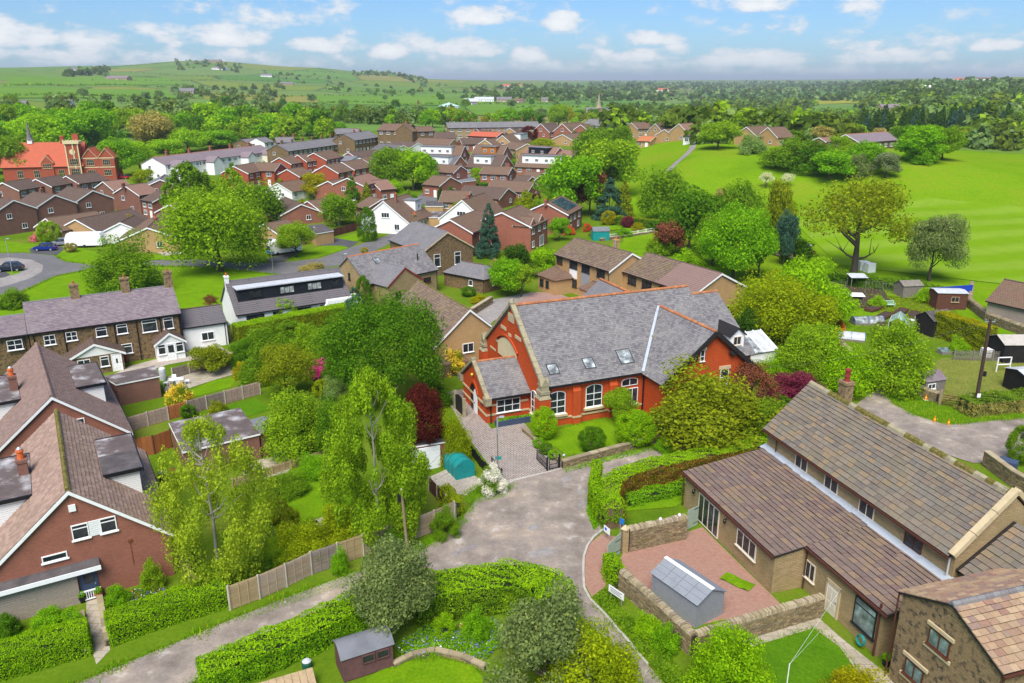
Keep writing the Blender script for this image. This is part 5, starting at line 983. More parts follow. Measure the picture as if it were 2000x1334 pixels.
b=MB();n=10;P=[(-1.05,0)]+[(-1.05+2.1*i/n,2.1+1.05*math.sin(pi*i/n)**.8)for i in range(n+1)]+[(1.05,0)];b.extr([(0,-1-x,z)for x,z in P],(-14.93,0,0),(.05,0,0));b.obj('porch_arch','gutter_black',ch)
b=MB()
for i in range(1,n+1):a,c=P[i],P[i+1];b.bar((-14.98,-1-a[0]*1.1,a[1]+.06),(-14.98,-1-c[0]*1.1,c[1]+.06),.12,.3)
b.obj('arch_ring','brick_orange',ch);b=MB();n=6;P=[(-.5,0)]+[(-.5+1.0*i/n,2.0+.6*math.sin(pi*i/n))for i in range(n+1)]+[(.5,0)];b.extr([(0,-1.5-x,z)for x,z in P],(-15.0,0,0),(.06,0,0));d_=b.obj('door','frame_white',ch);b=MB();b.box(-15.05,-15.0,-1.3,-1.22,.95,1.1);b.obj('door_handle','metal_black',d_)
for z in(.75,1.75):b=MB();b.box(-14.97,-10.45,-4.5,2.5,z,z+.2);b.obj('porch_band','dressed_stone',ch)
M=Matrix.Translation((-12.6,-4.47,.95));win(ch,'S',0,0,2.5,1.35,3,2,M=M);b=MB();b.tube((-14.5,-4.62,0),(-14.5,-4.62,2.6),.055,n=7);b.box(-14.9,-10.5,-5.03,-4.93,2.58,2.7);b.obj('porch_gutter','gutter_black',ch)
b=MB();b.lathe([(.1,0),(.13,.1),(.1,.2)],(-15.12,-1,3.9),8);b.obj('porch_lamp','petals_yellow',ch);b=MB();b.box(-14.98,-14.93,-3.6,-3.0,1.55,1.7);b.obj('name_plate','gutter_black',ch)
# conservatory behind the transept
cv=empty('conservatory',tuple(G(1468,712)),RAD(22),'lean-to glass conservatory with pale blue roof at the chapel corner','conservatory');b=MB();b.box(-2.2,2.2,-1.6,1.6,-.3,2.2);b.obj('wall','frame_white',cv)
for i in range(4):
    b=MB();x=-2.2+1.1*i;b.slab([(x+.04,-1.8,2.1),(x+1.06,-1.8,2.1),(x+1.06,1.7,3.6),(x+.04,1.7,3.6)],(0,-.4,.92),.06);b.obj('roof_pane','glass_pale' if i<2 else 'sheet_grey',cv)
b=MB();[b.bar((-2.2+1.1*i,-1.85,2.15),(-2.2+1.1*i,1.75,3.66),.09,.08)for i in range(5)];b.obj('roof_frame','frame_white',cv)

# ---------------------------------------------------------------- the two brick bungalows at the left
def red_bungalow(label,x,y,a,L,Wd,he,hr,tile,seed,ridge_m):
    h=house('dormer_bungalow',label,'house',x,y,a,L,Wd,he,hr,wall='brick_red',roof='underlay',wins=None,trim='frame_white',ridge=None,gutter=None,eo=.35,ov=.18)
    for sg in(1,-1):slope_tiles(h,'roof_tile',tile,-L/2,L/2,sg*Wd/2,he,0,hr,.36,.30,t=.05,seed=seed+sg)
    b=MB();ridge_run(b,(-L/2,0,hr+.02),(L/2,0,hr+.02),30,.17);b.obj('ridge_tiles',ridge_m,h)
    b=MB();[b.box(-L/2,L/2,sg*(Wd/2+.05)-.07,sg*(Wd/2+.05)+.07,he-.16,he-.03)for sg in(-1,1)];b.obj('gutter','gutter_black',h);return h
h1=red_bungalow('red brick dormer bungalow with mossy pinkish roof, nearest the lane',-31.19,50.13,-59.05,14.65,11.23,3.15,7.97,'clay_tiles',21,'moss')
h2=red_bungalow('red brick dormer bungalow with smoother mauve roof, behind the mossy one',-42.45,67.78,-56.55,16.56,11.07,2.7,7.32,'concrete_tiles',31,'concrete_tiles')
def felt_dormer(h,Wd,he,hr,side,s0,s1,vf,ztop,m1,m2):
    o=dormer(h,Wd,he,hr,side,s0,s1,vf,ztop,'cladding_white',2,.9,topm='felt_worn',nx=2);sg=-1 if side=='S' else 1
    b=MB();y0,y1=sg*(vf+.2),sg*(hr-ztop)/((hr-he)/(Wd/2));b.box((s0+s1)/2,s1+.14,min(y0,y1),max(y0,y1),ztop+.12,ztop+.135);b.obj('felt_strip',m2,o)
    b=MB();b.box(s0-.2,s1+.2,sg*(vf+.27)-.05,sg*(vf+.27)+.05,ztop-.12,ztop+.16);b.box(s0-.22,s0-.12,min(y0,y1),max(y0,y1),ztop-.1,ztop+.16);b.box(s1+.12,s1+.22,min(y0,y1),max(y0,y1),ztop-.1,ztop+.16);b.obj('felt_edge','gutter_black',o)
felt_dormer(h1,11.23,3.15,7.97,'N',-3.9,2.4,4.4,6.15,'felt_worn','felt_dark');felt_dormer(h1,11.23,3.15,7.97,'S',-3.9,2.9,4.4,6.15,'felt_worn','felt_worn');felt_dormer(h2,11.07,2.7,7.32,'N',-4.4,2.0,4.4,5.5,'felt_dark','felt_worn');felt_dormer(h2,11.07,2.7,7.32,'S',-5,2.4,4.4,5.5,'felt_dark','felt_worn')
for h,z,x in((h1,5.4,-.7),(h2,5.0,-.4)):
    c=chimney(h,x,-2.5,z,z+2.0,.75,.6,'brick_brown',0);b=MB();b.lathe([(.22,z+2),(.2,z+2.45),(.26,z+2.5),(.26,z+2.62),(.12,z+2.62)],(x,-2.5,0),10);b.obj('chimney_pot','orange_pot',c);b=MB();b.lathe([(.16,z+2.6),(.2,z+2.72),(.05,z+2.85)],(x,-2.5,0),9);b.obj('cowl','galvanised',c);b=MB();b.box(x-.5,x+.5,-2.95,-2.05,z+.0,z+.25);b.obj('flashing','lead',c)
win(h1,'E',.25,4.42,.95,1.05,1,(.72,));win(h1,'E',1.85,4.42,.95,1.05,1,(.72,));b=MB();b.box(7.12,7.2,.75,1.4,4.42,5.47);b.obj('window_panel','cladding_white',h1);win(h1,'E',-1.38,3.38,1.4,.46,1,1);win(h2,'E',1.4,4.0,1.3,.9,2,1)
b=MB();b.box(7.13,7.25,-.15,.25,6.45,6.9);b.obj('alarm_box','plastic_white',h1);b=MB();b.box(7.13,7.16,2.9,2.95,1.6,3.3);b.box(7.13,7.2,2.8,3.05,3.3,3.5);b.obj('vent_pipe','rust',h1)
door(h1,'E',.2,0,.9,1.95,'paint_navy',(.62,.6,.92));b=MB();b.box(7.0,7.75,-10.5,.98,2.3,2.52);b.hexa([(7.1,-10.5,2.5),(7.75,-10.5,2.5),(7.75,.98,2.5),(7.1,.98,2.5),(7.1,-10.5,2.85),(7.72,-10.5,2.55),(7.72,.98,2.55),(7.1,.98,2.85)]);q=b.obj('porch_canopy','felt_dark',h1);b=MB();b.box(7.75,7.8,-10.5,1.02,2.26,2.56);b.obj('fascia','frame_white',q)
b=MB();b.box(7.1,7.4,-10.5,-.42,-.4,2.3);b.obj('stone_front','stone_garden',h1);b=MB();[b.box(7.35,7.42,-.35+.13*i,-.3+.13*i,.12,.72)for i in range(9)];b.box(7.33,7.44,-.4,.8,.7,.78);b.box(7.33,7.44,-.4,.8,.12,.18);b.obj('door_gate','frame_white',h1)

# ---------------------------------------------------------------- stone cottages row
rw=house('cottage_row','row of gold stone cottages with purple slate roof and three chimney stacks','cottage',-49.3,92.5,31.3,16.2,8.2,5.11,7.8,wall='stone_gold',roof='slate_mauve',trim=None,ridge='slate_far',wins=None,eo=.15,ov=.1)
slope_tiles(rw,'slate','slate_purple',-8.1,8.1,-4.1,5.11,0,7.8,.36,.25,t=.026,seed=41);gw=gable_wall(12,7.6,5.0,6.3,cx=-14.1);gw.obj('wall','stone_gold',rw);gable_roof_parts(rw,12,8.2,5.11,6.5,'slate_mauve',None,'slate_far','gutter_black',.2,cx=-14.15,rname='lower_roof');slope_tiles(rw,'slate','slate_purple',-20,-8.15,-4.1,5.11,0,6.5,.36,.25,t=.026,seed=42)
for x,h in((-2.7,1.5),(2.75,1.6),(7.65,1.8)):chimney(rw,x,0,7.2,7.8+h,.95,.75,'stone_patch',1,'terracotta')
for s,z,wd,h,nx,ny in((-9.5,3.5,1.5,1.15,2,2),(-6.1,3.5,1.15,1.15,2,2),(-3.9,3.62,1.15,1.05,2,2),(-.8,3.62,1.15,1.1,1,(.7,)),(1.4,3.6,1.15,1.15,1,(.7,)),(4.4,3.35,1.65,1.5,1,(.75,)),(6.5,3.4,1.1,1.4,1,(.75,)),(1.6,1.1,1.15,1.2,1,(.7,))):win(rw,'S',s,z,wd,h,nx,ny)
b=MB();[b.tube((x,-4.05,.0),(x,-4.05,5.0),.06,n=6)for x in(-7.6,-4.6,.6,3.0,5.6,7.9)];b.obj('downpipe','gutter_black',rw)
def porch(root,x0,x1,y0,y1,he,hr,wallm,name,dside=.5,roofm='tile_dark',front='render_white'):
    b=gable_wall(abs(y1-y0),x1-x0,he,hr);q=b.obj(name,wallm,root);q.rotation_euler=(0,0,pi/2);q.location=((x0+x1)/2,(y0+y1)/2,0);gable_roof_parts(q,abs(y1-y0)+.4,x1-x0+.6,he-.1,hr+.2,roofm,'frame_white','tile_dark',None,.2)
    b=MB();b.extr([(x0+.1,y0-.03,he-.05),(x1-.1,y0-.03,he-.05),((x0+x1)/2,y0-.03,hr-.1)],(0,0,0),(0,.05,0));b.obj('porch_gable',front,root);return q
porch(rw,-4.7,.9,-6.6,-3.7,2.25,3.5,'stone_gold','porch');win(rw,'S',0,0,1.3,1.1,2,2,M=Matrix.Translation((-3.2,-6.62,.85)));win(rw,'S',0,0,.9,1.2,1,(.7,),M=Matrix.Translation((-1.1,-6.62,.8)));door(rw,'S',0,0,.95,2.0,M=Matrix.Translation((.15,-6.62,0)),light=(.2,.5,.75))
porch(rw,4.6,7.7,-5.9,-3.7,2.3,3.3,'frame_white','porch');[win(rw,'S',0,0,.85,1.25,1,(.7,),M=Matrix.Translation((x,-5.93,.9)))for x in(5.15,7.15)];door(rw,'S',0,0,.9,2.05,M=Matrix.Translation((6.15,-5.94,0)),light=(.7,.5,.93))
an=house('cottage_annex','small white rendered annex with grey tiled roof at the end of the cottages','annex',*G(395,668)[:2],31.3,5.4,6.2,3.0,4.6,wall='render_white',roof='tile_grey',trim=None,wins=[('S',0.2,1.0,1.5,1.05)],eo=.12,ov=.1);an.location=(rw.location[0]+10.75*cos(RAD(31.3))-0.3*-sin(RAD(31.3)),rw.location[1]+10.75*sin(RAD(31.3))-0.3*cos(RAD(31.3)),0)

# ---------------------------------------------------------------- black dormer house, slate house, stone gable, buff bungalow, beige pair
dh=house('dormer_house','cream house with a full-width black boarded dormer and grey tiled roof','house',-32.09,109.58,32.4,16.3,8.6,2.4,6.14,wall='render_white',roof='tile_grey',trim=None,ridge='tile_grey',wins=None,eo=.2)
dormer(dh,8.6,2.4,6.14,'S',-7.3,7.5,2.75,5.45,'cladding_dark',0,topm='sheet_grey');kx=[(-4.9,1.6,'frame_dark','glass'),(-.6,2.0,'frame_dark','blind'),(3.3,2.0,'frame_dark','blind'),(6.3,1.2,'frame_dark','glass')]
for x,wd,f,g in kx:win(dh,'S',0,0,wd,1.0,3,1,f,g,False,M=Matrix.Translation((x,-2.76,4.1)))
for x,wd in((-5.6,2.4),(-2.6,1.2),(1.0,2.2),(4.6,2.2)):win(dh,'S',x,.3,wd,1.8,2,1,'frame_dark','glass',False)
chimney(dh,-7.9,0,5.0,6.9,.5,.6,'render_white',1)
sh=house('slate_house','stone house with broad slate roof and a front wing with red barge boards','house',-19.78,121.71,46.3,13.9,9.4,3.6,7.13,wall='stone_pale',roof='slate_far',trim=None,ridge='terracotta',eo=.2,wins=[('S',4.6,1.9,1.5,.8,2,1,'frame_brown'),('S',2.7,1.9,.9,.8,1,1,'frame_brown'),('W',0,3.6,.5,1.0,1,1,'frame_dark'),('W',2,1.2,.5,1,1,1,'frame_dark')])
slope_tiles(sh,'slate','slate',-6.95,6.95,-4.7,3.6,0,7.13,.36,.26,t=.026,seed=51);b=gable_wall(5,6.2,3.9,5.9);q=b.obj('front_wing','stone_pale',sh);q.rotation_euler=(0,0,pi/2);q.location=(-2.6,-5.6,0);gable_roof_parts(q,5.6,6.9,3.7,6.1,'slate_far','paint_barge_red','slate_far',None,.25,cx=.2)
for x in(-4.0,-1.2):win(sh,'S',0,0,.95,1.2,2,1,'frame_dark',M=Matrix.Translation((x,-8.12,1.5)))
skylight(sh,-2.6,-1.9,1.1,1.2,7.16,(7.13-3.6)/4.7);b=MB();b.tube((4.4,-2.6,5.0),(4.4,-2.6,6.2),.1,n=8);b.obj('flue','metal_black',sh)
sg_=house('stone_hall','gold stone gabled house with two tall windows beside the estate road','house',-14.6,141.06,-57.9,13.6,10.2,4.4,7.5,wall='stone_gold',roof='slate_far',trim='dressed_stone',ridge='slate_far',wins=[('E',-2.1,1.6,1.2,2.2,1,(.7,)),('E',1.9,1.6,1.2,2.2,1,(.7,))],chim=((-6.2,1.2,2),),brickchim='stone_patch',eo=.15)
ou=house('stone_outbuilding','low stone outbuilding with hipped slate roof in the yard','outbuilding',*G(925,560)[:2],-38,9,5.2,2.3,4.0,wall='stone_gold',roof='slate_far',hip=2.2,trim=None,wins=[('S',1.5,.9,.8,.9,1),('E',0,.9,.7,1,1)],eo=.2)
bb=house('buff_bungalow','buff brick gabled bungalow with brown mossy roof beside the tall conifers','house',-8.51,94.69,-62,15.84,9.4,3.2,7.2,wall='brick_buff',roof='tile_brown',trim='frame_white',ridge='moss',eo=.3,wins=[('E',-.25,2.0,1.4,1.1,2,1),('W',0,1,1.4,1.1,2,1)])
slope_tiles(bb,'roof_tile','brown_tiles',-7.92,7.92,-4.7,3.2,0,7.2,.36,.32,t=.05,seed=61);slope_tiles(bb,'roof_tile','brown_tiles',-7.92,7.92,4.7,3.2,0,7.2,.36,.32,t=.05,seed=62);b=MB();b.hexa([(7.5,-4.6,0),(9.2,-4.6,0),(9.2,-.8,0),(7.5,-.8,0),(7.5,-4.6,2.1),(9.2,-4.6,1.5),(9.2,-.8,1.5),(7.5,-.8,2.1)]);b.obj('side_store','tile_brown',bb)
def beige(label,x,y,a,L,Wd,he,hr,dark,seed):
    h=house('beige_house',label,'house',x,y,a,L,Wd,he,hr,wall='brick_buff',roof='tile_brown',trim='frame_white',ridge='tile_dark',wins=None,eo=.3)
    if dark:slope_tiles(h,'roof_tile','brown_tiles',-L/2,L/2 if dark>1 else 0,-Wd/2,he,0,hr,.36,.32,t=.05,seed=seed)
    return h
ba=beige('beige brick house with a white panel and grey garage-style door panel',14.16,122.72,-58.56,14.4,8.6,5.39,7.71,2,71);LA,WA=DIM[ba.name]
for s,wd,z,h in((-5.9,1.6,4.05,1.05),(-2.1,2.0,4.0,1.1),(1.1,2.0,4.0,1.1),(4.9,1.9,4.0,1.1),(-2.1,2.0,1.1,1.2)):win(ba,'S',s,z,wd,h,2,1,'frame_brown' if s<-2.5 else 'frame_dark')
b=MB();b.box(-3.1,-1.1,-WA/2-.05,-WA/2+.02,2.5,3.95);b.obj('panel','render_white',ba);b=MB();b.box(.1,2.1,-WA/2-.06,-WA/2+.02,1.7,3.95);b.obj('panel','paint_grey',ba)
pq=MB();pq.box(-6.9,-2.3,-7.4,-3.8,-.4,2.5);pq.obj('porch_wall','brick_buff',ba);q=empty('porch_roof',(-4.6,-5.5,0));q.parent=ba;gable_roof_parts(q,5.2,4.4,2.5,4.0,'tile_brown',None,'tile_dark',None,.2,hip=2.0,rname='hipped_roof');[win(ba,'S',0,0,w_,1.1,2,1,'frame_dark',M=Matrix.Translation((x,-7.42,.9)))for x,w_ in((-5.9,1.0),(-4.3,.8))];chimney(ba,2.0,1.0,6.8,8.8,.9,.5,'brick_buff',1);b=MB();b.tube((2.6,.4,7.4),(2.6,.4,8.8),.09,n=7);b.obj('flue','galvanised',ba)
q=empty('front_canopy',(5.6,-5.2,0));q.parent=ba;b=MB();b.box(-2.2,2.2,-1.6,1.0,-.4,2.4);b.obj('garage_wall','brick_buff',q);gable_roof_parts(q,5,3.6,2.4,3.6,'tile_brown',None,'tile_dark',None,.2,hip=1.4,rname='hipped_roof')
bc=beige('beige brick house with half brown, half smooth mauve roof behind the chapel',24.42,111.68,-60.28,15.8,9.7,5.0,7.4,1,72);b=MB();kk=2.4/4.85;n=np.array([0,-kk,1])/math.hypot(1,kk);b.slab([np.array(p)+n*.05 for p in((0,-4.85,5.0),(7.9,-4.85,5.0),(7.9,0,7.4),(0,0,7.4))],n,.05);b.obj('mauve_roof','tile_mauve',bc)
for s,wd in((-5.6,1.9),(-2.2,2.1),(1.6,2.0),(5.2,2.0)):win(bc,'S',s,3.5,wd,1.15,2,1,'frame_dark')
win(bc,'E',1.6,1.2,1.2,1.3,1,(.6,))

# ---------------------------------------------------------------- the stone farmhouse on the right
st=empty('stone_farmhouse',(26.72,50.46,0),RAD(-73.35),'long stone barn conversion with big stone slates and a lean-to over the patio','farmhouse');DIM[st.name]=(18.9,7.2)
gable_wall(18.9,7.2,5.6,8.9).obj('wall','stone_pale',st);b=MB();zl=lambda y:3.95+(y+3.8)*(1.05/7.2)
b.hexa([(-9.0,-11,-.5),(2.85,-11,-.5),(2.85,-3.5,-.5),(-9.0,-3.5,-.5),(-9.0,-11,zl(-11)-.14),(2.85,-11,zl(-11)-.14),(2.85,-3.5,zl(-3.5)-.14),(-9.0,-3.5,zl(-3.5)-.14)]);b.hexa([(2.85,-8.6,-.5),(9.9,-8.6,-.5),(9.9,-3.5,-.5),(2.85,-3.5,-.5),(2.85,-8.6,zl(-8.6)-.14),(9.9,-8.6,zl(-8.6)-.14),(9.9,-3.5,zl(-3.5)-.14),(2.85,-3.5,zl(-3.5)-.14)]);b.obj('lean_to_wall','stone_pale',st)
gable_wall(5.5,6.6,4.9,7.2,cx=12.2,cy=.2).obj('wall','stone_pale',st)
b=MB();ks=(9.08-5.6)/3.8;ss=math.hypot(1,ks)
for sg in(-1,1):q=[(-9.64,sg*3.95,5.5),(9.3,sg*3.95,5.5),(9.3,0,9.08),(-9.64,0,9.08)];b.slab(q if sg<0 else q[::-1],(0,sg*ks/ss,1/ss),.12)
for(x0,x1,y0)in((-9.3,2.95,-11.15),(2.95,10.4,-8.8)):b.slab([(x0,y0,zl(y0)),(x1,y0,zl(y0)),(x1,-3.62,zl(-3.62)),(x0,-3.62,zl(-3.62))],(0,-.144,.99),.13)
for sg in(-1,1):q=[(9.5,.2+sg*3.7,4.7),(15,.2+sg*3.7,4.7),(15,.2,7.3),(9.5,.2,7.3)];b.slab(q if sg<0 else q[::-1],(0,sg*.575,.82),.12)
b.obj('roof','underlay',st)
slope_tiles(st,'stone_slate','stone_slate',-9.64,9.25,-3.95,5.5,0,9.08,.66,.40,t=.075,jit=.32,rowj=.04,seed=81,single=150,shrink=.30,wobble=.008)
slope_tiles(st,'stone_slate','stone_slate_plum',-9.3,2.95,-11.15,zl(-11.15),-3.7,zl(-3.7),.64,.46,t=.075,jit=.32,rowj=.04,seed=82,single=90,shrink=.30,wobble=.008);slope_tiles(st,'stone_slate','stone_slate_plum',2.97,10.3,-8.8,zl(-8.8),-3.7,zl(-3.7),.64,.46,t=.075,jit=.32,rowj=.04,seed=83,single=60,shrink=.25,wobble=.008)
slope_tiles(st,'stone_slate','stone_slate',-9.64,9.25,3.95,5.5,0,9.08,.66,.40,t=.075,jit=.32,seed=84,wobble=.008);slope_tiles(st,'stone_slate','stone_slate',9.75,15,-3.5,4.7,.2,7.3,.6,.42,t=.075,jit=.3,seed=85,wobble=.008)
rr=random.Random(5);x=-9.6
while x<9.0:l=rr.uniform(.6,.95);b=MB();b.extr([(0,-.26,8.9),(0,.26,8.9),(0,.2,9.1),(0,0,9.2+rr.uniform(0,.04)),(0,-.2,9.1)],(x+.01,0,0),(min(l,9.25-x)-.02,0,0));b.obj('ridge_stone','moss' if rr.random()<.55 else 'weathered_stone',st);x+=l
b=MB();b.slab([(-9.64,-4.15,zl(-4.15)+.07),(9.9,-4.15,zl(-4.15)+.07),(9.9,-3.55,zl(-3.55)+.18),(-9.64,-3.55,zl(-3.55)+.18)],(0,-.2,.98),.04);b.obj('lead_flashing','lead',st)
coping(st,9.42,3.8,5.65,9.2,.42,.3,'dressed_stone',over=.1,name='verge_coping')
chimney(st,-6.3,.6,8.4,10.3,.85,.7,'stone_patch',0);b=MB();b.lathe([(.22,10.3),(.19,10.45),(.19,10.7),(.23,10.72),(.19,10.8),(.19,11.1),(.24,11.12),(.24,11.25),(.1,11.25)],(-6.3,.6,0),10);b.obj('chimney_pot','paint_barge_red',st)
for s,fm in((-5.0,'frame_cream'),(-1.55,'frame_cream'),(2.1,'frame_cream'),(6.3,'frame_brown')):win(st,'S',s,4.1,1.45,1.05,2,1,fm);b=MB();b.box(s-.95,s+.95,-3.68,-3.58,3.92,4.04);b.obj('window_sill','dressed_stone',st)
Mw=lambda x,y,z:Matrix.Translation((x,y,z))
win(st,'S',0,0,2.9,2.35,4,1,'frame_cream',M=Mw(-5.3,-11.01,.08),sill=False);win(st,'S',0,0,2.3,1.3,3,1,'frame_cream',M=Mw(-.3,-11.01,1.15));win(st,'S',0,0,.95,1.25,2,1,'frame_cream',M=Mw(3.45,-8.61,1.0));door(st,'S',0,0,1.0,2.0,'frame_cream',M=Mw(5.75,-8.61,.0));b=MB();b.box(5.1,5.24,-8.7,-8.6,0,2.2);b.box(6.26,6.4,-8.7,-8.6,0,2.2);b.box(5.1,6.4,-8.7,-8.6,2.02,2.25);b.obj('door_surround','dressed_stone',st)
win(st,'S',0,0,1.8,1.9,1,(.75,),'frame_dark','glass_green',M=Mw(8.55,-8.61,.85));b=MB();b.box(-9.3,2.95,-11.28,-11.15,zl(-11.15)-.14,zl(-11.15)-.02);b.tube((-9.1,-11.1,0),(-9.1,-11.1,2.75),.05,n=6);b.box(2.95,10.4,-8.93,-8.8,zl(-8.8)-.14,zl(-8.8)-.02);b.tube((3.0,-8.7,0),(3.0,-8.7,3.0),.05,n=6);b.tube((9.75,-8.75,0),(9.75,-8.75,3.6),.07,n=7);b.box(-9.64,9.3,-4.07,-3.95,5.34,5.46);b.tube((-8.1,-3.72,4.0),(-8.1,-3.72,5.4),.045,n=6);b.obj('gutter','gutter_brown',st);b=MB();b.tube((9.2,-3.75,3.9),(9.2,-3.75,5.4),.06,n=7);b.obj('downpipe','pipe_grey',st)
for x in(-7.4,-2.9):b=MB();b.lathe([(.06,-.14),(.1,-.05),(.13,.12),(.05,.2)],(x,-11.2,2.1),8);b.bar((x,-11.2,2.3),(x,-11.0,2.3),.05,.05);b.obj('wall_lamp','metal_black',st)
lr=empty('stone_cottage',(26.27,35.03,0),RAD(17),'stone cottage gable with warm brown stone slates in the lower right corner','cottage');DIM[lr.name]=(8.7,6.3);gable_wall(8.7,6.3,5.75,7.05).obj('wall','stone_patch',lr);b=MB();kl=(7.16-5.67)/3.25;sL=math.hypot(1,kl)
for sg in(-1,1):q=[(-4.5,sg*3.35,5.62),(4.5,sg*3.35,5.62),(4.5,0,7.16),(-4.5,0,7.16)];b.slab(q if sg<0 else q[::-1],(0,sg*kl/sL,1/sL),.12)
b.obj('roof','underlay',lr);slope_tiles(lr,'stone_slate','stone_slate_warm',-4.5,4.5,-3.35,5.62,0,7.16,.55,.40,t=.075,jit=.3,seed=91,single=150,shrink=.25,wobble=.008);slope_tiles(lr,'stone_slate','stone_slate_warm',-4.5,4.5,3.35,5.62,0,7.16,.55,.40,t=.075,jit=.3,seed=92,single=100,shrink=.2,wobble=.008)
for i in range(18):b=MB();b.extr([(0,-.2,7.06),(0,.2,7.06),(0,.14,7.25),(0,0,7.32),(0,-.14,7.25)],(-4.5+.5*i,0,0),(.48,0,0));b.obj('ridge_tile','slate',lr)
win(lr,'W',-.4,4.05,1.35,1.0,2,1,'frame_brown','glass_green');win(lr,'W',-1.55,1.25,1.25,1.0,2,1,'frame_brown','glass_green');b=MB();[b.box(-4.45,-4.33,y0-.85,y0+.85,z0,z0+.2)for y0,z0 in((.4,5.12),(1.55,2.32),(.4,3.78),(1.55,1.0))];b.obj('window_stone','dressed_stone',lr);b=MB();b.box(-4.5,4.5,-3.5,-3.36,5.45,5.58);b.tube((-4.4,-3.35,0),(-4.4,-3.35,5.5),.06,n=6);b.tube((-4.45,3.3,0),(-4.45,3.3,5.5),.05,n=6);b.obj('gutter','gutter_brown',lr)
# ---------------------------------------------------------------- fences
def fence(label,path,h,mats,name='lap_fence',plen=1.85,post='concrete_post',kind='lap',z0=0.0,group=None):
    P=gp(path);seg=[math.dist(P[i],P[i+1])for i in range(len(P)-1)];T=sum(seg);n=max(1,round(T/plen));root=empty(name,(*P[0],z0),0,label,'fence',group);pts=[];rr=random.Random(len(label))
    for i in range(n+1):
        t=T*i/n;k=0
        while k<len(seg)-1 and t>seg[k]:t-=seg[k];k+=1
        f=t/seg[k];pts.append((P[k][0]+(P[k+1][0]-P[k][0])*f-P[0][0],P[k][1]+(P[k+1][1]-P[k][1])*f-P[0][1]))
    for i,p in enumerate(pts):b=MB();b.box(p[0]-.06,p[0]+.06,p[1]-.06,p[1]+.06,-.4,h+.08);b.obj('post',post,root)
    for i in range(n):
        a,c=np.array(pts[i]),np.array(pts[i+1]);d=c-a;L=np.linalg.norm(d);d /= L;q=np.array([-d[1],d[0]]);m=mats[i%len(mats)];b=MB();a,c=a+d*.06,c-d*.06
        def P3(p,o,z):return(p[0]+q[0]*o,p[1]+q[1]*o,z)
        if kind=='lap':
            rows=int(h/.13)
            for r in range(rows):
                z=.06+(h-.06)*r/rows;z1=z+(h/rows)*1.08;s=-.035;t=.012
                b.hexa([P3(a,s,z),P3(c,s,z),P3(c,s+.03,z),P3(a,s+.03,z),P3(a,t,z1),P3(c,t,z1),P3(c,t+.02,z1),P3(a,t+.02,z1)])
            for f in(0.02,.34,.66,.98):p=a+(c-a)*f;b.box(p[0]-.03,p[0]+.03,p[1]-.05,p[1]+.05,0,h)
        elif kind=='boards':
            k=int((L-.12)/.14)
            for j in range(k):p0,p1=a+(c-a)*(j+.03)/k,a+(c-a)*(j+.97)/k;hh=h+rr.uniform(-.02,.02);b.hexa([P3(p0,-.015,0),P3(p1,-.015,0),P3(p1,.015,0),P3(p0,.015,0),P3(p0,-.015,hh),P3(p1,-.015,hh),P3(p1,.015,hh),P3(p0,.015,hh)])
            b.bar(P3(a,.04,h*.25),P3(c,.04,h*.25),.05,.08);b.bar(P3(a,.04,h*.8),P3(c,.04,h*.8),.05,.08)
        elif kind=='concrete':
            for r in range(4):z=h*r/4;b.hexa([P3(a,-.03,z),P3(c,-.03,z),P3(c,.03,z),P3(a,.03,z),P3(a,-.03,z+h/4-.015),P3(c,-.03,z+h/4-.015),P3(c,.03,z+h/4-.015),P3(a,.03,z+h/4-.015)])
        elif kind=='rail':
            for z in(h*.45,h*.9):b.bar(P3(a,0,z),P3(c,0,z),.05,.1)
        elif kind=='picket':
            k=int(L/.16);[b.box(*(lambda p:(p[0]-.035,p[0]+.035,p[1]-.02,p[1]+.02,.05,h+rr.uniform(-.06,.04)))(a+(c-a)*(j+.5)/k))for j in range(k)];b.bar(P3(a,.04,h*.3),P3(c,.04,h*.3),.04,.07);b.bar(P3(a,.04,h*.75),P3(c,.04,h*.75),.04,.07)
        elif kind=='trellis':
            k=int((L-.12)/.14);[b.box(*(lambda p:(p[0]-.06,p[0]+.06,p[1]-.02,p[1]+.02,.05,h-.45))(a+(c-a)*(j+.5)/k))for j in range(k)]
            for j in range(10):p=a+(c-a)*j/9;b.box(p[0]-.015,p[0]+.015,p[1]-.015,p[1]+.015,h-.45,h)
            for z in(h-.42,h-.28,h-.14,h):b.bar(P3(a,0,z),P3(c,0,z),.03,.03)
        b.obj('panel',m,root)
    return root
fence('weathered lap panel fence on concrete posts along the lane below the birches',[(450,1192),(535,1160),(600,1126),(660,1105),(720,1083),(785,1063),(838,1043),(888,1020)],1.75,['fence_tan','fence_boards','fence_boards','fence_old','fence_tan','fence_boards'])
fence('trellis topped wooden fence beside the bungalow gable',[(286,1133),(346,1113)],1.7,['fence_tan'],'trellis_fence',2.0,'concrete_post','trellis');fence('short side fence running up from the lime hedge to the bungalow corner',[(390,1170),(354,1108)],1.6,['fence_tan','fence_old'],'side_fence',1.8);fence('brown and grey panel fence across the cottage gardens',[(250,844),(300,829),(340,818),(383,805),(424,794),(466,782),(509,770)],1.45,['fence_concrete','fence_concrete','fence_orange','fence_old','fence_old'],'garden_fence',1.9)
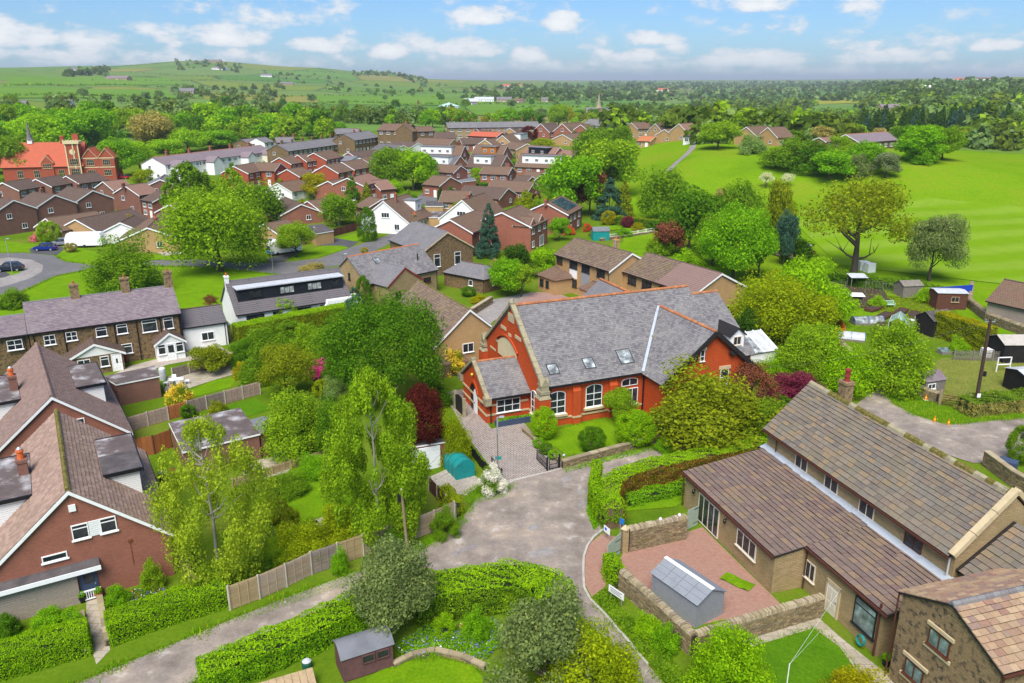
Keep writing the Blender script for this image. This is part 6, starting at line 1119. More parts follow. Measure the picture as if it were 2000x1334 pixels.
fence('orange stained board fence between the two bungalows and the flat garage',[(262,893),(300,888),(336,874)],1.8,['fence_orange'],'board_fence',1.9,'timber_brown','boards');fence('grey lap fence below the white annex',[(338,740),(372,730),(440,716),(466,706)],1.25,['fence_old'],'garden_fence',1.9);fence('low timber rail fence along the back lawn border',[(455,952),(535,926),(585,909),(640,893)],.75,['fence_tan'],'border_fence',1.8,'timber_tan','lap');fence('dark red brown fence beside the red garage drive',[(652,462),(692,451),(720,446)],1.7,['fence_dark'],'garden_fence',1.9,'timber_brown','boards');fence('white post and rail fence along the long estate garden',[(1172,468),(1225,462),(1277,453)],.95,['frame_white'],'rail_fence',2.6,'frame_white','rail');fence('grey picket fence across the allotments behind the pole',[(1862,704),(1935,706),(2010,706)],1.3,['timber_grey'],'picket_fence',2.0,'timber_grey','picket');fence('tan wicket fence between annex and dormer house',[(405,668),(448,655)],1.7,['fence_orange'],'board_fence',1.9,'timber_tan','boards');fence('pale boarded fence at the top edge of the field',[(1234,293),(1269,285)],1.6,['fence_boards'],'field_fence',2.4,'timber_tan','boards',z0=float(GT(1250,289)[2]));fence('dark timber side fence by the garage yard',[(838,958),(868,992),(890,1016)],1.3,['fence_dark'],'side_fence',1.8,'concrete_post','boards');fence('iron railings beside the driveway steps',[(912,875),(938,912),(960,935)],.9,['metal_black'],'railing',1.2,'metal_black','picket')

# ---------------------------------------------------------------- dry stone walls
def stone_wall(label,path,h,w=.45,cope='stones',name='stone_wall',single=True,z0=0.0,seed=2):
    P=np.array(gp(path));root=empty(name,(*P[0],z0),0,label,'wall');P=P-P[0];rr=random.Random(seed);V,Fq=[],[]
    def stone(c,d,q,l,t,hh,z):
        k=len(V);j=lambda:rr.uniform(-.012,.012)
        for zz in(z,z+hh):
            for(sl,sq)in((-1,-1),(1,-1),(1,1),(-1,1)):p=c+d*(sl*l/2+j())+q*(sq*t/2+j());V.append((p[0],p[1],zz+j()))
        Fq.extend([(k+4,k+5,k+6,k+7),(k,k+1,k+5,k+4),(k+1,k+2,k+6,k+5),(k+2,k+3,k+7,k+6),(k+3,k,k+4,k+7)])
    core=MB()
    for i in range(len(P)-1):
        a,c=P[i],P[i+1];d=c-a;L=np.linalg.norm(d);d=d/L;q=np.array([-d[1],d[0]])
        core.hexa([(*(a-q*w*.32),-.3),(*(c-q*w*.32),-.3),(*(c+q*w*.32),-.3),(*(a+q*w*.32),-.3),(*(a-q*w*.3),h-.02),(*(c-q*w*.3),h-.02),(*(c+q*w*.3),h-.02),(*(a+q*w*.3),h-.02)])
        for sgn in(-1,1):
            z=-.05
            while z<h-.06:
                hh=rr.uniform(.09,.16);u=-rr.uniform(0,.2)
                while u<L:l=rr.uniform(.18,.42);u0,u1=max(0,u),min(L,u+l);(u1-u0>.06)and stone(a+d*(u0+u1)/2+q*sgn*(w*.36+rr.uniform(-.02,.025)),d,q,u1-u0-.02,w*.3,hh-.018,z);u+=l
                z+=hh
        u=0.0
        while u<L-.05:
            l=rr.uniform(.09,.17)if cope=='stones' else rr.uniform(.6,1.0);l=min(l,L-u);b=MB();k=rr.uniform(-.04,.04);ch_=rr.uniform(.17,.27)if cope=='stones' else .1;wd=w*(1.0 if cope=='stones' else 1.2);c0,c1=a+d*(u+.008),a+d*(u+l-.008)
            b.hexa([(*(c0-q*wd/2),h-.01),(*(c1-q*wd/2),h-.01),(*(c1+q*wd/2),h-.01),(*(c0+q*wd/2),h-.01)]+([(*(c0-q*wd*.36+d*k),h+ch_*.9),(*(c1-q*wd*.36+d*k),h+ch_),(*(c1+q*wd*.36+d*k),h+ch_),(*(c0+q*wd*.36+d*k),h+ch_*.92)]if cope=='stones' else[(*(c0-q*wd/2),h+ch_),(*(c1-q*wd/2),h+ch_),(*(c1+q*wd/2),h+ch_),(*(c0+q*wd/2),h+ch_)]));b.obj('cope_stone','cope_stones',root);u+=l
    core.obj('wall_core','soil',root);tag(link('wall_stones',npmesh('wall_stones',V,Fq,['wall_stones']),root),kind='stuff');return root
stone_wall('low chapel garden wall with flat coping stones along the lane',[(1098,914),(1170,894),(1292,862)],.65,.4,'flat','garden_wall');stone_wall('dry stone wall with upright coping between the bank and the patio',[(1213,1150),(1246,1179),(1300,1229),(1352,1279)],1.35,.5,'stones');stone_wall('mossy dry stone wall between the patio and the lawn',[(1356,1277),(1440,1250),(1602,1201)],1.35,.5,'stones',seed=3);stone_wall('short dry stone wall with buttress stripes beside the stone gate pillar',[(1226,1075),(1337,1050)],1.7,.5,'stones',seed=4);stone_wall('tumbled stone wall at the paddock corner by the small shed',[(1748,738),(1790,772),(1830,786)],1.0,.6,'stones',seed=5);stone_wall('old allotment wall curving beside the orange netting',[(1588,606),(1600,640),(1632,676),(1662,702)],1.0,.6,'stones',seed=6);stone_wall('field wall at the right edge below the brown roofed barn',[(1896,566),(1892,600),(1930,630),(2010,660)],1.2,.6,'stones',seed=7);stone_wall('grey stone wall at the right edge around the dark bin',[(1922,908),(1975,948),(2040,985)],1.3,.45,'flat',seed=8);stone_wall('back lane wall beside the yellow bush',[(903,628),(960,592)],1.0,.5,'flat',seed=9);stone_wall('low edging stones round the front lawn',[(768,1303),(806,1284),(850,1275),(905,1288),(948,1308)],.22,.3,'flat','edging_wall',seed=10);stone_wall('low stone edge of the paved bungalow path, right side',[(196,1175),(212,1262)],.4,.3,'flat','edging_wall',seed=11);stone_wall('low stone edge of the paved bungalow path, left side',[(160,1205),(172,1282)],.4,.3,'flat','edging_wall',seed=12);stone_wall('low wall carrying the white rail fence',[(1172,471),(1280,456)],.5,.4,'flat','garden_wall',seed=13)
stone_wall('low brick edged bed along the chapel driveway',[(1022,842),(1092,903)],.3,.3,'flat','edging_wall',seed=14)
def kerb(pts):
    P=gp(pts);b=0
    for i in range(len(P)-1):
        a,c=np.array(P[i]),np.array(P[i+1]);L=np.linalg.norm(c-a);n=max(1,round(L/.6))
        for j in range(n):p0,p1=a+(c-a)*(j+.02)/n,a+(c-a)*(j+.98)/n;b=MB();b.bar((*p0,.06),(*p1,.06),.16,.16);b.obj('kerb_stone','concrete',KR)
KR=empty('kerb',(0,0,0));tag(KR,'curved line of kerb stones round the block paved gate apron','kerb');kerb([(1178,1036),(1160,1050),(1147,1068),(1140,1090),(1139,1120),(1141,1150),(1152,1172),(1180,1200),(1215,1240),(1265,1300)])
for i,(x,y)in enumerate(((610,1024),(622,1018),(633,1022),(645,1008),(598,1034))):b=MB();p=G(x,y);b.box(-.45,.45,-.3,.3,0,.07);o=b.obj('stepping_stone','paving_stones');o.location=p;o.rotation_euler=(0,0,.5+.1*i);tag(o,'pale paving slab step beside the yellow shrubs, '+('left of the middle','the middle one','right of the middle','nearest the birch','furthest left')[i],'paving slab','garden step slabs')

# ---------------------------------------------------------------- gates, poles, lamps, signs
def iron_gate(label,p0,p1,h,posts=(1,1)):
    a,c=np.array(G(*p0)[:2]),np.array(G(*p1)[:2]);d=c-a;L=np.linalg.norm(d);d /= L;root=empty('iron_gate',(*a,0),math.atan2(d[1],d[0]),label,'gate');b=MB();n=int(L/.11)
    for x in(0.05,L-.05):b.box(x-.025,x+.025,-.025,.025,.08,h)
    for z in(.1,h*.5,h):b.box(.03,L-.03,-.02,.02,z-.02,z+.02)
    b.obj('frame','metal_black',root)
    for i in range(1,n):b=MB();x=.05+(L-.1)*i/n;b.tube((x,0,.1),(x,0,h),.012,n=5,caps=False);b.obj('bar','metal_black',root)
    for k,x in enumerate((-.08,L+.08)):
        if posts[k]:b=MB();b.box(x-.06,x+.06,-.06,.06,-.2,h+.2);b.lathe([(.08,h+.2),(.03,h+.3),(.005,h+.32)],(x,0,0),6);b.obj('post','metal_black',root)
    return root
iron_gate('open black iron gate leaf standing at the right of the driveway',(1068,919),(1048,898),1.05,(1,0));iron_gate('narrow closed black iron gate leaf at the driveway mouth',(1072,919),(1091,914),1.05,(0,1));iron_gate('black iron gate leaf beside the lamp post',(979,938),(960,910),.9,(1,0))
b=MB();p=G(898,806);o=empty('yard_gate',p,RAD(115),'tall black arched yard gate left of the chapel porch','gate');n=8;pl=[(-1.1,0)]+[(-1.1+2.2*i/n,1.6+.3*math.sin(pi*i/n))for i in range(n+1)]+[(1.1,0)];b.extr([(x,0,z)for x,z in pl],(0,-.03,0),(0,.06,0));b.obj('leaf','timber_black',o);[(lambda b:(b.box(x,x+.23,-.15,.15,-.2,2.0),b.obj('post','weathered_stone',o)))(MB())for x in(-1.35,1.12)]
def board_gate(label,p0,p1,h,slope=0):
    a,c=np.array(G(*p0)[:2]),np.array(G(*p1)[:2]);d=c-a;L=np.linalg.norm(d);root=empty('wooden_gate',(*a,0),math.atan2(d[1],d[0]),label,'gate');n=max(3,int(L/.13))
    for i in range(n):b=MB();x0,x1=L*(i+.04)/n,L*(i+.96)/n;h0=h+slope*(i/n);b.box(x0,x1,-.02,.02,.05,h0);b.obj('board','paint_sage',root)
    b=MB();[b.box(0,L,.02,.06,z,z+.1)for z in(.25,h*.85)];b.bar((.05,.045,.3),(L-.05,.045,h*.85),.04,.1);b.obj('brace','paint_sage',root);b=MB();[b.box(L*.55,L+.03,-.035,-.02,z,z+.04)for z in(.35,h*.9)];b.obj('hinge','metal_black',root)
board_gate('sage green boarded gate standing open beside the stone gate pillar',(1186,1097),(1211,1082),1.35,.45);board_gate('sage green boarded gate against the farmhouse corner',(1341,1036),(1362,1026),1.7)
b=MB();p=G(1219,1078);o=empty('gate_pillar',p,.2,'square stone gate pillar with pointed top at the patio entrance','pillar');b.box(-.22,.22,-.22,.22,-.2,1.9);b.obj('shaft','stone_pale',o);b=MB();b.lathe([(.36,1.9),(.3,1.98),(.02,2.2)],(0,0,0),4);b.obj('cap','dressed_stone',o)
fg=empty('field_gate',G(1838,792),math.atan2(G(1888,800)[1]-G(1838,792)[1],G(1888,800)[0]-G(1838,792)[0]),'brown wooden five-bar field gate into the paddock','gate');LG=float(np.linalg.norm(G(1888,800)-G(1838,792)))
for i in range(5):b=MB();b.box(0,LG,-.02,.02,.2+.24*i,.28+.24*i);b.obj('bar','timber_brown',fg)
b=MB();b.bar((0,.03,.25),(LG*.5,.03,1.2),.03,.08);b.bar((LG,.03,.25),(LG*.5,.03,1.2),.03,.08);b.obj('brace','timber_brown',fg)
for x in(-.15,LG+.15):b=MB();b.box(x-.12,x+.12,-.12,.12,-.3,1.7);b.obj('post','pole_wood',fg)
def pole(label,foot,top,m,r0=.13,name='telegraph_pole',fit=True):
    p=G(*foot);h=htop(p,top[1]);q=np.array(G(top[0],top[1],h));lean=(q-p)*np.array([1,1,0]);lean*=min(1,.6/(np.linalg.norm(lean)+1e-6));root=empty(name,p,0,label,'pole');b=MB();tp=np.array([lean[0],lean[1],h])
    b.tube((0,0,-.4),tp,r0,r0*.72,10);b.obj('shaft',m,root);return root,p+tp,tp,h
r1,top1,t1,h1_=pole('grey wooden telegraph pole by the lap fence at the lane',(797,1082),(784,957),'pole_wood',.12);b=MB();b.tube(t1+np.array([-.18,0,-.9]),t1+np.array([-.18,0,-.35]),.14,n=8);b.obj('junction_box','plastic_black',r1);b=MB();b.lathe([(.03,-.05),(.07,0),(.07,.1),(.03,.14)],t1,8);b.obj('insulator','plastic_white',r1)
r2,top2,t2,h2_=pole('dark creosoted telegraph pole by the paddock hedge',(1903,805),(1934,622),'pole_creosote',.2);b=MB();b.box(-.17,.17,-.26,-.2,1.7,2.1);b.obj('notice','sign_white',r2);b=MB();b.box(.2,.42,-.12,.1,3.9,4.4);b.obj('junction_box','plastic_black',r2);b=MB();[b.bar(t2+np.array([-.5,0,-.25]),t2+np.array([.5,0,-.25]),.08,.08)];[b.lathe([(.03,-.2),(.05,-.1),(.05,0)],t2+np.array([x,0,0]),6)for x in(-.45,.45)];b.obj('crossarm','galvanised',r2)
def wire(label,a,c,sag,r=.012):
    b=MB();a,c=np.asarray(a,float),np.asarray(c,float);n=14;pts=[a+(c-a)*i/n-np.array([0,0,sag*4*(i/n)*(1-i/n)])for i in range(n+1)];[b.tube(pts[i],pts[i+1],r,n=4,caps=False)for i in range(n)];tag(b.obj('overhead_wire','plastic_black'),label,'wire')
stw=lambda x,y,z:np.array([26.72+cos(RAD(-73.35))*x-sin(RAD(-73.35))*y,50.46+sin(RAD(-73.35))*x+cos(RAD(-73.35))*y,z])
chw=lambda x,y,z:np.array([9.57+cos(RAD(22.47))*x-sin(RAD(22.47))*y,81.7+sin(RAD(22.47))*x+cos(RAD(22.47))*y,z])
wire('thin cable from the wooden pole to the chapel porch corner',top1,chw(-14.9,-4.6,2.6),.5);wire('thin cable from the wooden pole towards the garage',top1,G(905,905,2.6),.35);wire('long cable from the dark pole past the hawthorn hedge',top2,chw(11.6,-11.2,4.4),1.0,.014);wire('lower long cable from the dark pole to the lane hedge',top2+np.array([.3,0,-.3]),G(1330,800,3.0),1.3,.014);wire('cable from the dark pole towards the allotments',top2,G(2060,640,6),.4)
def street_lamp(label,foot,top,m='galvanised',arm=0.5):
    p=G(*foot);h=htop(p,top[1]);root=empty('street_lamp',p,0,label,'street lamp','street lamps');b=MB();b.tube((0,0,-.2),(0,0,h*.25),.085,.075,8);b.tube((0,0,h*.25),(0,0,h),.055,.045,8);b.obj('column',m,root);b=MB();b.bar((-.03,0,h),(arm,0,h+.05),.06,.06);b.hexa([(arm*.5,-.12,h),(arm+.25,-.12,h+.02),(arm+.25,.12,h+.02),(arm*.5,.12,h),(arm*.5,-.09,h+.1),(arm+.2,-.09,h+.14),(arm+.2,.09,h+.14),(arm*.5,.09,h+.1)]);b.obj('lantern','galvanised',root);return root,p,h
lp,pp,lh=street_lamp('grey and brown lamp post standing in the chapel driveway mouth',(972,930),(966,815),'timber_grey',.35);b=MB();b.box(-.2,.32,-.02,.02,1.55,1.85);b.obj('sign','paint_teal',lp);b=MB();b.tube((0,0,lh*.72),(0,0,lh),.075,n=8);b.obj('sleeve','galvanised',lp)
street_lamp('grey lamp post at the far left of the estate road',(17,502),(11,466));street_lamp('grey lamp post beside the dark parked car',(24,534),(19,508));street_lamp('tall grey lamp post on the green by the willow',(534,536),(523,466),'timber_grey');street_lamp('lamp post at the gable of the slate house',(672,535),(664,496),'timber_grey');street_lamp('dark lamp post beside the red garage door',(613,476),(612,444),'metal_black',.3);street_lamp('lamp post beside the slim cypress and slate house',(726,580),(722,527),'timber_grey',.2)
def sign(label,foot,w,h,z,rz,m,marks=True):
    root=empty('sign',G(*foot),rz,label,'sign');b=MB();[(lambda q:(q.box(x-.025,x+.025,-.0,.05,-.2,z+h),q.obj('post','galvanised',root)))(MB())for x in(-w*.35,w*.35)];b.box(-w/2,w/2,-.03,0,z,z+h);q=b.obj('panel',m,root)
    if marks:b=MB();[b.box(-w*.38,w*(.38-.1*(i%2)),-.036,-.03,z+h*(.72-.24*i),z+h*(.80-.24*i))for i in range(3)];b.obj('lettering','plastic_grey',q)
    return root
sign('long white sign board with rows of small dark lettering on the bank',(1203,1178),1.35,.5,.55,RAD(-52),'sign_white');sg2=sign('white sign with a blue picture beside the open green gate',(1185,1054),.75,.5,.55,RAD(-62),'sign_white',False);b=MB();b.box(-.25,0,-.036,-.03,.72,.95);b.obj('picture','paint_blue',sg2);sign('small light blue sign above the gate hedge',(1213,1060),.38,.42,1.55,RAD(-40),'car_sky',False)

# ---------------------------------------------------------------- sheds and garages
def gshed(label,c,rz,L,Wd,he,hr,wall,roof,name='shed',boards=True,wins=(),over=.12,door_side=None,cat='shed'):
    root=empty(name,c,rz,label,cat);DIM[root.name]=(L,Wd);gable_wall(L,Wd,he,hr,z0=0).obj('wall',wall,root);b=MB();k=(hr-he)/(Wd/2);s=math.hypot(1,k)
    for sg in(-1,1):q=[(-L/2-over,sg*(Wd/2+over),he-over*k+.06),(L/2+over,sg*(Wd/2+over),he-over*k+.06),(L/2+over,0,hr+.06),(-L/2-over,0,hr+.06)];b.slab(q if sg<0 else q[::-1],(0,sg*k/s,1/s),.05)
    b.obj('roof',roof,root)
    if boards:
        b=MB();n=int(L/.16)
        for sg in(-1,1):[b.box(-L/2+L*i/n-.008,-L/2+L*i/n+.008,sg*Wd/2-.015,sg*Wd/2+.015,.02,he)for i in range(n+1)]
        n=int(Wd/.16)
        for sg in(-1,1):[b.box(sg*L/2-.015,sg*L/2+.015,-Wd/2+Wd*i/n-.008,-Wd/2+Wd*i/n+.008,.02,he+(hr-he)*(1-abs(2*i/n-1))-.05)for i in range(n+1)]
        b.obj('cover_strips',wall,root)
    for w in wins:win(root,*w)
    return root
p0,p1,p2=G(1268,1150),G(1385,1243),G(1412,1160);cc=(p0+p2)/2
ps=gshed('grey plastic apex shed with white ridge on the block paved patio',(float(G(1340,1182)[0]),float(G(1340,1182)[1]),0),math.atan2(p1[1]-p0[1],p1[0]-p0[0])+.05,3.9,2.4,1.75,2.35,'paint_grey','shed_grey');b=MB();b.box(-2.08,2.08,-.13,.13,2.39,2.47);b.obj('ridge','plastic_white',ps);b=MB();kq=.6/1.2
for x in(-1.0,0,1.0):b.bar((x,-1.3,1.83),(x,-.1,2.44),.04,.02)
for y in(-.5,-.9):b.box(-2.05,2.05,y-.015,y+.015,2.36+y*kq+.05,2.36+y*kq+.085)
b.obj('roof_seams','paint_grey',ps)
def barrel_shed():
    q0,q1=G(672,1334),G(768,1302);a=math.atan2(q1[1]-q0[1],q1[0]-q0[0]);L=float(np.linalg.norm(q1-q0));root=empty('garden_shed',((q0+q1)/2+np.array([-sin(a),cos(a),0])*.85),a,'brown boarded garden shed with a dark curved felt roof','shed');DIM[root.name]=(L,1.7);h=1.55;n=8
    pl=[(0,-.85,0),(0,.85,0)]+[(0,.85-1.7*i/n,h+.42*math.sin(pi*i/n))for i in range(n+1)];b=MB();b.extr(pl,(-L/2,0,0),(L,0,0));b.obj('wall','timber_plum',root);b=MB()
    for i in range(n):f=lambda t:np.array([0,-.98+1.96*t,h-.02+.5*math.sin(pi*t)]);a0,a1=f(i/n),f((i+1)/n);m=(a1-a0);nn=np.array([0,-m[2],m[1]]);nn /= np.linalg.norm(nn);b.slab([a0+np.array([-L/2-.12,0,.06]),a0+np.array([L/2+.12,0,.06]),a1+np.array([L/2+.12,0,.06]),a1+np.array([-L/2-.12,0,.06])],nn,.05)
    b.obj('roof','felt_grey',root)
    for i in range(11):
        z=.1+.135*i;b=MB();b.hexa([(-L/2-.03,-.9,z),(L/2+.03,-.9,z),(L/2+.03,-.85,z),(-L/2-.03,-.85,z),(-L/2,-.86,z+.145),(L/2,-.86,z+.145),(L/2,-.85,z+.145),(-L/2,-.85,z+.145)]);b.obj('board','timber_plum',root)
    win(root,'S',.0,.9,.75,.55,1,1,'timber_plum',sill=False,out=.06);win(root,'S',.85,.9,.75,.55,1,1,'timber_plum',sill=False,out=.06)
barrel_shed()
def flatbox(name,label,roofpx,h,wall,roof,cat='garage',fascia='frame_white',ov=.15):
    Q=[np.array(G(x,y,h))for x,y in roofpx];c=sum(Q)/4;root=empty(name,(c[0],c[1],0),0,label,cat);P=[(q-c)[:2]for q in Q];A=sum(P[i][0]*P[(i+1)%4][1]-P[(i+1)%4][0]*P[i][1]for i in range(4));P=P if A>0 else P[::-1]
    inn=[p*(1-ov/np.linalg.norm(p))for p in P];b=MB();b.prism(inn,-.3,h-.2);b.obj('wall',wall,root);b=MB();b.prism(P,h-.2,h-.06);b.obj('fascia',fascia,root);b=MB();b.prism([p*.99 for p in P],h-.07,h);b.obj('roof',roof,root);return root
flatbox('flat_garage','brick garage with a wide worn grey felt roof behind the feathery birch',[(329,825),(469,796),(508,846),(356,882)],2.5,'brick_brown','felt_worn');flatbox('lean_to_shed','dark brick store with smooth felt roof attached to the flat garage',[(478,822),(517,812),(556,832),(508,847)],2.4,'brick_brown','felt_grey','shed','timber_brown');flatbox('flat_garage','brick garage with puddled dark felt roof behind the mauve bungalow',[(200,735),(302,714),(312,733),(226,750)],2.5,'brick_brown','felt_worn')
g_=flatbox('flat_garage','small garage with a white door and brick pier beside the teal shelter',[(790,850),(866,842),(880,860),(800,872)],2.4,'brick_red','felt_dark');
def front_door(root,px0,px1,h,m):
    a,c=G(*px0),G(*px1);o=np.array(root.location);d=c-a;L=float(np.linalg.norm(d));b=MB();e=link('garage_door',None,root);e.location=tuple(a-o);e.rotation_euler=(0,0,math.atan2(d[1],d[0]))
    for i in range(6):b=MB();b.box(0,L,-.1,.02,h*(i+.04)/6,h*(i+.98)/6);b.obj('door_slat',m,e)
front_door(g_,(806,922),(860,912),2.1,'frame_white');rg=flatbox('flat_garage','garage with a bright red up-and-over door on the estate road',[(592,441),(630,437),(652,450),(616,456)],2.6,'brick_buff','felt_dark');front_door(rg,(622,476),(645,469),2.1,'paint_red');flatbox('flat_garage','flat roofed garage beside the red brick two-storey house',[(882,345),(925,340),(930,352),(890,356)],2.7,'brick_red','felt_grey');flatbox('flat_garage','low flat roofed garage in the cul-de-sac by the purple shrub',[(832,392),(865,392),(866,402),(830,402)],2.5,'brick_buff','felt_dark');flatbox('flat_garage','long flat garage roof between the two white chalets',[(818,414),(878,412),(872,424),(822,424)],2.5,'brick_buff','felt_worn');flatbox('lean_to_shed','green glass lean-to shed at the annex corner',[(408,620),(432,618),(450,634),(424,636)],2.1,'timber_tan','glass_green','shed','timber_tan')
def teal_shelter():
    p=G(897,922);root=empty('arched_shelter',p,RAD(-62),'teal arched plastic storage shelter beside the garage yard','shelter');n=9;b=MB();pl=[(0,-.85,0)]+[(0,-.85*cos(pi*i/n),.9+.75*sin(pi*i/n))for i in range(n+1)]+[(0,.85,0)];b.extr(pl[::-1],(-1.3,0,0),(2.6,0,0));b.obj('cover','paint_teal',root)
    for x in(-1.25,-.4,.45,1.25):b=MB();[b.bar(np.array(pl[i])*1.02+np.array([x,0,0]),np.array(pl[i+1])*1.02+np.array([x,0,0]),.06,.05)for i in range(len(pl)-1)];b.obj('rib','tarp_teal',root)
teal_shelter()
def allot_shed(label,foot,rz,L,Wd,he,hr,wall,roof,**kw):return gshed(label,G(*foot),RAD(rz),L,Wd,he,hr,wall,roof,**kw)
allot_shed('small grey shed with purple felt roof and dark windows by the track',(1808,765),18,2.6,2.2,1.7,2.4,'timber_grey','slate_purple',wins=[('S',-.5,.8,1.0,.6,2),('E',0,.2,.8,1.4,1,1,'timber_grey')]);b_=allot_shed('red brown shed with a pale flat top in the allotments',(1848,600),-5,4.2,3.0,2.5,2.7,'timber_brown','sheet_grey',wins=[('S',.4,1.2,1.1,.8,2,1,'timber_tan')]);allot_shed('black shed with dark felt roof beside the golden hedge',(1822,650),20,3.6,3.0,2.2,3.1,'timber_black','felt_dark');allot_shed('black stable with a cream sheet roof at the right edge',(1985,700),0,5.6,3.6,2.3,3.0,'timber_black','concrete');allot_shed('dark shed with pale roof at the right edge of the paddock',(2004,765),8,3.0,3.4,2.2,2.6,'timber_black','sheet_grey');allot_shed('weathered brown shed beside the climbing lime shrub',(1772,578),8,3.2,2.4,1.9,2.5,'timber_grey','timber_grey');allot_shed('low grey shed among the near right hedges',(1616,742),30,3.0,2.2,1.6,2.2,'timber_grey','felt_grey');allot_shed('little blue green summerhouse in the long estate garden',(1172,468),5,3.4,2.4,2.0,2.7,'paint_teal','felt_grey')
ba_=house('stone_barn','stone barn with brown tiled roof cut by the right edge of the picture','barn',*G(2035,640)[:2],-58,12,8,3.0,5.6,wall='stone_garden',roof='tile_brown',trim=None,wins=None)
def canopy(label,foot,rz,L,Wd,h0,h1,m,name='lean_to_shelter'):
    root=empty(name,G(*foot),RAD(rz),label,'shelter');[MBx.obj('post','timber_grey',root)for MBx in[(lambda b:(b.box(x-.05,x+.05,y-.05,y+.05,-.2,h0 if y<0 else h1),b)[1])(MB())for x in(-L/2,L/2)for y in(-Wd/2,Wd/2)]];b=MB();b.slab([(-L/2-.2,-Wd/2-.2,h0),(L/2+.2,-Wd/2-.2,h0),(L/2+.2,Wd/2+.2,h1),(-L/2-.2,Wd/2+.2,h1)],(0,-.2,.98),.05);b.obj('roof',m,root)
canopy('open shelter with a pale sheet roof under the big bare tree',(1672,562),0,2.4,1.6,1.9,2.2,'sheet_grey');canopy('low frame with grey sheet at the allotment top',(1625,548),-10,2.2,1.2,.8,1.0,'sheet_grey');canopy('low hutch with pale roof among the bean rows',(1668,585),-5,2.4,1.2,.7,.9,'render_white');canopy('green netted frame with pale front cover',(1606,590),0,3.0,1.6,.6,1.0,'glass_green')
def tunnel(label,foot,rz,L,Wd,h,m):
    root=empty('cloche_tunnel',G(*foot),RAD(rz),label,'cloche','cloches in the allotments');n=7;b=MB();pl=[(0,-Wd/2*cos(pi*i/n),.25+h*sin(pi*i/n))for i in range(n+1)];b.extr(pl[::-1],(-L/2,0,0),(L,0,0));b.obj('cover',m,root);b=MB();b.box(-L/2-.05,L/2+.05,-Wd/2-.06,Wd/2+.06,0,.27);b.obj('bed_frame','timber_grey',root);b=MB();[b.bar(np.array(pl[i])*1.02+np.array([x,0,0]),np.array(pl[i+1])*1.02+np.array([x,0,0]),.04,.04)for i in range(n)for x in(-L/2,0,L/2)];b.obj('hoop','car_sky',root)
tunnel('long white net tunnel over a raised bed',(1693,632),5,4.2,1.6,.8,'glass_pale');tunnel('pale domed net over a low bed by the old wall',(1662,662),-20,3.2,2.2,.7,'sheet_grey')
def greenhouse(label,foot,rz,L,Wd):
    root=empty('greenhouse',G(*foot),RAD(rz),label,'greenhouse');he,hr=1.5,2.2;n=5
    for i in range(n):
        x0,x1=-L/2+L*(i+.04)/n,-L/2+L*(i+.96)/n
        for sg in(-1,1):b=MB();q=[(x0,sg*Wd/2,he),(x1,sg*Wd/2,he),(x1,0,hr),(x0,0,hr)];b.slab(q if sg<0 else q[::-1],(0,sg*.57,.82),.02);b.obj('roof_pane','glass_green',root);b=MB();b.box(x0,x1,sg*Wd/2-.01,sg*Wd/2+.01,.1,he-.05);b.obj('side_pane','glass_green',root)
    b=MB()
    for i in range(n+1):
        x=-L/2+L*i/n
        for sg in(-1,1):b.bar((x,sg*Wd/2,0),(x,sg*Wd/2,he),.05,.05);b.bar((x,sg*Wd/2,he),(x,0,hr),.05,.05)
    b.bar((-L/2,0,hr),(L/2,0,hr),.06,.06);[b.bar((-L/2,s*Wd/2,he),(L/2,s*Wd/2,he),.05,.05)for s in(-1,1)];b.obj('frame','paint_mint',root)
greenhouse('small greenhouse with mint green frame in the allotments',(1752,645),60,3.4,2.0)
def ibc(label,foot,rz=0.1):
    root=empty('water_tank',G(*foot),rz,label,'water tank','white caged water tanks');b=MB();b.box(-.48,.48,-.55,.55,.15,1.1);b.lathe([(.12,1.1),(.12,1.16),(.02,1.17)],(0,0,0),8);b.obj('tank','plastic_white',root);b=MB()
    for i in range(6):b.box(-.5+.2*i-.012,-.5+.2*i+.012,-.58,-.56,.1,1.12);b.box(-.5+.2*i-.012,-.5+.2*i+.012,.56,.58,.1,1.12);b.box(-.51,-.49,-.56+.224*i-.012,-.56+.224*i+.012,.1,1.12);b.box(.49,.51,-.56+.224*i-.012,-.56+.224*i+.012,.1,1.12)
    for z in(.15,.45,.78,1.1):b.box(-.51,.51,-.58,-.56,z,z+.02);b.box(-.51,.51,.56,.58,z,z+.02);b.box(-.51,-.49,-.57,.57,z,z+.02);b.box(.49,.51,-.57,.57,z,z+.02)
    b.obj('cage','galvanised',root);b=MB();b.box(-.5,.5,-.58,.58,0,.13);b.obj('pallet','timber_tan',root)
ibc('white caged water tank beside the black shed',(1780,640));ibc('white caged water tank behind the picket fence',(1926,698));ibc('white caged water tank just right of the black shed one',(1796,634))
def netting():
    root=empty('orange_netting',G(1600,640),0,'bright orange plastic mesh fence round an allotment bed','netting');o=np.array(G(1600,640));P=[G(1592,612)-o,G(1628,612)-o,G(1650,655)-o,G(1612,664)-o,G(1592,612)-o];hh=1.05
    for i in range(4):
        a,c=P[i],P[i+1];b=MB();n=max(5,int(np.linalg.norm(c-a)/.16));[b.bar(a+(c-a)*j/n,a+(c-a)*j/n+np.array([0,0,hh]),.05,.03)for j in range(n+1)];[b.bar(a+np.array([0,0,z]),c+np.array([0,0,z]),.03,.07)for z in np.linspace(.08,hh,8)];b.obj('mesh','plastic_orange',root);b=MB();b.tube(a,a+np.array([0,0,1.3]),.03,n=6);b.obj('stake','timber_grey',root)
netting()
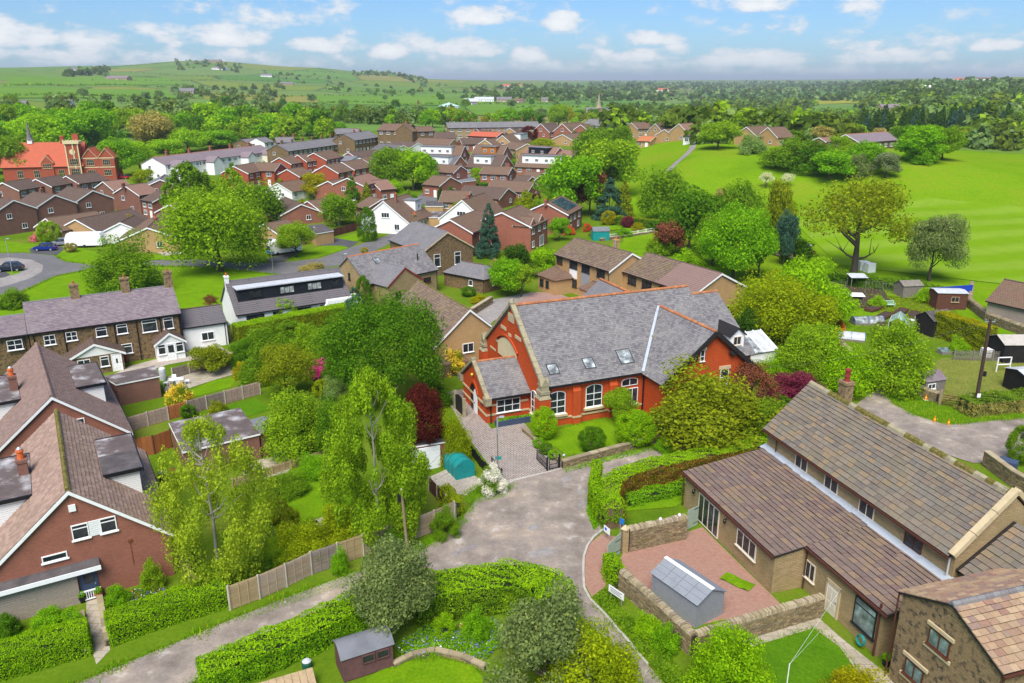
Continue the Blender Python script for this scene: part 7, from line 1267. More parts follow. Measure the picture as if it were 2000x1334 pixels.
def bench(label,foot,rz,m):
    root=empty('garden_bench',G(*foot),RAD(rz),label,'bench')
    for i in range(4):b=MB();b.box(-.8,.8,-.25+.12*i,-.15+.12*i,.42,.46);b.obj('seat_slat',m,root)
    for i in range(9):b=MB();x=-.7+.175*i;b.box(x-.03,x+.03,.22,.25,.5,.95);b.obj('back_slat',m,root)
    b=MB();b.box(-.8,.8,.2,.27,.93,1.0);b.obj('top_rail',m,root)
    for x in(-.77,.77):
        for y in(-.25,.22):b=MB();b.box(x-.035,x+.035,y-.035,y+.035,0,.65 if y<0 else .95);b.obj('leg',m,root)
        b=MB();b.box(x-.04,x+.04,-.28,.25,.63,.67);b.obj('arm',m,root)
bench('mint green slatted bench in the allotments',(1736,600),5,'paint_mint')
b=MB();p=G(1875,596);b.hexa([(-3.2,-.05,0),(3.2,-.05,0),(3.2,.05,0),(-3.2,.05,0),(-3.2,-.05,1.9),(3.2,-.05,2.4),(3.2,.05,2.4),(-3.2,.05,1.9)]);o=b.obj('tarpaulin','tarp_blue');o.location=(p[0],p[1]+3,0);tag(o,'bright blue tarpaulin screen behind the red brown shed','tarpaulin')
root=empty('swing_frame',G(1958,726),.1,'white painted wooden frame standing in the paddock','frame');b=MB();[b.bar(a,c,.1,.1)for a,c in(((-.8,0,0),(-.8,0,1.8)),((.8,0,0),(.8,0,1.8)),((-.8,0,1.75),(.8,0,1.75)),((-.8,0,.9),(.8,0,.9)))];b.obj('frame','frame_white',root)

# ---------------------------------------------------------------- bins, tables, odds and ends
def bin_(label,foot,m,rz=.3,lid=None,s=1.0):
    root=empty('wheelie_bin',G(*foot),rz,label,'bin','wheelie bins');b=MB();b.hexa([(-.24*s,-.27*s,.06),(.24*s,-.27*s,.06),(.24*s,.27*s,.06),(-.24*s,.27*s,.06),(-.29*s,-.34*s,.95),(.29*s,-.34*s,.95),(.29*s,.34*s,.95),(-.29*s,.34*s,.95)]);b.obj('body',m,root);b=MB();b.hexa([(-.31*s,-.37*s,.95),(.31*s,-.37*s,.95),(.31*s,.37*s,.95),(-.31*s,.37*s,.95),(-.27*s,-.33*s,1.03),(.27*s,-.33*s,1.03),(.27*s,.33*s,1.06),(-.27*s,.33*s,1.06)]);b.obj('lid',lid or m,root)
    for x in(-.26,.26):b=MB();b.tube((x*s-.03,.3*s,.1),(x*s+.03,.3*s,.1),.1,n=8);b.obj('wheel','rubber',root)
    return root
bin_('red wheelie bin left of the cottage window',(243,708),'plastic_red');bin_('blue wheelie bin between red and grey by the cottage',(254,704),'plastic_blue');bin_('dark grey wheelie bin in the middle of the cottage yard',(274,701),'plastic_grey');bin_('red wheelie bin beside the white porch',(292,697),'plastic_red');bin_('blue wheelie bin behind the porch side',(300,692),'plastic_blue');b45=bin_('red wheelie bin numbered 45 beside the near bungalow',(340,938),'plastic_red',-.3);bin_('dark wheelie bin with pale lid beside the numbered red one',(322,942),'plastic_black',-.3,'plastic_grey')
cu=bpy.data.curves.new('house_number','FONT');cu.body='45';cu.size=.3;cu.extrude=.004;cu.align_x='CENTER';cu.materials.append(MAT('sign_white'));o=link('house_number',cu);dg_=bpy.context.evaluated_depsgraph_get();me=bpy.data.meshes.new_from_object(o.evaluated_get(dg_));bpy.data.objects.remove(o);o=link('house_number',me,b45);o.location=(0,-.34,.45);o.rotation_euler=(pi/2-.1,0,0)
def patio_set():
    c=np.array(G(345,752));root=empty('garden_table',c,.3,'white plastic garden table on the cottage patio','table');b=MB();b.box(-.75,.75,-.45,.45,.69,.73);b.obj('top','plastic_white',root)
    for x in(-.65,.65):
        for y in(-.36,.36):b=MB();b.tube((x,y,0),(x,y,.69),.03,n=6);b.obj('leg','plastic_white',root)
    for i,(dx,dy,r,l)in enumerate(((-1.1,0,pi/2,'left of'),(1.1,0,-pi/2,'right of'),(-.3,.85,pi,'behind'),(.3,-.85,0,'in front of'))):
        ch2=empty('garden_chair',c+np.array([dx*cos(.3)-dy*sin(.3),dx*sin(.3)+dy*cos(.3),0]),.3+r,f'white plastic garden chair {l} the patio table','chair','white garden chairs');b=MB();b.box(-.24,.24,-.24,.24,.4,.44);b.obj('seat','plastic_white',ch2);b=MB();b.hexa([(-.24,-.26,.44),(.24,-.26,.44),(.24,-.22,.44),(-.24,-.22,.44),(-.22,-.34,.88),(.22,-.34,.88),(.22,-.3,.88),(-.22,-.3,.88)]);b.obj('backrest','plastic_white',ch2)
        for x in(-.21,.21):
            for y in(-.21,.21):b=MB();b.box(x-.02,x+.02,y-.02,y+.02,0,.4);b.obj('leg','plastic_white',ch2)
patio_set()
root=empty('water_butt',G(319,742),0,'pale cylindrical water butt beside the puddled garage roof','water butt');b=MB();b.lathe([(.33,0),(.38,.5),(.38,1.1),(.33,1.35)],n=12);b.obj('barrel','sheet_grey',root);b=MB();b.lathe([(.35,1.35),(.28,1.45),(.05,1.5)],n=12);b.obj('lid','plastic_white',root)
for x,y,l in((543,893,'teal garden waste bag lying by the dark store'),(553,884,'teal plastic compost bin on the back patio')):
    root=empty('compost_bin',G(x,y),0,l,'compost bin');b=MB();b.lathe([(.38,0),(.36,.5),(.27,.85)],n=12);b.obj('body','tarp_teal',root);b=MB();b.lathe([(.3,.85),(.2,.97),(.03,1.0)],n=12);b.obj('lid','paint_mint',root)
root=empty('compost_bin',G(600,1305),.2,'green compost tub with white lid beside the brown shed','compost bin');b=MB();b.lathe([(.28,0),(.3,.4),(.26,.5)],n=10);b.obj('body','plastic_green',root);b=MB();b.lathe([(.27,.5),(.15,.6),(.02,.62)],n=10);b.obj('lid','sheet_grey',root)
root=empty('planter',chw(-12.4,-5.5,0),RAD(22.47),'long dark blue planter of herbs under the porch window','planter');b=MB();b.hexa([(-1.9,-.28,0),(1.9,-.28,0),(1.9,.28,0),(-1.9,.28,0),(-1.95,-.33,.62),(1.95,-.33,.62),(1.95,.33,.62),(-1.95,.33,.62)]);b.obj('trough','paint_navy',root);P_=[tuple(chw(-12.4+x,-5.5+y,0)[:2])for x,y in((-1.8,-.25),(1.8,-.25),(1.8,.25),(-1.8,.25))]
scatter_leaves('planter_herbs','green herbs growing in the dark blue planter',[P_],900,.0,.4,'bright',.07,world=True,z0=.62,seed=22)
b=MB();p=G(1440,1138);b.v=[];n=8
for j in range(4):
    for i in range(n):b.v.append((-1.05+2.1*i/(n-1),-.5+1.0*j/3+.05*sin(i),.02+(.05 if i in(1,6)else .015)*(1+sin(i*2.3+j))))
b.f=[(j*n+i,j*n+i+1,(j+1)*n+i+1,(j+1)*n+i)for j in range(3)for i in range(n-1)];b.m=[0]*len(b.f);o=b.obj('grass_mat','lawn');o.location=(p[0],p[1],.06);o.rotation_euler=(0,0,RAD(-42));tag(o,'rumpled artificial grass mat lying on the patio','mat');sm=o.modifiers.new('thick','SOLIDIFY');sm.thickness=.02
root=empty('washing_post',G(1535,1352),0,'white washing line post with lines running to the farmhouse door','washing line');b=MB();b.tube((0,0,-.2),(0,0,1.9),.03,n=7);b.obj('post','plastic_white',root);o=np.array(G(1535,1352));b=MB();e=stw(6.4,-8.7,2.3)-o;b.tube((0,0,1.85),e,.006,n=4);b.tube((0,0,1.85),(e*.55+np.array([.2,.1,0])),.005,n=4);b.obj('line','plastic_white',root)
root=empty('hose_reel',stw(9.0,-9.0,0),RAD(-73),'green garden hose coiled on the farmhouse wall','hose');b=MB()
for k in range(4):[b.tube((.3*cos(t),-.05*k,.6+.33*sin(t)),(.3*cos(t+.5),-.05*k,.6+.33*sin(t+.5)),.025,n=5,caps=False)for t in np.arange(0,6.3,.5)]
b.obj('coil','tarp_teal',root)
for x,y,m,l in((1730,1300,'plastic_black','dark pot with a clipped green plant by the farmhouse drainpipe'),(162,1176,'plastic_black','dark pot left of the blue bungalow door'),(194,1168,'terracotta','terracotta pot right of the blue bungalow door')):
    root=empty('plant_pot',G(x,y),0,l,'plant pot');b=MB();b.lathe([(.16,0),(.24,.36),(.25,.42),(.2,.42)],n=10);b.obj('pot',m,root);q=link('plant',cached(('crown','ball',1,'far'),lambda:crown_mesh('ball',3,1500,.07)),root);q.scale=(.5,.5,.45);q.location=(0,0,.38);setmat(q,'leaf_bright')
for x,y,l in((1808,781,'small orange and white cone in the grass by the field gate'),(1825,824,'orange cone at the track edge, left of the pair'),(1852,830,'orange cone at the track edge, right of the pair')):
    root=empty('road_cone',G(x,y),0,l,'cone','orange cones on the verge');b=MB();b.lathe([(.17,.04),(.1,.3),(.04,.62),(.03,.62)],n=10);b.obj('cone','plastic_orange',root);b=MB();b.box(-.2,.2,-.2,.2,0,.05);b.obj('base','sign_white',root);b=MB();b.lathe([(.118,.26),(.088,.38)],n=10);b.obj('band','petals_yellow',root)
root=empty('water_trough',G(1775,772),.4,'dark plastic trough in the grass beside the track','trough');b=MB();b.hexa([(-.6,-.35,0),(.6,-.35,0),(.6,.35,0),(-.6,.35,0),(-.7,-.42,.6),(.7,-.42,.6),(.7,.42,.6),(-.7,.42,.6)]);b.obj('tub','plastic_black',root);b=MB();b.box(-.72,.72,-.44,.44,.6,.65);b.obj('lid','paint_navy',root)
root=empty('log_bin',G(1965,925),RAD(-40),'dark slatted bin behind the grey stone wall at the right edge','bin');[(lambda b:(b.box(-.7,.7,-.5,.5,.1+.2*i,.27+.2*i),b.obj('slat','paint_navy',root)))(MB())for i in range(6)]
root=empty('bird_bath',G(905,1240),0,'small brown stone bird bath in the bluebell border','bird bath');b=MB();b.lathe([(.16,0),(.09,.1),(.08,.5),(.25,.58),(.26,.66),(.2,.62)],n=10);b.obj('bowl','terracotta',root)
for i,(x,y)in enumerate(((1289,1006),(1323,995))):b=MB();b.lathe([(.04,0),(.09,.04),(.11,.12),(.07,.22),(.01,.25)],n=8);o=b.obj('wall_ornament','plastic_white');p=G(1226+(1337-1226)*(.55+.33*i),1075-25*(.55+.33*i));o.location=(p[0],p[1],1.9);tag(o,'white ornament on the short patio wall, '+('left one' if i==0 else 'right one'),'ornament')
root=empty('pillar_lamp',(*G(1101,910)[:2],.72),0,'small round lamp on the end of the chapel garden wall','lamp');b=MB();b.tube((0,0,0),(0,0,.22),.03,n=6);b.obj('stem','metal_black',root);b=MB();b.lathe([(.05,.22),(.13,.3),(.1,.4),(.02,.43)],n=9);b.obj('globe','sheet_grey',root)
# the small mossy roof in the bottom edge by the shed
root=empty('greenhouse_roof',G(560,1360),RAD(25),'old corrugated cold frame roof at the bottom edge beside the brown shed','cold frame');[(lambda b:(b.slab([(-1.6+.4*i,-.6,.5),(-1.22+.4*i,-.6,.5),(-1.22+.4*i,.6,.9),(-1.6+.4*i,.6,.9)],(0,-.3,.95),.04),b.obj('board','timber_tan',root)))(MB())for i in range(8)];b=MB();b.box(-1.6,1.55,-.55,.55,0,.5);b.obj('frame','timber_grey',root)

def raised_bed(label,foot,rz,L,Wd):
    root=empty('raised_bed',G(*foot),RAD(rz),label,'raised bed','timber raised beds in the allotments');root.location[2]=.15
    for x0,x1,y0,y1 in((-L/2,L/2,-Wd/2,-Wd/2+.06),(-L/2,L/2,Wd/2-.06,Wd/2),(-L/2,-L/2+.06,-Wd/2+.06,Wd/2-.06),(L/2-.06,L/2,-Wd/2+.06,Wd/2-.06)):b=MB();b.box(x0,x1,y0,y1,0,.35);b.obj('side_board','timber_brown',root)
    b=MB();b.box(-L/2+.06,L/2-.06,-Wd/2+.06,Wd/2-.06,0,.28);b.obj('bed_soil','soil',root)
for i,(x,y,l)in enumerate(((1706,606,'nearest the bench, left'),(1728,620,'directly below the bench'),(1760,612,'right of the bench'),(1784,618,'beside the red brown shed'),(1720,640,'beside the net tunnel end'),(1645,600,'left of the low hutch'))):raised_bed('timber raised bed of dark soil '+l,(x,y),40+5*i,3.2,1.3)
def bean_frame(label,foot,rz):
    root=empty('bean_frame',G(*foot),RAD(rz),label,'cane frame','cane frames in the allotments')
    for i in range(6):b=MB();b.bar((-1.5+.6*i,-.5,0),(-1.5+.6*i,.05,1.9),.03,.03);b.bar((-1.5+.6*i,.5,0),(-1.5+.6*i,-.05,1.9),.03,.03);b.obj('cane_pair','timber_grey',root)
    b=MB();b.bar((-1.7,0,1.8),(1.7,0,1.8),.03,.03);b.obj('top_cane','timber_grey',root)
bean_frame('bare cane frame behind the low hutch',(1705,572),5);bean_frame('bare cane frame left of the weathered shed',(1738,575),10);bean_frame('bare cane frame beside the green netted frame',(1630,572),-8)
def glazed(label,foot,rz,L,Wd):
    root=empty('cold_frame',G(*foot),RAD(rz),label,'cold frame');b=MB();b.box(-L/2,L/2,-Wd/2,Wd/2,0,.35);b.obj('box','timber_grey',root)
    for i in range(3):x=-L/2+L*i/3;b=MB();b.slab([(x+.03,-Wd/2,.38),(x+L/3-.03,-Wd/2,.38),(x+L/3-.03,Wd/2,.62),(x+.03,Wd/2,.62)],(0,-.2,.98),.04);b.obj('glass_light','glass_green',root)
glazed('long glazed cold frame beside the greenhouse',(1768,634),60,3.0,1.2);glazed('glazed cold frame by the picket fence end',(1850,690),10,2.2,1.1)
# ---------------------------------------------------------------- vehicles
def car(label,foot,rz,m,L=4.1,Wd=1.75,H=1.48,kind='hatch',name='parked_car',cat='car'):
    root=empty(name,G(*foot),RAD(rz),label,cat,'cars parked on the estate' if cat=='car' else None);hb=H*.56
    prof={'hatch':[(-.5,.22),(-.49,.5),(-.40,.57),(-.24,.60),(.44,.6),(.49,.52),(.5,.24)],'van':[(-.5,.2),(-.5,.9),(.42,.9),(.46,.6),(.5,.5),(.5,.2)]}['hatch'];b=MB();S_=[]
    for y,k,dz in((-.5,.97,-.03),(-.46,1,0),(.46,1,0),(.5,.97,-.03)):S_.append([(x*L*k,y*Wd,z*H+(dz if z>.4 else 0))for x,z in prof])
    n=len(prof)
    for i in range(3):
        for j in range(n):a,c=S_[i],S_[i+1];j2=(j+1)%n;b.face([a[j],a[j2],c[j2],c[j]][::-1])
    b.face(S_[0]);b.face(S_[3][::-1]);b.obj('body',m,root,True)
    g=[(-.30,hb),(-.16,H*.96),(.30,H*.98),(.46,hb)];b=MB();lo,hi=Wd*.47,Wd*.38
    P=[[(x*L,s*(lo if i in(0,3)else hi),z)for i,(x,z)in enumerate(g)]for s in(-1,1)]
    for i in range(4):j=(i+1)%4;b.face([P[0][i],P[0][j],P[1][j],P[1][i]])
    b.face(P[0][::-1]);b.face(P[1]);b.obj('windows','glass',root);b=MB();b.box(-.15*L,.29*L,-hi,hi,H*.955,H);b.obj('roof',m,root)
    for x in(-.31,.31):
        for y in(-1,1):
            b=MB();b.tube((x*L,y*(Wd/2-.2),.31),(x*L,y*(Wd/2+.01),.31),.31,n=12);w=b.obj('wheel','rubber',root);b=MB();b.tube((x*L,y*(Wd/2),.31),(x*L,y*(Wd/2+.02),.31),.19,n=10);b.obj('rim','galvanised',w)
    for y in(-1,1):b=MB();b.box(-.5*L-.01,-.46*L,y*Wd*.3-.17,y*Wd*.3+.17,H*.42,H*.5);b.obj('headlight','glass_pale',root);b=MB();b.box(.47*L,.5*L+.01,y*Wd*.36-.12,y*Wd*.36+.12,H*.42,H*.54);b.obj('tail_light','paint_red',root)
    return root
car('royal blue hatchback parked on the estate drive',(89,489),8,'car_blue');car('dark blue grey family car parked at the left edge of the estate',(20,529),14,'car_dark',4.4,1.85,1.6);car('dark silver car half hidden beside the round tree',(122,479),20,'car_silver',4.0);car('light blue hatchback in front of the white chalet',(781,452),50,'car_sky',3.9);car('dark car beside the red brick house garage',(868,370),5,'car_dark',4.0);car('blue car in the school car park',(226,347),0,'car_sky',4.2);car('red car in the school car park',(240,349),0,'car_red',4.2);car('red car by the pale shrub among the red houses',(603,341),0,'car_red',4.0)
def boxy(name,label,foot,rz,L,Wd,H,cat,wins,extra=None):
    root=empty(name,G(*foot),RAD(rz),label,cat);b=MB();b.extr([(-L/2,0,.45),(L/2,0,.45),(L/2,0,H*.8),(L/2-.25,0,H),(-L/2+.5,0,H),(-L/2,0,H*.62)],(0,-Wd/2,0),(0,Wd,0));b.obj('body','plastic_white',root);DIM[root.name]=(L,Wd)
    for sd,s,z,w,h in wins:win(root,sd,s,z,w,h,1,1,'plastic_grey',sill=False)
    for x in((-.3,.3)if cat != 'caravan' else(.02,)):
        for y in(-1,1):b=MB();b.tube((x*L,y*(Wd/2-.2),.33),(x*L,y*(Wd/2+.01),.33),.33,n=12);b.obj('wheel','rubber',root)
    return root
boxy('caravan','white box trailer parked beside the estate drive',(168,482),8,7.0,2.3,2.9,'caravan',[]);mh=boxy('motorhome','white and blue motorhome parked behind the young tree',(556,495),40,6.4,2.2,2.8,'motorhome',[('S',-.6,1.4,1.2,.6),('S',1.4,1.4,.8,.6),('W',0,1.1,1.6,.8)]);b=MB();b.box(-3.22,-2.6,-1.11,1.11,.5,.95);b.obj('bumper','car_sky',mh);boxy('motorhome','white motorhome roof beside the black dormer house',(668,616),32,5.5,2.2,2.7,'motorhome',[('S',0,1.4,1.2,.6)])
def digger():
    root=empty('mini_digger',GT(1577,503),RAD(200),'small white and orange excavator on the dug track','excavator')
    for y in(-.55,.55):b=MB();b.extr([(-.9,0,0),(.9,0,0),(1.05,0,.25),(.9,0,.5),(-.9,0,.5),(-1.05,0,.25)],(0,y-.16,0),(0,.32,0));b.obj('track','rubber',root)
    b=MB();b.box(-1.0,.7,-.65,.65,.55,1.2);b.obj('body','plastic_orange',root);b=MB();b.box(-.3,.75,-.55,.5,1.2,1.32);b.box(-.35,.8,-.6,.55,2.4,2.52);[b.box(x-.05,x+.05,y-.05,y+.05,1.3,2.45)for x in(-.25,.7)for y in(-.5,.45)];b.obj('cab','plastic_white',root);b=MB();b.box(-.2,.65,-.48,.43,1.35,2.38);b.obj('cab_glass','glass',root);b=MB();b.bar((.8,0,.9),(2.0,0,2.3),.2,.25);b.bar((2.0,0,2.3),(2.9,0,1.2),.18,.2);b.obj('boom','plastic_white',root);b=MB();b.extr([(2.7,0,1.2),(3.1,0,1.1),(3.1,0,.6),(2.6,0,.7)],(0,-.3,0),(0,.6,0));b.obj('bucket','metal_black',root)
digger()
for i,(x,y)in enumerate(((1685,528),(1697,532))):p=GT(x,y);root=empty('builders_bag',p,.3*i,'white builder\'s sack beside the bare tree, '+('left one' if i==0 else 'right one'),'bag');b=MB();b.hexa([(-.8,-.7,0),(.8,-.7,0),(.8,.7,0),(-.8,.7,0),(-.75,-.65,1.6),(.78,-.62,1.75),(.7,.66,1.65),(-.72,.6,1.7)]);b.obj('sack','plastic_white',root)

# ---------------------------------------------------------------- the red school
def school():
    p=G(150,352);root=empty('school',p,RAD(14),'red brick Victorian school with red tiled roof, clock tower and slim spirelet','school');x0=-19.5
    gable_wall(24,13,5.2,12,cx=-9,cy=4).obj('wall','brick_scarlet',root);gable_roof_parts(root,25,14,4.9,12.4,'tile_red',None,'terracotta',None,.4,cx=-9,cy=4,rname='main_roof')
    for cx in(5.5,10.5):b=gable_wall(9,5,7.4,10.4);q=b.obj('gable_wing','brick_scarlet',root);q.rotation_euler=(0,0,pi/2);q.location=(cx,2.5,0);gable_roof_parts(q,9.4,5.4,7.3,10.6,'tile_red','dressed_stone',None,None,.2)
    b=MB();b.box(-1.2,2.8,-3.2,1.0,-.5,12.2);b.obj('tower','brick_scarlet',root);b=MB();b.box(-1.6,3.2,-3.6,1.4,12.2,13.0);[b.box(-1.6+.8*i,-1.15+.8*i,-3.6,-3.3,13.0,13.5)for i in range(6)];[b.box(x,x+.35,-3.32,-3.15,0,12.2)for x in(-1.25,1.0,2.5)];b.obj('tower_parapet','plaque_cream',root);b=MB();b.box(.6,2.4,.2,1.2,12.9,15.2);b.obj('chimney','brick_scarlet',root);b=MB();b.tube((.85,-3.32,9.6),(.85,-3.2,9.6),.9,n=20);b.obj('clock_face','plaque_cream',root)
    b=MB();b.box(-14,-12.6,3.3,4.7,12,13.4);b.obj('spirelet_base','render_white',root);b=MB();b.lathe([(1.1,13.4),(.75,14.2),(.3,17.4),(.03,19.5)],(-13.3,4,0),8);b.obj('spirelet','slate_far',root);chimney(root,-3.5,4,11.5,14.2,1.2,1,'brick_scarlet',2)
    b=gable_wall(3.4,3.6,6.4,8.4);q=b.obj('roof_gable','brick_scarlet',root);q.rotation_euler=(0,0,pi/2);q.location=(-7.5,-1.2,0);gable_roof_parts(q,4.4,4.2,6.2,8.7,'tile_red','dressed_stone',None,None,.2,cx=.5)
    DIM[root.name]=(24,13);Wn=lambda x,y,z,w,h,nx=2,ny=2:win(root,'S',0,0,w,h,nx,ny,'dressed_stone',M=Matrix.Translation((x,y,z)))
    [Wn(x,-3.3,z,2.6,2.0,4)for x,z in((.9,2.2),(.9,5.4))];[Wn(cx,-2.02,z,2.4,1.9,4)for cx in(5.5,10.5)for z in(1.6,5.0)];[Wn(x,-2.52,1.4,1.8,2.4,3)for x in(-3.5,-11,-16)];Wn(-7.5,-2.92,4.4,2.6,1.5,4)
    b=MB();[b.box(cx-2.4,cx+2.4,-2.06,-1.95,z,z+.3)for cx in(5.5,10.5)for z in(4.2,7.2)];b.box(-1.22,2.82,-3.25,-3.15,4.6,4.95);b.obj('stone_bands','plaque_cream',root)
school()

# ---------------------------------------------------------------- far landmarks
def church():
    p=GT(1168,228);root=empty('church',p,.1,'distant dark stone church with a tall broach spire','church');k=ppm(p);h=htop(p,181);gable_wall(26,10,h*.22,h*.38,cx=0,cy=3).obj('nave','stone_patch',root);gable_roof_parts(root,26.5,11,h*.2,h*.39,'slate_far',None,None,None,.3,cy=3,rname='nave_roof');b=MB();b.box(-2.6,2.6,-5,.4,-.5,h*.36);b.obj('tower','stone_patch',root);b=MB();b.lathe([(3.6,h*.36),(2.2,h*.5),(.12,h)],(0,-2.3,0),8);b.obj('spire','weathered_stone',root)
church()
p=GT(877,218);root=empty('storage_tank',p,0,'white round farm tank with a pale green conical roof','tank');k=42/ppm(p)/2;b=MB();b.lathe([(k,-1),(k,htop(p,207))],n=24);b.obj('drum','render_white',root);b=MB();b.lathe([(k*1.03,htop(p,207)),(.1,htop(p,200))],n=24);b.obj('roof','paint_mint',root)
p=GT(818,232);h=htop(p,196);root=empty('mill_chimney',p,0,'lone brown brick mill chimney beyond the old hall','chimney');b=MB();b.lathe([(h*.085,-1),(h*.05,h*.94),(h*.065,h*.95),(h*.06,h)],n=8);b.obj('stack','stone_gold',root)
FARH=[('farm barn with white sheet roof near the round tank',918,204,30,12,'sheet_grey','timber_grey'),('long pale farm shed behind the white barn',945,198,40,9,'sheet_grey','render_white'),('grey stone farmhouse in the middle of the farm',985,199,30,10,'slate_far','stone_pale'),('red roofed farm building at the right of the farm',1012,200,22,8,'tile_brown','brick_red'),('grey farm cottages furthest right of the farm',1068,199,22,9,'slate_far','stone_pale'),('stone farm on the hillside above the wood',358,184,44,12,'slate_far','stone_patch'),('stone house at the left edge above the trees',35,212,40,16,'slate_far','stone_gold'),('white gabled house in the trees left of centre hill',118,216,46,14,'slate_far','stone_gold'),('small house with chimney among hillside trees',135,204,16,10,'slate_far','render_white'),('farmstead of pale buildings on the left hill',232,156,46,8,'slate_mauve','stone_pale'),('white farmhouse half hidden in the hilltop copse',150,140,22,8,'slate_far','render_white'),('pale cottage low on the hillside by the wood',385,228,36,9,'slate_far','stone_pale'),('dark barn on the hillside slope',455,208,18,8,'slate_far','stone_patch'),('mauve roofed farm on the far right fields',1735,216,42,13,'slate_mauve','stone_pale'),('pale roofs on the far right hill, left group',1805,172,26,6,'render_white','render_white'),('red roofed houses on the far right hill crest',1880,158,40,6,'tile_red','render_cream'),('pale houses on the far right hill crest, right group',1920,157,30,6,'tile_brown','render_white'),('white house at the right edge of the far fields',1985,212,30,12,'slate_far','stone_pale'),('far roofs on the valley horizon right of the church',1290,178,30,6,'tile_red','render_cream'),('pale hamlet on the crest of the left hill, upper',415,122,34,6,'slate_far','stone_pale'),('pale hamlet on the crest of the left hill, lower',430,136,30,6,'slate_mauve','render_white'),('barn roofs on the mid hillside right of the crest',560,166,26,6,'slate_far','stone_pale'),('small farm on the slope above the wood',520,150,22,6,'slate_far','render_white'),('distant houses left of the far woods',1000,170,40,6,'tile_red','render_cream')]
for l,x,y,w,h,rf,wl in FARH:
    p=GT(x,y);k=ppm(p);L=w/k;H=max(3.5,h/k);house('far_house',l,'farm' if 'farm' in l else 'house',p[0],p[1],random.Random(x).uniform(-18,18),L,max(6,L*.42),H*.5,H,wall=wl,roof=rf,z0=float(p[2])-.3,trim=None,ridge=None,gutter=None,wins='auto' if k>1.0 else None,group='far farms and houses')
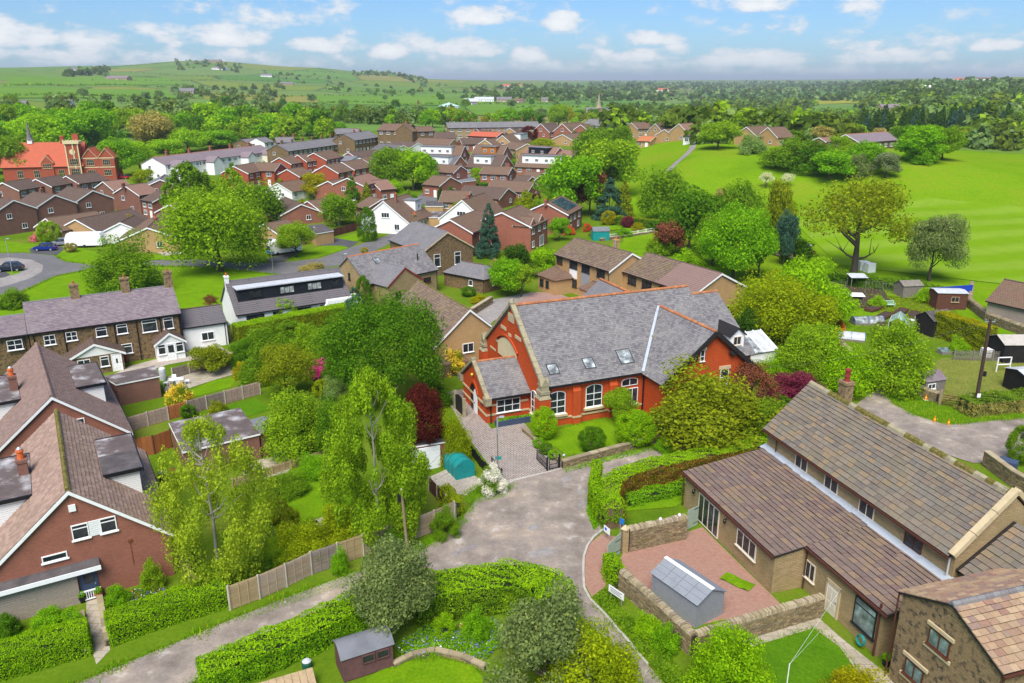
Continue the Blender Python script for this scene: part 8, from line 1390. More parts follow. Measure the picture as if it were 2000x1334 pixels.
# ---------------------------------------------------------------- trees and shrubs (foot x, foot y, top y, width in photograph points)
T_=[
 # around the junction and the near gardens
 ('birch_tree','feathery lime birch in front of the flat garage roof, beside the mossy bungalow',430,1125,812,240,'birch','wisp','wispy'),
 ('birch_tree','full fresh green birch behind the lap fence by the wooden pole',742,1045,720,205,'birch','fresh','fine'),
 ('evergreen_tree','grey green evergreen tree leaning over the lane above the curved-roof shed',768,1235,1062,165,'broad','sage','near'),
 ('large_shrub','big grey green laurel mound at the bottom centre',1062,1345,1155,235,'shrub','sage','near'),
 ('golden_shrub','golden yellow spreading shrub at the bottom edge beside the grey laurel mound',1150,1385,1222,205,'shrub','yellowgreen','near'),
 ('lime_shrub','bright lime shrub at the corner of the stone walled garden',1425,1370,1222,175,'shrub','hedgelime','near'),
 ('golden_shrub','low golden shrub at the bottom edge by the farmhouse drainpipe',1668,1395,1305,135,'shrub','gold','near'),
 ('conifer_tree','dense bright green cypress clump, the tallest evergreen left of the chapel',752,790,577,225,'mass','deep','fine'),
 ('conifer_tree','blue green conifer left of the tall cypress clump',697,672,562,75,'conifer','blue','near'),
 ('cypress_tree','slim dark cypress column beside the slate house wing',712,605,538,32,'column','deep','near'),
 ('conifer_shrub','olive green upright conifer beside the pink rhododendron',562,775,675,108,'oval','olive','near'),
 ('spreading_shrub','arching pale green shrub above the dark garden shed',585,885,752,138,'shrub','fresh','near'),
 ('laurel_shrub','dark glossy shrub between the arching one and the birch',642,885,772,80,'shrub','deep','near'),
 ('garden_shrub','small yellow green globe shrub below the pink rhododendron',632,775,742,40,'ball','yellowgreen','mid'),
 ('garden_shrub','dense green shrub below the trimmed hedge, left one',520,705,630,110,'shrub','mid','near'),
 ('garden_shrub','loose green shrub with cream flowers beside the cypress clump',610,710,632,90,'shrub','fresh','near'),
 ('rhododendron','vivid pink rhododendron in full flower',625,738,700,44,'shrub','petals_pink','mid'),
 ('garden_shrub','small golden shrub beside the magenta flowers in the terrace garden',472,738,706,34,'shrub','gold','mid'),
 ('garden_shrub','mixed green shrub at the end of the terrace lawn',498,752,700,60,'shrub','mid','mid'),
 ('garden_tree','small olive tree behind the cottage garden fence',412,728,676,76,'broad','olive','mid'),
 ('garden_shrub','cream and pink variegated shrub beside the brick garage',353,792,748,48,'shrub','petals_yellow','mid'),
 ('garden_shrub','small dark round shrub against the lap fence above the flat garage',368,815,790,30,'ball','deep','mid'),
 ('garden_shrub','small yellow green shrub right of the dark round one',425,806,780,36,'shrub','olive','mid'),
 ('purple_maple','dark burgundy maple beside the chapel driveway',832,905,756,84,'broad','purple','near'),
 ('conifer_shrub','yellow green feathery conifer between the burgundy maple and the driveway',888,905,800,66,'shrub','yellowgreen','near'),
 ('golden_shrub','golden flowering shrub at the chapel gable foot',888,728,680,50,'shrub','petals_yellow','mid'),
 ('golden_shrub','smaller golden shrub beside the chapel buttress',938,702,668,36,'shrub','gold','mid'),
 ('laurel_shrub','dark shrub between the cypress clump and the black gate',858,790,745,60,'shrub','deep','mid'),
 ('garden_shrub','yellow low bush by the back lane wall',935,592,575,34,'shrub','gold','mid'),
 ('garden_shrub','dark round bush in front of the stone outbuilding',915,578,560,30,'ball','deep','mid'),
 ('topiary_tree','rounded lime shrub at the chapel front corner',1062,856,795,52,'ball','lime','near'),
 ('topiary_tree','tall rounded shrub covering the chapel side door',1212,828,757,66,'oval','fresh','near'),
 ('topiary_tree','bright mushroom shaped shrub on the chapel lawn',1240,868,803,80,'ball','hedgelime','near'),
 ('topiary_ball','dark clipped ball in the middle of the chapel lawn',1156,880,836,54,'ball','deep','near'),
 ('hawthorn_tree','broad olive hawthorn over the lane hedge, right of the chapel front',1385,860,712,262,'shrub','olive','near'),
 ('hawthorn_tree','bronze tipped hawthorn at the chapel transept gable',1462,815,708,110,'sparse','rust','near'),
 ('holly_shrub','green bush joining the hawthorn and the stone house roof',1488,870,775,110,'shrub','mid','near'),
 ('purple_shrub','wine purple shrub behind the stone chimney',1555,798,722,135,'shrub','wine','near'),
 ('laurel_shrub','yellow green shrub in front of the conservatory',1512,752,688,92,'shrub','lime','near'),
 ('garden_tree','spreading green tree right of the conservatory',1575,752,636,125,'broad','fresh','near'),
 ('laurel_shrub','big rounded lime laurel beside the track',1640,765,662,130,'shrub','hedgelime','near'),
 ('garden_tree','yellow green spring tree behind the beige house gable',1500,672,540,170,'weep','yellowgreen','near'),
 ('garden_tree','tall yellow green tree left of the allotment wall',1555,640,505,115,'broad','lime','mid'),
 ('garden_tree','green tree between the yellow one and the orange netting',1590,680,580,95,'broad','yellowgreen','mid'),
 ('cypress_tree','thin dark pencil cypress behind the conservatory',1517,668,596,19,'column','dark','mid'),
 ('conifer_shrub','dark blue green shrub beside the chapel rear roof',1452,690,600,66,'shrub','dark','mid'),
 ('purple_shrub','small purple bush below the beige gable',1432,640,600,36,'shrub','purple','mid'),
 ('garden_tree','pale fresh green tree overhanging the grassy track',1742,758,614,150,'shrub','fresh','near'),
 ('topiary_ball','smooth clipped hedge ball at the right edge above the lane',1992,905,828,56,'ball','mid','near'),
 ('garden_shrub','green bush at the foot of the golden allotment hedge',1870,690,655,40,'shrub','lime','mid'),
 ('topiary_yew','clipped green yew drum in the lawn border, front one',570,1042,990,36,'column','olive','mid'),
 ('topiary_yew','clipped green yew drum in the lawn border, rear one',548,1022,972,36,'column','olive','mid'),
 ('garden_shrub','loose yellow green shrubs along the lap fence, left one',590,1090,1015,120,'shrub','yellowgreen','near'),
 ('garden_shrub','loose yellow green shrubs along the lap fence, right one',665,1062,985,100,'shrub','yellowgreen','near'),
 ('garden_shrub','low green shrub at the back lawn edge by the stone patio',560,962,925,90,'shrub','mid','near'),
 ('garden_shrub','rounded shrub by the paved steps near the birch',520,1010,960,80,'shrub','fresh','near'),
 ('ivy_clump','ivy clump climbing the fence below the wooden pole',762,1078,1030,70,'shrub','deep','near'),
 ('ivy_clump','ivy clump on the fence end by the lane bend',868,1048,990,60,'shrub','mid','near'),
 ('ivy_clump','ivy on the fence post at the middle of the lap fence',665,1120,1065,36,'shrub','bright','mid'),
 ('white_shrub','white flowering shrub on the grass mound at the driveway mouth',960,962,908,56,'shrub','petals_white','near'),
 ('laurel_shrub','green laurel clump on the lane side of the chapel hedge',1300,880,850,50,'shrub','bright','near'),
 ('fern_clump','bright green fern at the foot of the garden wall, upper one',1265,1240,1195,56,'shrub','lime','mid'),('fern_clump','bright green fern at the foot of the garden wall, lower one',1300,1270,1218,54,'shrub','bright','mid'),
 ('fern_clump','tall fern in the bluebell border, left one',868,1238,1198,44,'shrub','lime','mid'),('fern_clump','tall fern in the bluebell border, right one',930,1244,1190,58,'shrub','bright','mid'),
 ('garden_shrub','green mound with violet flowers beside the bungalow path',232,1182,1142,48,'shrub','bright','mid'),('garden_shrub','dark green shrub at the left edge below the stone front',15,1240,1196,50,'shrub','deep','mid'),('garden_shrub','low bright shrub beside the stone front',95,1215,1188,60,'shrub','bright','mid'),('garden_shrub','leafy plant climbing the lap fence by the brick gable',300,1150,1090,44,'shrub','fresh','mid'),
 ('garden_shrub','leafy shrub filling the corner behind the short side fence',420,1150,1095,90,'shrub','fresh','near'),('garden_shrub','dark green shrub under the feathery birch by the lap fence',505,1128,1080,70,'shrub','mid','near'),('garden_shrub','green shrub left of the yellow shrubs under the birch',545,1100,1045,70,'shrub','fresh','near'),('garden_shrub','bushy laurel behind the border rail fence',620,925,885,80,'shrub','bright','near'),('garden_shrub','low evergreen mound beside the yew drums',600,1050,1015,60,'shrub','mid','near'),('garden_shrub','flowering shrub with pale bloom above the arching shrub',655,775,735,60,'shrub','pale','near'),('garden_shrub','broad dark shrub between the hedge and olive conifer',480,712,660,70,'shrub','deep','near'),('garden_shrub','shrub with cream flowers right of the olive conifer',640,690,640,60,'shrub','mid','near'),('garden_shrub','dense evergreen left of the tall cypress clump foot',665,745,675,70,'shrub','deep','near'),('garden_shrub','yellow green shrub in front of the tall cypress foot',700,800,745,70,'shrub','fresh','near'),('garden_shrub','laurel filling the gap between birch and burgundy maple',800,850,790,70,'shrub','bright','near'),
 ('laurel_shrub','lime shrub between the conservatory and purple shrub',1470,745,700,60,'shrub','mid','near'),('garden_tree','yellow green tree above the old allotment wall',1625,640,555,80,'broad','lime','mid'),('laurel_shrub','shaded green shrub below the fresh tree by the track',1690,745,690,70,'shrub','mid','near'),('laurel_shrub','mid green shrub left of the lime laurel by the track',1590,765,690,90,'shrub','fresh','near'),('garden_shrub','lime shrub over the weathered allotment shed',1812,590,562,50,'shrub','lime','mid'),('garden_shrub','leafy bush among the bean rows',1712,600,575,36,'shrub','lime','mid'),('garden_tree','scrubby pale tree beside the excavated track',1600,560,500,60,'sparse','lime','mid'),('garden_tree','lime tree left of the excavated track',1530,590,520,80,'broad','yellowgreen','mid'),('garden_shrub','bramble mound beside the paddock shed',1770,760,725,50,'shrub','mid','mid'),('garden_tree','dark tree behind the bright sycamore',1390,520,420,80,'oval','mid','mid'),('garden_tree','green tree between the beige houses and bronze tree',1285,500,460,50,'shrub','fresh','mid'),('garden_tree','dark evergreen right of the bright sycamore',1480,540,430,60,'oval','deep','mid'),
 ('topiary_ball','small round clipped bush at the driveway bed, upper one',1052,874,856,24,'ball','bright','mid'),('topiary_ball','small round clipped bush at the driveway bed, middle one',1066,886,866,28,'ball','deep','mid'),('topiary_ball','small round clipped bush at the driveway bed, lower one',1082,896,880,24,'ball','bright','mid'),
 # estate
 ('willow_tree','huge spreading green willow on the green by the estate road',432,530,364,195,'weep','fresh','near'),
 ('willow_shrub','loose bushy willow behind the cottage chimneys',248,572,452,140,'shrub','mid','near'),
 ('garden_shrub','round green bush at the left edge of the green',25,600,560,62,'shrub','mid','mid'),
 ('garden_tree','young round tree on the lawn by the red garage',578,502,432,72,'broad','fresh','near'),
 ('birch_tree','grey green birch left of the willow, tallest of the pair',375,430,318,105,'birch','mid','mid'),
 ('birch_tree','pale birch directly above the willow',460,430,328,70,'birch','fresh','mid'),
 ('garden_tree','broad soft green tree right of the willow top',505,440,352,105,'weep','mid','mid'),('garden_tree','yellow green tree below the pale terrace end',420,400,352,60,'broad','fresh','mid'),
 ('cypress_tree','dense green cypress beside the white chalet drive',718,470,404,38,'column','deep','near'),('spruce_tree','dark spruce behind the white chalet, left one',690,415,345,44,'conifer','deep','mid'),('conifer_tree','golden green conifer touching the dark spruce',718,408,356,32,'conifer','olive','mid'),('conifer_tree','slim golden conifer by the glazed conservatory bungalow',593,430,388,22,'conifer','gold','mid'),
 ('golden_tree','round golden yellow tree among the red houses',618,388,338,52,'broad','gold','mid'),('birch_tree','grey green weeping birch left of the dark cypress',662,440,380,80,'weep','mid','mid'),('lime_tree','lime green round tree above the white chalet',770,388,350,38,'oval','lime','mid'),('poplar_tree','grey green half of the big tree group by the red houses',765,372,288,85,'oval','mid','mid'),('lime_tree','bright lime half of the big tree group by the red houses',808,372,290,85,'oval','lime','mid'),('lime_tree','bright tree at the right end of the big group',838,372,304,45,'oval','bright','mid'),
 ('blue_spruce','tall blue spruce in front of the big brick houses',955,502,398,56,'conifer','blue','near'),('conifer_tree','dark cone beside the second white chalet',880,402,364,38,'conifer','deep','mid'),('conifer_tree','thin dark conifer left of the cone by the second chalet',861,402,366,14,'column','dark','mid'),('conifer_tree','yellow green conifer right of the second white chalet',1026,408,370,38,'conifer','yellowgreen','mid'),('purple_tree','small purple tree beside the yellow green conifer',1047,398,378,18,'broad','purple','mid'),('garden_tree','small round tree in front of the bay windowed brick house',935,362,328,38,'broad','fresh','mid'),('copper_beech','round copper purple beech on the hill of bungalows',1034,277,246,34,'ball','purple','mid'),('garden_shrub','golden shrub hedge below the copper beech',1015,340,325,40,'shrub','gold','mid'),('garden_tree','green shrubbery above the brick house bay',985,325,308,55,'shrub','mid','mid'),('garden_tree','pinkish shrub in front of the longest dormer',1035,330,310,30,'shrub','tan','mid'),('purple_tree','purple shrub beside the pink brick house',717,375,352,30,'broad','purple','mid'),('garden_tree','yellow green shrubs below the pale brick house chimney',655,395,372,40,'shrub','olive','mid'),
 ('garden_tree','dense trees behind the beige house, dark centre one',1010,545,478,60,'broad','dark','mid'),('garden_tree','light green tree left of the beige porch',990,578,505,75,'broad','bright','mid'),('garden_tree','bare stemmed tangle beside the beige porch',1018,580,515,55,'sparse','fresh','mid'),('garden_tree','lime tree behind the beige porch',1060,545,485,60,'broad','lime','mid'),('garden_shrub','olive shrub beside the yard tarmac',968,545,505,24,'shrub','tan','mid'),('garden_tree','green tree right of the solar panel house',1092,470,425,42,'broad','bright','mid'),
 ('azalea','orange azalea below the solar panel house',1110,458,440,26,'shrub','petals_orange','mid'),('azalea','scarlet azalea right of the orange one',1148,452,436,20,'shrub','petals_red','mid'),('red_maple','round crimson maple in the long garden',1225,445,422,24,'ball','wine','mid'),('garden_shrub','yellow round bush left of the crimson maple',1188,440,412,30,'ball','gold','mid'),('garden_shrub','yellow low bush right of the crimson maple',1245,450,434,26,'shrub','gold','mid'),('garden_shrub','green bush at the end of the long garden',1275,450,430,24,'ball','deep','mid'),('garden_shrub','pale green border bush by the white rail fence',1170,462,445,40,'shrub','olive','mid'),('garden_shrub','green border bush by the white rail fence',1215,462,445,40,'shrub','bright','mid'),
 ('beech_tree','bronze brown tree at the top of the chapel back garden',1306,500,430,66,'oval','rust','mid'),
 ('sycamore_tree','bright green sycamore behind the beige houses',1430,548,400,150,'broad','bright','near'),('pine_tree','dark pine left of the bright sycamore',1345,495,362,115,'oval','deep','mid'),('birch_tree','grey birch between the pine and the golden green tree',1440,470,352,85,'weep','mid','mid'),('cypress_tree','tall golden green cypress at the field edge',1513,500,352,62,'oval','olive','mid'),('cypress_tree','blue green bush below the golden green cypress',1530,520,410,50,'oval','blue','mid'),('birch_tree','bare pinkish tree top beside the pine',1405,450,366,40,'sparse','tan','mid'),('willow_tree','soft green willow standing alone at the field bottom',1290,430,328,92,'weep','mid','mid'),('shrub','green scrub at the end of the excavated track',1555,515,465,70,'shrub','deep','mid'),('laurel_shrub','lime laurel behind the mauve roof',1345,520,488,70,'shrub','lime','mid'),
 ('sycamore_tree','large half bare yellow green tree at the cricket field edge',1668,535,342,215,'sparse','olive','near'),('holm_oak','round grey green evergreen on the cricket field edge',1815,550,418,115,'oval','sage','near'),
 ('ash_tree','tall bushy tree at the estate corner of the field, left one',1115,425,305,120,'broad','bright','mid'),('ash_tree','large bushy tree at the top of the field corner',1185,385,272,130,'broad','fresh','mid'),('larch_tree','brownish tree between the bushy ones and the spruce',1152,420,325,75,'oval','rust','mid'),('spruce_tree','dark blue spruce at the field corner',1190,428,348,62,'conifer','blue','mid'),('conifer_tree','golden conifer at the field corner',1218,425,352,40,'conifer','olive','mid'),('ash_tree','pale bushy tree furthest up the field edge',1155,335,248,85,'broad','mid','mid'),('ash_tree','round bright tree overhanging the field',1205,345,285,75,'broad','bright','mid'),('ash_tree','upright grey tree above the pale field fence',1215,300,245,40,'oval','mid','mid'),
 ('hawthorn_bush','round bush beside the field path top',1402,292,236,78,'broad','fresh','mid'),('hawthorn_bush','domed bush right of the path bushes',1470,300,260,56,'shrub','pale','mid'),('hawthorn_bush','long green hedge bush below the lone bungalow',1545,322,270,110,'shrub','mid','mid'),('hawthorn_bush','bushy mass in front of the lone bungalow',1585,335,275,90,'shrub','deep','mid'),('hawthorn_tree','bright tree in front of the lone bungalow, nearest',1620,352,295,90,'broad','bright','mid'),('willow_bush','grey green willow bush right of the nearest bright tree',1728,348,298,56,'broad','grey','mid'),('hawthorn_tree','bright tree at the right gable of the lone bungalow',1690,330,275,70,'broad','bright','mid'),('sycamore_tree','round lime tree at the right of the field trees',1795,315,245,95,'broad','bright','mid'),('sycamore_tree','mid green tree furthest right on the field',1840,312,248,70,'broad','mid','mid'),('sycamore_tree','dark green tree just behind the lone bungalow roof',1765,290,244,60,'broad','deep','mid'),('hawthorn_bush','green bush at the left gable of the lone bungalow',1640,300,266,46,'broad','fresh','mid'),('willow_bush','grey green bush between the bright trees',1675,345,300,50,'shrub','sage','mid'),('hawthorn_tree','bushy tree at the near right of the field clump',1800,318,280,60,'shrub','bright','mid'),
 ('blossom_tree','small white blossom tree in the field, left one',1496,368,336,30,'sparse','cream','mid'),('blossom_tree','small white blossom tree in the field, right one',1537,366,338,28,'sparse','cream','mid'),
 ('golden_conifer','upright golden conifer behind the bushy willow',257,455,418,24,'oval','gold','mid'),('garden_tree','round green tree beside the caravan drive',98,476,432,44,'ball','fresh','mid'),('azalea','pink azaleas by the blue car',75,470,452,30,'shrub','petals_rose','mid'),('garden_tree','tan topped small tree on the verge',139,492,474,24,'ball','tan','mid'),('garden_shrub','green shrub below the brown gabled houses, left one',35,445,428,30,'shrub','fresh','mid'),('garden_shrub','yellow green shrub in the brick house gardens',88,428,412,28,'shrub','yellowgreen','mid'),('willow_bush','weeping lime bush between the brown gabled houses',160,418,392,34,'shrub','lime','mid'),('garden_shrub','pale shrub in front of the white trellis',198,418,396,36,'shrub','pale','mid'),('garden_tree','yellow and green tree below the school car park',283,372,330,42,'broad','yellowgreen','mid'),('garden_tree','round bush in front of the school wall',118,352,322,50,'shrub','fresh','mid'),
 ('broom','straw coloured shrub on the road verge above the dormer house',612,530,512,55,'shrub','tan','mid'),('garden_shrub','lime round bush in front of the black dormer house',558,628,578,58,'ball','lime','near'),('garden_shrub','yellow shrub beside the dormer house door',503,630,618,28,'shrub','gold','mid'),('topiary_dome','smooth clipped green dome in the hedge garden, left one',568,660,626,50,'ball','mid','mid'),('topiary_dome','smooth clipped green dome in the hedge garden, right one',606,665,632,36,'ball','mid','mid'),('garden_shrub','bronze twiggy shrub at the dormer house corner',412,605,575,30,'sparse','rust','mid'),('garden_shrub','yellow bush on the verge by the slate house',712,495,483,15,'ball','gold','mid'),
]
NEEDED=[]
for t in T_:
    cat='shrub' if any(k in t[0]for k in('shrub','bush','azalea','topiary','ivy','fern','rhodo','broom'))else 'tree'
    tree(t[0],t[1],*t[2:6],t[6],t[7],t[8],cat=cat,bark='bark_pale' if 'birch' in t[0]else 'bark')
# the big trees round the school and the white terrace
for n,l,bx,by,ty,w,k,lf in(('sycamore_tree','dark leafy sycamore at the left edge before the school',30,352,264,95,'broad','mid'),('sycamore_tree','large lime sycamore behind the school roof, left one',95,310,220,120,'broad','lime'),('sycamore_tree','large green sycamore behind the school tower',175,308,212,125,'broad','bright'),('sycamore_tree','low bright tree right of the school gable',240,345,272,75,'broad','bright'),('ash_tree','tall tan leaved ash behind the terrace left end',303,300,216,90,'oval','tan'),('sycamore_tree','bright tree before the tan ash',275,338,276,55,'broad','lime'),('sycamore_tree','lime tree above the white terrace gable',325,312,272,75,'broad','lime'),('sycamore_tree','bright lime sycamore above the terrace chimneys, left one',368,300,250,80,'broad','lime'),('sycamore_tree','bright lime sycamore above the terrace chimneys, right one',428,292,254,85,'broad','bright'),('copper_beech','dark purple copper beech above the white terrace',408,270,236,36,'ball','purple'),('sycamore_tree','dark green tree at the far left edge above the houses',-8,340,240,90,'broad','deep'),('oak_tree','round domed green oak right of the terrace trees',553,275,240,65,'broad','mid'),('sycamore_tree','bright green tree behind the stone terrace',622,270,234,58,'broad','bright'),('willow_tree','grey white willow before the domed oak',512,272,248,40,'broad','grey'),('sycamore_tree','small bright tree behind the stone houses',662,256,238,32,'broad','bright'),('garden_tree','lime tree in front of the old stone hall',762,280,252,34,'broad','bright'),('golden_tree','golden bush in front of the bare stone gable',695,293,283,20,'shrub','gold'),('golden_tree','golden bushes right of the old stone hall',840,268,256,34,'shrub','gold'),('garden_tree','lime and yellow trees above the bright red roof',905,268,247,34,'broad','yellowgreen'),('garden_tree','green bushes left of the lime and yellow trees',875,270,252,40,'shrub','mid'),('poplar_tree','yellow tree top beside the far green field',1108,246,208,26,'broad','gold'),('poplar_tree','green tree left of the yellow tree top',1090,248,204,44,'oval','fresh'),('hedge_tree','yellow topped clipped hedge on the bungalow hill',1060,290,270,60,'shrub','yellowgreen'),('hedge_tree','green clipped hedge below the brown dormer house',1115,268,250,50,'shrub','deep')):
    tree(n,l,bx,by,ty,w,k,lf,'mid')

# ---- belts of trees that can still be told apart
def belt(name,what,group,n,xr,yr,hr,wr,leaves,seed,kinds=('broad','broad','oval'),lod='far'):
    rg=random.Random(seed);pts=sorted((rg.uniform(*xr),rg.uniform(*yr))for _ in range(n))
    for i,(x,y)in enumerate(pts):
        p=GT(x,y);h=rg.uniform(*hr);s=str(i+1);sfx='th' if s[-2:]in('11','12','13')else{'1':'st','2':'nd','3':'rd'}.get(s[-1],'th')
        tree_at(name,f'{what}, {s}{sfx} counted from the left',p,h,h*rg.uniform(*wr),rg.choice(kinds),rg.choice(leaves),lod,rg.randrange(99),group=group)
belt('woodland_tree','leafy tree in the wood behind the school and white terrace','trees of the wood behind the terrace',75,(-10,640),(248,292),(9,15),(.75,1.05),['mid','fresh','lime','bright','bright','fresh','deep'],1)
belt('village_tree','tree behind the old stone hall and far terrace','trees behind the far terrace',46,(640,1180),(238,250),(7,12),(.75,1.05),['mid','fresh','deep','bright','olive','lime'],2)
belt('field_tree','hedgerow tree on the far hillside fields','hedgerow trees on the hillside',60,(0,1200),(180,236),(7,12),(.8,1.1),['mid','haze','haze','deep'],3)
belt('garden_bush','garden bush among the estate houses','bushes in the estate gardens',90,(330,1100),(300,420),(1.5,3.6),(.8,1.2),['mid','fresh','lime','deep','olive','yellowgreen'],4,('shrub','broad'))
belt('conifer_tree','dark plantation conifer beyond the right of the field','conifers beyond the field',80,(1680,1970),(246,262),(7,13),(.4,.6),['dark','dark','blue'],5,('conifer',))
belt('scrub_bush','scrub bush on the slope beyond the field','bushes beyond the field',36,(1380,2000),(262,285),(3.5,7),(.9,1.3),['fresh','olive','mid','pale','tan'],6)
# ---- far woods that read as one mass
def woods(name,label,regions,leaves,seed):
    rng=np.random.default_rng(seed);Vs,Fs,mi,off=[],[],[],0
    for(x0,x1,y0,y1,n,s0,s1)in regions:
        for k in range(n):
            x,y=rng.uniform(x0,x1),rng.uniform(y0,y1);p=GT(x,y);d=math.hypot(p[0],p[1])
            h=rng.uniform(s0*.6,s1*1.1);w=h*rng.uniform(.8,1.6);q=130 if d<800 else(46 if d<1600 else 16);dirs=unit(rng.normal(size=(q,3)));dirs[:,2]=np.abs(dirs[:,2])
            C=p+dirs*np.array([w/2,w/2,h*.9])*rng.uniform(.55,1,(q,1));V,Fq=leaf_quads(C,unit(dirs+rng.normal(size=(q,3))*.5),np.full(q,w*(.10 if q>100 else .17 if q>40 else .32)),rng,.8)
            Vs.append(V);Fs.append(Fq+off);off+=len(V);mi.append(np.full(q,rng.integers(len(leaves))))
    o=link(name,npmesh(name,np.concatenate(Vs),np.concatenate(Fs),['leaf_'+l for l in leaves],np.concatenate(mi)));tag(o,label,'woodland',kind='stuff')
woods('valley_woodland','dense broadleaf woodland filling the valley beyond the village',[(1180,1600,236,268,430,9,14),(1200,1570,214,238,260,9,14),(1380,1650,262,280,110,8,12),(1590,1990,232,250,130,8,12),(1680,1990,198,212,130,9,13),(1900,2010,262,288,50,7,11),(1350,1590,200,214,120,9,13)],['wood1','wood3','wood1','wood2','fresh','haze'],11)
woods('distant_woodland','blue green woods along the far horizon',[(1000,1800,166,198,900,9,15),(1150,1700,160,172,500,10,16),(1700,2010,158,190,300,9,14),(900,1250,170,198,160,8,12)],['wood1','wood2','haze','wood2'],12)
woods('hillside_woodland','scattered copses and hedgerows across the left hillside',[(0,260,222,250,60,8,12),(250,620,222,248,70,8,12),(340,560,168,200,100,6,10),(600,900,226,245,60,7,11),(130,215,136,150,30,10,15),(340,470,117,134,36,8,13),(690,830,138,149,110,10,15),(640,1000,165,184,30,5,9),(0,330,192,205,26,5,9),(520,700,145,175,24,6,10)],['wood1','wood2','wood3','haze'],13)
def hedgerows():
    rng=np.random.default_rng(8);Vs,Fs,off=[],[],0
    for line in([(0,168),(200,166),(380,172)],[(180,158),(420,156),(600,160)],[(400,190),(620,187),(860,190)],[(640,178),(880,182),(1100,180)],[(250,142),(420,150),(640,150)],[(760,206),(980,203),(1180,206)],[(1000,212),(1200,208),(1400,214)],[(380,132),(600,140),(800,152)],[(0,190),(120,185),(260,190)],[(560,205),(700,200),(800,206)],[(1590,232),(1800,236),(2010,230)],[(1420,222),(1600,214),(1760,212)]):
        P=np.array([GT(*p)for p in line]);n=170;t=rng.uniform(0,len(P)-1,n);C=np.stack([np.interp(t,range(len(P)),P[:,i])for i in range(3)],1);C[:,2]=zt(C[:,0],C[:,1])+rng.uniform(.3,2.2,n);C[:,:2]+=rng.normal(0,1.0,(n,2));V,Fq=leaf_quads(C,unit(rng.normal(size=(n,3))+np.array([0,0,.5])),rng.uniform(1.2,2.6,n),rng,.7);Vs.append(V);Fs.append(Fq+off);off+=len(V)
    tag(link('hedgerows',npmesh('hedgerows',np.concatenate(Vs),np.concatenate(Fs),['leaf_mid'])),'dark hedgerows dividing the far fields','hedgerow',kind='stuff')
hedgerows()

# ---------------------------------------------------------------- hedges and low planting
hedge_obj('clipped_hedge','bright lime clipped hedge along the lane, right of the bungalow path',[(214,1248),(330,1208),(448,1172)],1.7,1.5,'hedgelime',560,.05)
hedge_obj('clipped_hedge','bright lime clipped hedge at the bottom left corner',[(-60,1332),(60,1296),(178,1262)],1.9,1.5,'hedgelime',560,.05)
hedge_obj('clipped_hedge','narrow green hedge beside the bungalow path',[(136,1212),(160,1240)],.7,.9,'bright',560,.05)
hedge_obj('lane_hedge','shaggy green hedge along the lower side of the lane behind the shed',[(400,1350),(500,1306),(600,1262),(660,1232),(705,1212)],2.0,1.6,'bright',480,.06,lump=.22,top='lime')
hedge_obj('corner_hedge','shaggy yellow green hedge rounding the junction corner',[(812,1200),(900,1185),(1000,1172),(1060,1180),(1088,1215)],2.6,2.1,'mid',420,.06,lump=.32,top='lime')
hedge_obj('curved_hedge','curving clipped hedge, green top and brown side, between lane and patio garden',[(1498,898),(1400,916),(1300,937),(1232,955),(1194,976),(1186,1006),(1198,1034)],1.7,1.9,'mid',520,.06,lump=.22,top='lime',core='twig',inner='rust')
hedge_obj('front_hedge','green leafy face of the curved hedge at the gate corner',[(1166,945),(1158,985),(1172,1022)],.7,2.2,'hedgelime',480,.06,lump=.15)
hedge_obj('chapel_hedge','dark laurel hedge along the lane under the hawthorn',[(1290,862),(1380,846),(1470,834),(1530,820)],2.2,2.3,'deep',380,.07,lump=.3)
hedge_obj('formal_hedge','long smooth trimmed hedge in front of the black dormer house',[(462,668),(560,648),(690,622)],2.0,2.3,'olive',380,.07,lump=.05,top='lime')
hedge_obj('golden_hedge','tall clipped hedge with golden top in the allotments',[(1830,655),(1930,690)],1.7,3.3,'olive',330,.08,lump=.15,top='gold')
hedge_obj('laurel_hedge','dark hedge at the bottom of the long estate garden',[(1205,440),(1310,452)],1.6,2.2,'deep',120,.12,top='olive')
hedge_obj('road_hedge','dark green hedge in front of the brown gabled houses at the left',[(-20,458),(66,443)],1.4,1.9,'dark',90,.14)
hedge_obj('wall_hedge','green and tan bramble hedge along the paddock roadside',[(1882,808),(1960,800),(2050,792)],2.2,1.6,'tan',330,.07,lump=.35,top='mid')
hedge_obj('gatepost_hedge','small ivy hedge behind the green gate post',[(1188,1118),(1206,1150)],.9,1.6,'hedgelime',480,.055,lump=.2)
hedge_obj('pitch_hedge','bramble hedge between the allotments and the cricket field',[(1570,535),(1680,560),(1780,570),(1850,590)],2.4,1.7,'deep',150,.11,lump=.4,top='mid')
hedge_obj('fence_ivy','leafy strip trailing over the side fence by the garage yard',[(868,975),(892,1010)],1.0,1.3,'yellowgreen',420,.06,lump=.3)
hedge_obj('garden_hedge','low dark border shrubs along the patio hedge',[(1222,985),(1300,968),(1372,948)],1.2,.7,'bright',380,.06,lump=.3)
scatter_leaves('verge_plants','rough grass and weeds on the lane verge below the lap fence',[[(455,1205),(690,1122),(800,1072),(800,1085),(690,1140),(470,1218)],[(800,1070),(880,1030),(905,1010),(915,1020),(870,1052),(805,1088)]],5000,.05,.45,'bright',.09,upright=True)
scatter_leaves('junction_grass','grass mound round the white shrub at the driveway mouth',[[(905,975),(930,955),(985,945),(1000,955),(985,972),(940,982),(915,990)]],3000,.05,.3,'bright',.1,upright=True,seed=5)
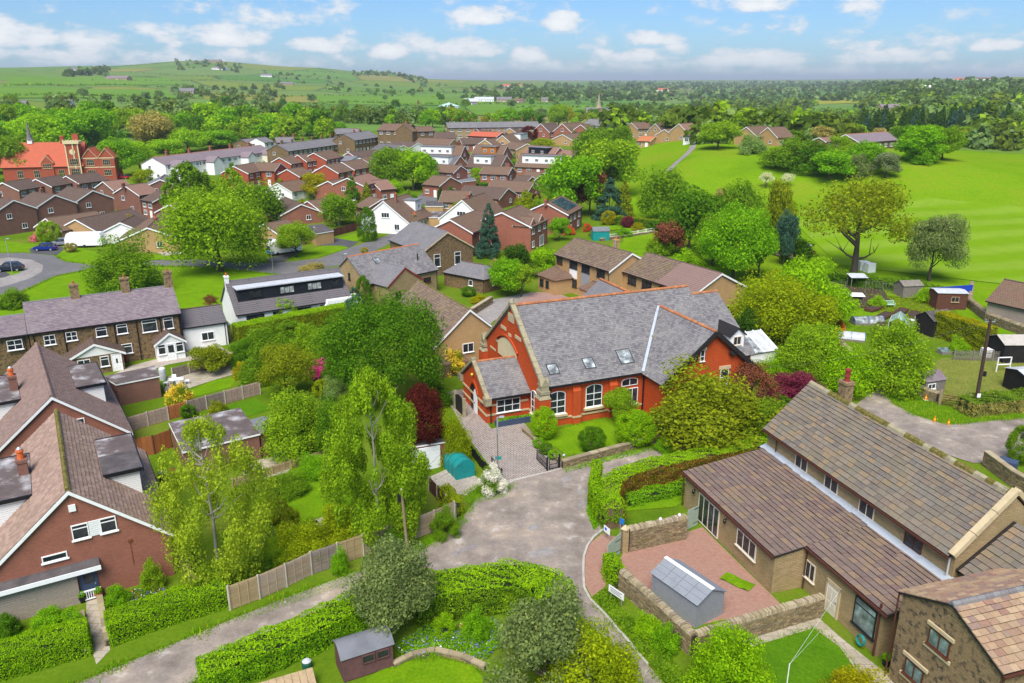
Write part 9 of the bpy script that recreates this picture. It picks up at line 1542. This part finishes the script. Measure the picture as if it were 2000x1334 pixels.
scatter_leaves('bank_plants','nettles, ferns and ivy on the bank below the garden wall',[[(1158,1165),(1190,1150),(1215,1190),(1290,1260),(1345,1334),(1345,1350),(1310,1350),(1230,1260)]],7000,.05,.5,'mid',.07,seed=6)
scatter_leaves('bluebell_border','bluebell and fern border beside the curved-roof shed',[[(770,1268),(830,1225),(960,1210),(1000,1240),(950,1290),(860,1282),(790,1290)]],9000,.08,.5,'bright',.06,seed=7,flowers=(('petals_blue',.10),('petals_white',.02)))
scatter_leaves('bungalow_border','flower border with violet and orange blooms behind the lime hedge',[[(205,1180),(240,1160),(310,1140),(350,1165),(330,1185),(290,1200),(215,1228)]],5000,.05,.4,'mid',.06,seed=8,flowers=(('petals_blue',.10),('petals_orange',.02),('petals_white',.04)))
scatter_leaves('roadside_weeds','long grass and buttercups on the verge by the telegraph pole',[[(1740,742),(1800,772),(1880,795),(1990,802),(2000,815),(1850,832),(1795,815),(1750,790),(1715,748)]],8000,.05,.5,'bright',.12,upright=True,seed=9,flowers=(('petals_yellow',.02),));scatter_leaves('paddock_grass','tussocky straw green grass of the small paddock',[[(1775,742),(1840,702),(1990,692),(2050,760),(1990,798),(1885,782),(1805,778)]],9000,.05,.3,'tan',.12,upright=True,seed=10)
scatter_leaves('lane_edge_plants','leafy weeds along the chapel lane wall and hedge foot',[[(1100,918),(1200,890),(1310,866),(1420,852),(1420,858),(1310,874),(1200,900),(1105,925)],[(1160,955),(1155,990),(1168,1030),(1160,1036),(1146,1000),(1150,955)]],3500,.04,.35,'bright',.08,seed=12)
scatter_leaves('allotment_plants','mixed vegetable rows and weeds in the allotments',[[(1580,605),(1640,560),(1740,560),(1860,590),(1830,640),(1760,620),(1690,602),(1600,620)]],6000,.05,.5,'olive',.10,seed=13)
edge_grass('lane_grass','ragged grass tufts along both edges of the lane',[[(130,1345),(330,1262),(450,1212),(560,1168),(690,1120),(800,1085),(865,1050),(905,1010),(930,975),(960,962),(1000,950)],[(330,1360),(420,1310),(640,1225),(820,1165),(960,1140),(1060,1150),(1110,1180),(1180,1250),(1235,1350)],[(1105,920),(1210,890),(1310,866),(1420,852),(1540,837)],[(1540,880),(1420,890),(1300,910),(1200,935),(1160,960),(1162,1010),(1176,1036)],[(1720,758),(1745,790),(1790,812),(1850,830),(2060,812)],[(1160,1180),(1210,1235),(1310,1350)],[(905,965),(940,948),(985,944)]],.32,150,'bright',.1,3)
edge_grass('estate_verge_grass','grass fringe along the estate road verges',[[(-40,590),(44,570),(108,540),(180,525),(300,520),(400,521),(545,537)],[(106,499),(128,511),(176,517),(310,508),(375,507)]],.3,60,'bright',.12,4)
edge_grass('garden_edge_grass','longer grass round the garden lawns and patios',[[(500,985),(560,950),(640,915),(690,905),(690,985),(610,1020),(540,1025),(500,985)],[(690,1350),(740,1312),(800,1292),(860,1288),(920,1300),(970,1350)],[(1058,858),(1078,842),(1174,818),(1262,815),(1292,846),(1170,884),(1108,890),(1058,858)],[(1470,1262),(1590,1228),(1640,1262),(1690,1325)],[(-30,1260),(60,1226),(128,1214),(134,1238),(60,1262),(-30,1300)]],.2,110,'bright',.08,5)
# ---------------------------------------------------------------- the air
def haze():
    b=MB();lo=float(GV[:,2].min())-1.0;hi=max(float(GV[:,2].max())+25.0,CAMH+6);b.box(-20500,20500,-20500,20500,lo,hi)
    o=b.obj('haze',[]);m=bpy.data.materials.new('haze');m.use_nodes=True;N=m.node_tree.nodes;N.clear()
    out=N.new('ShaderNodeOutputMaterial');v=N.new('ShaderNodeVolumePrincipled');v.inputs['Color'].default_value=(0.86,0.92,1.0,1);v.inputs['Density'].default_value=HAZE;v.inputs['Anisotropy'].default_value=0.2
    m.node_tree.links.new(v.outputs[0],out.inputs['Volume']);o.data.materials.append(m);tag(o,'thin blue haze over the distant hills','haze',kind='stuff')
HAZE=1.1e-4
haze()
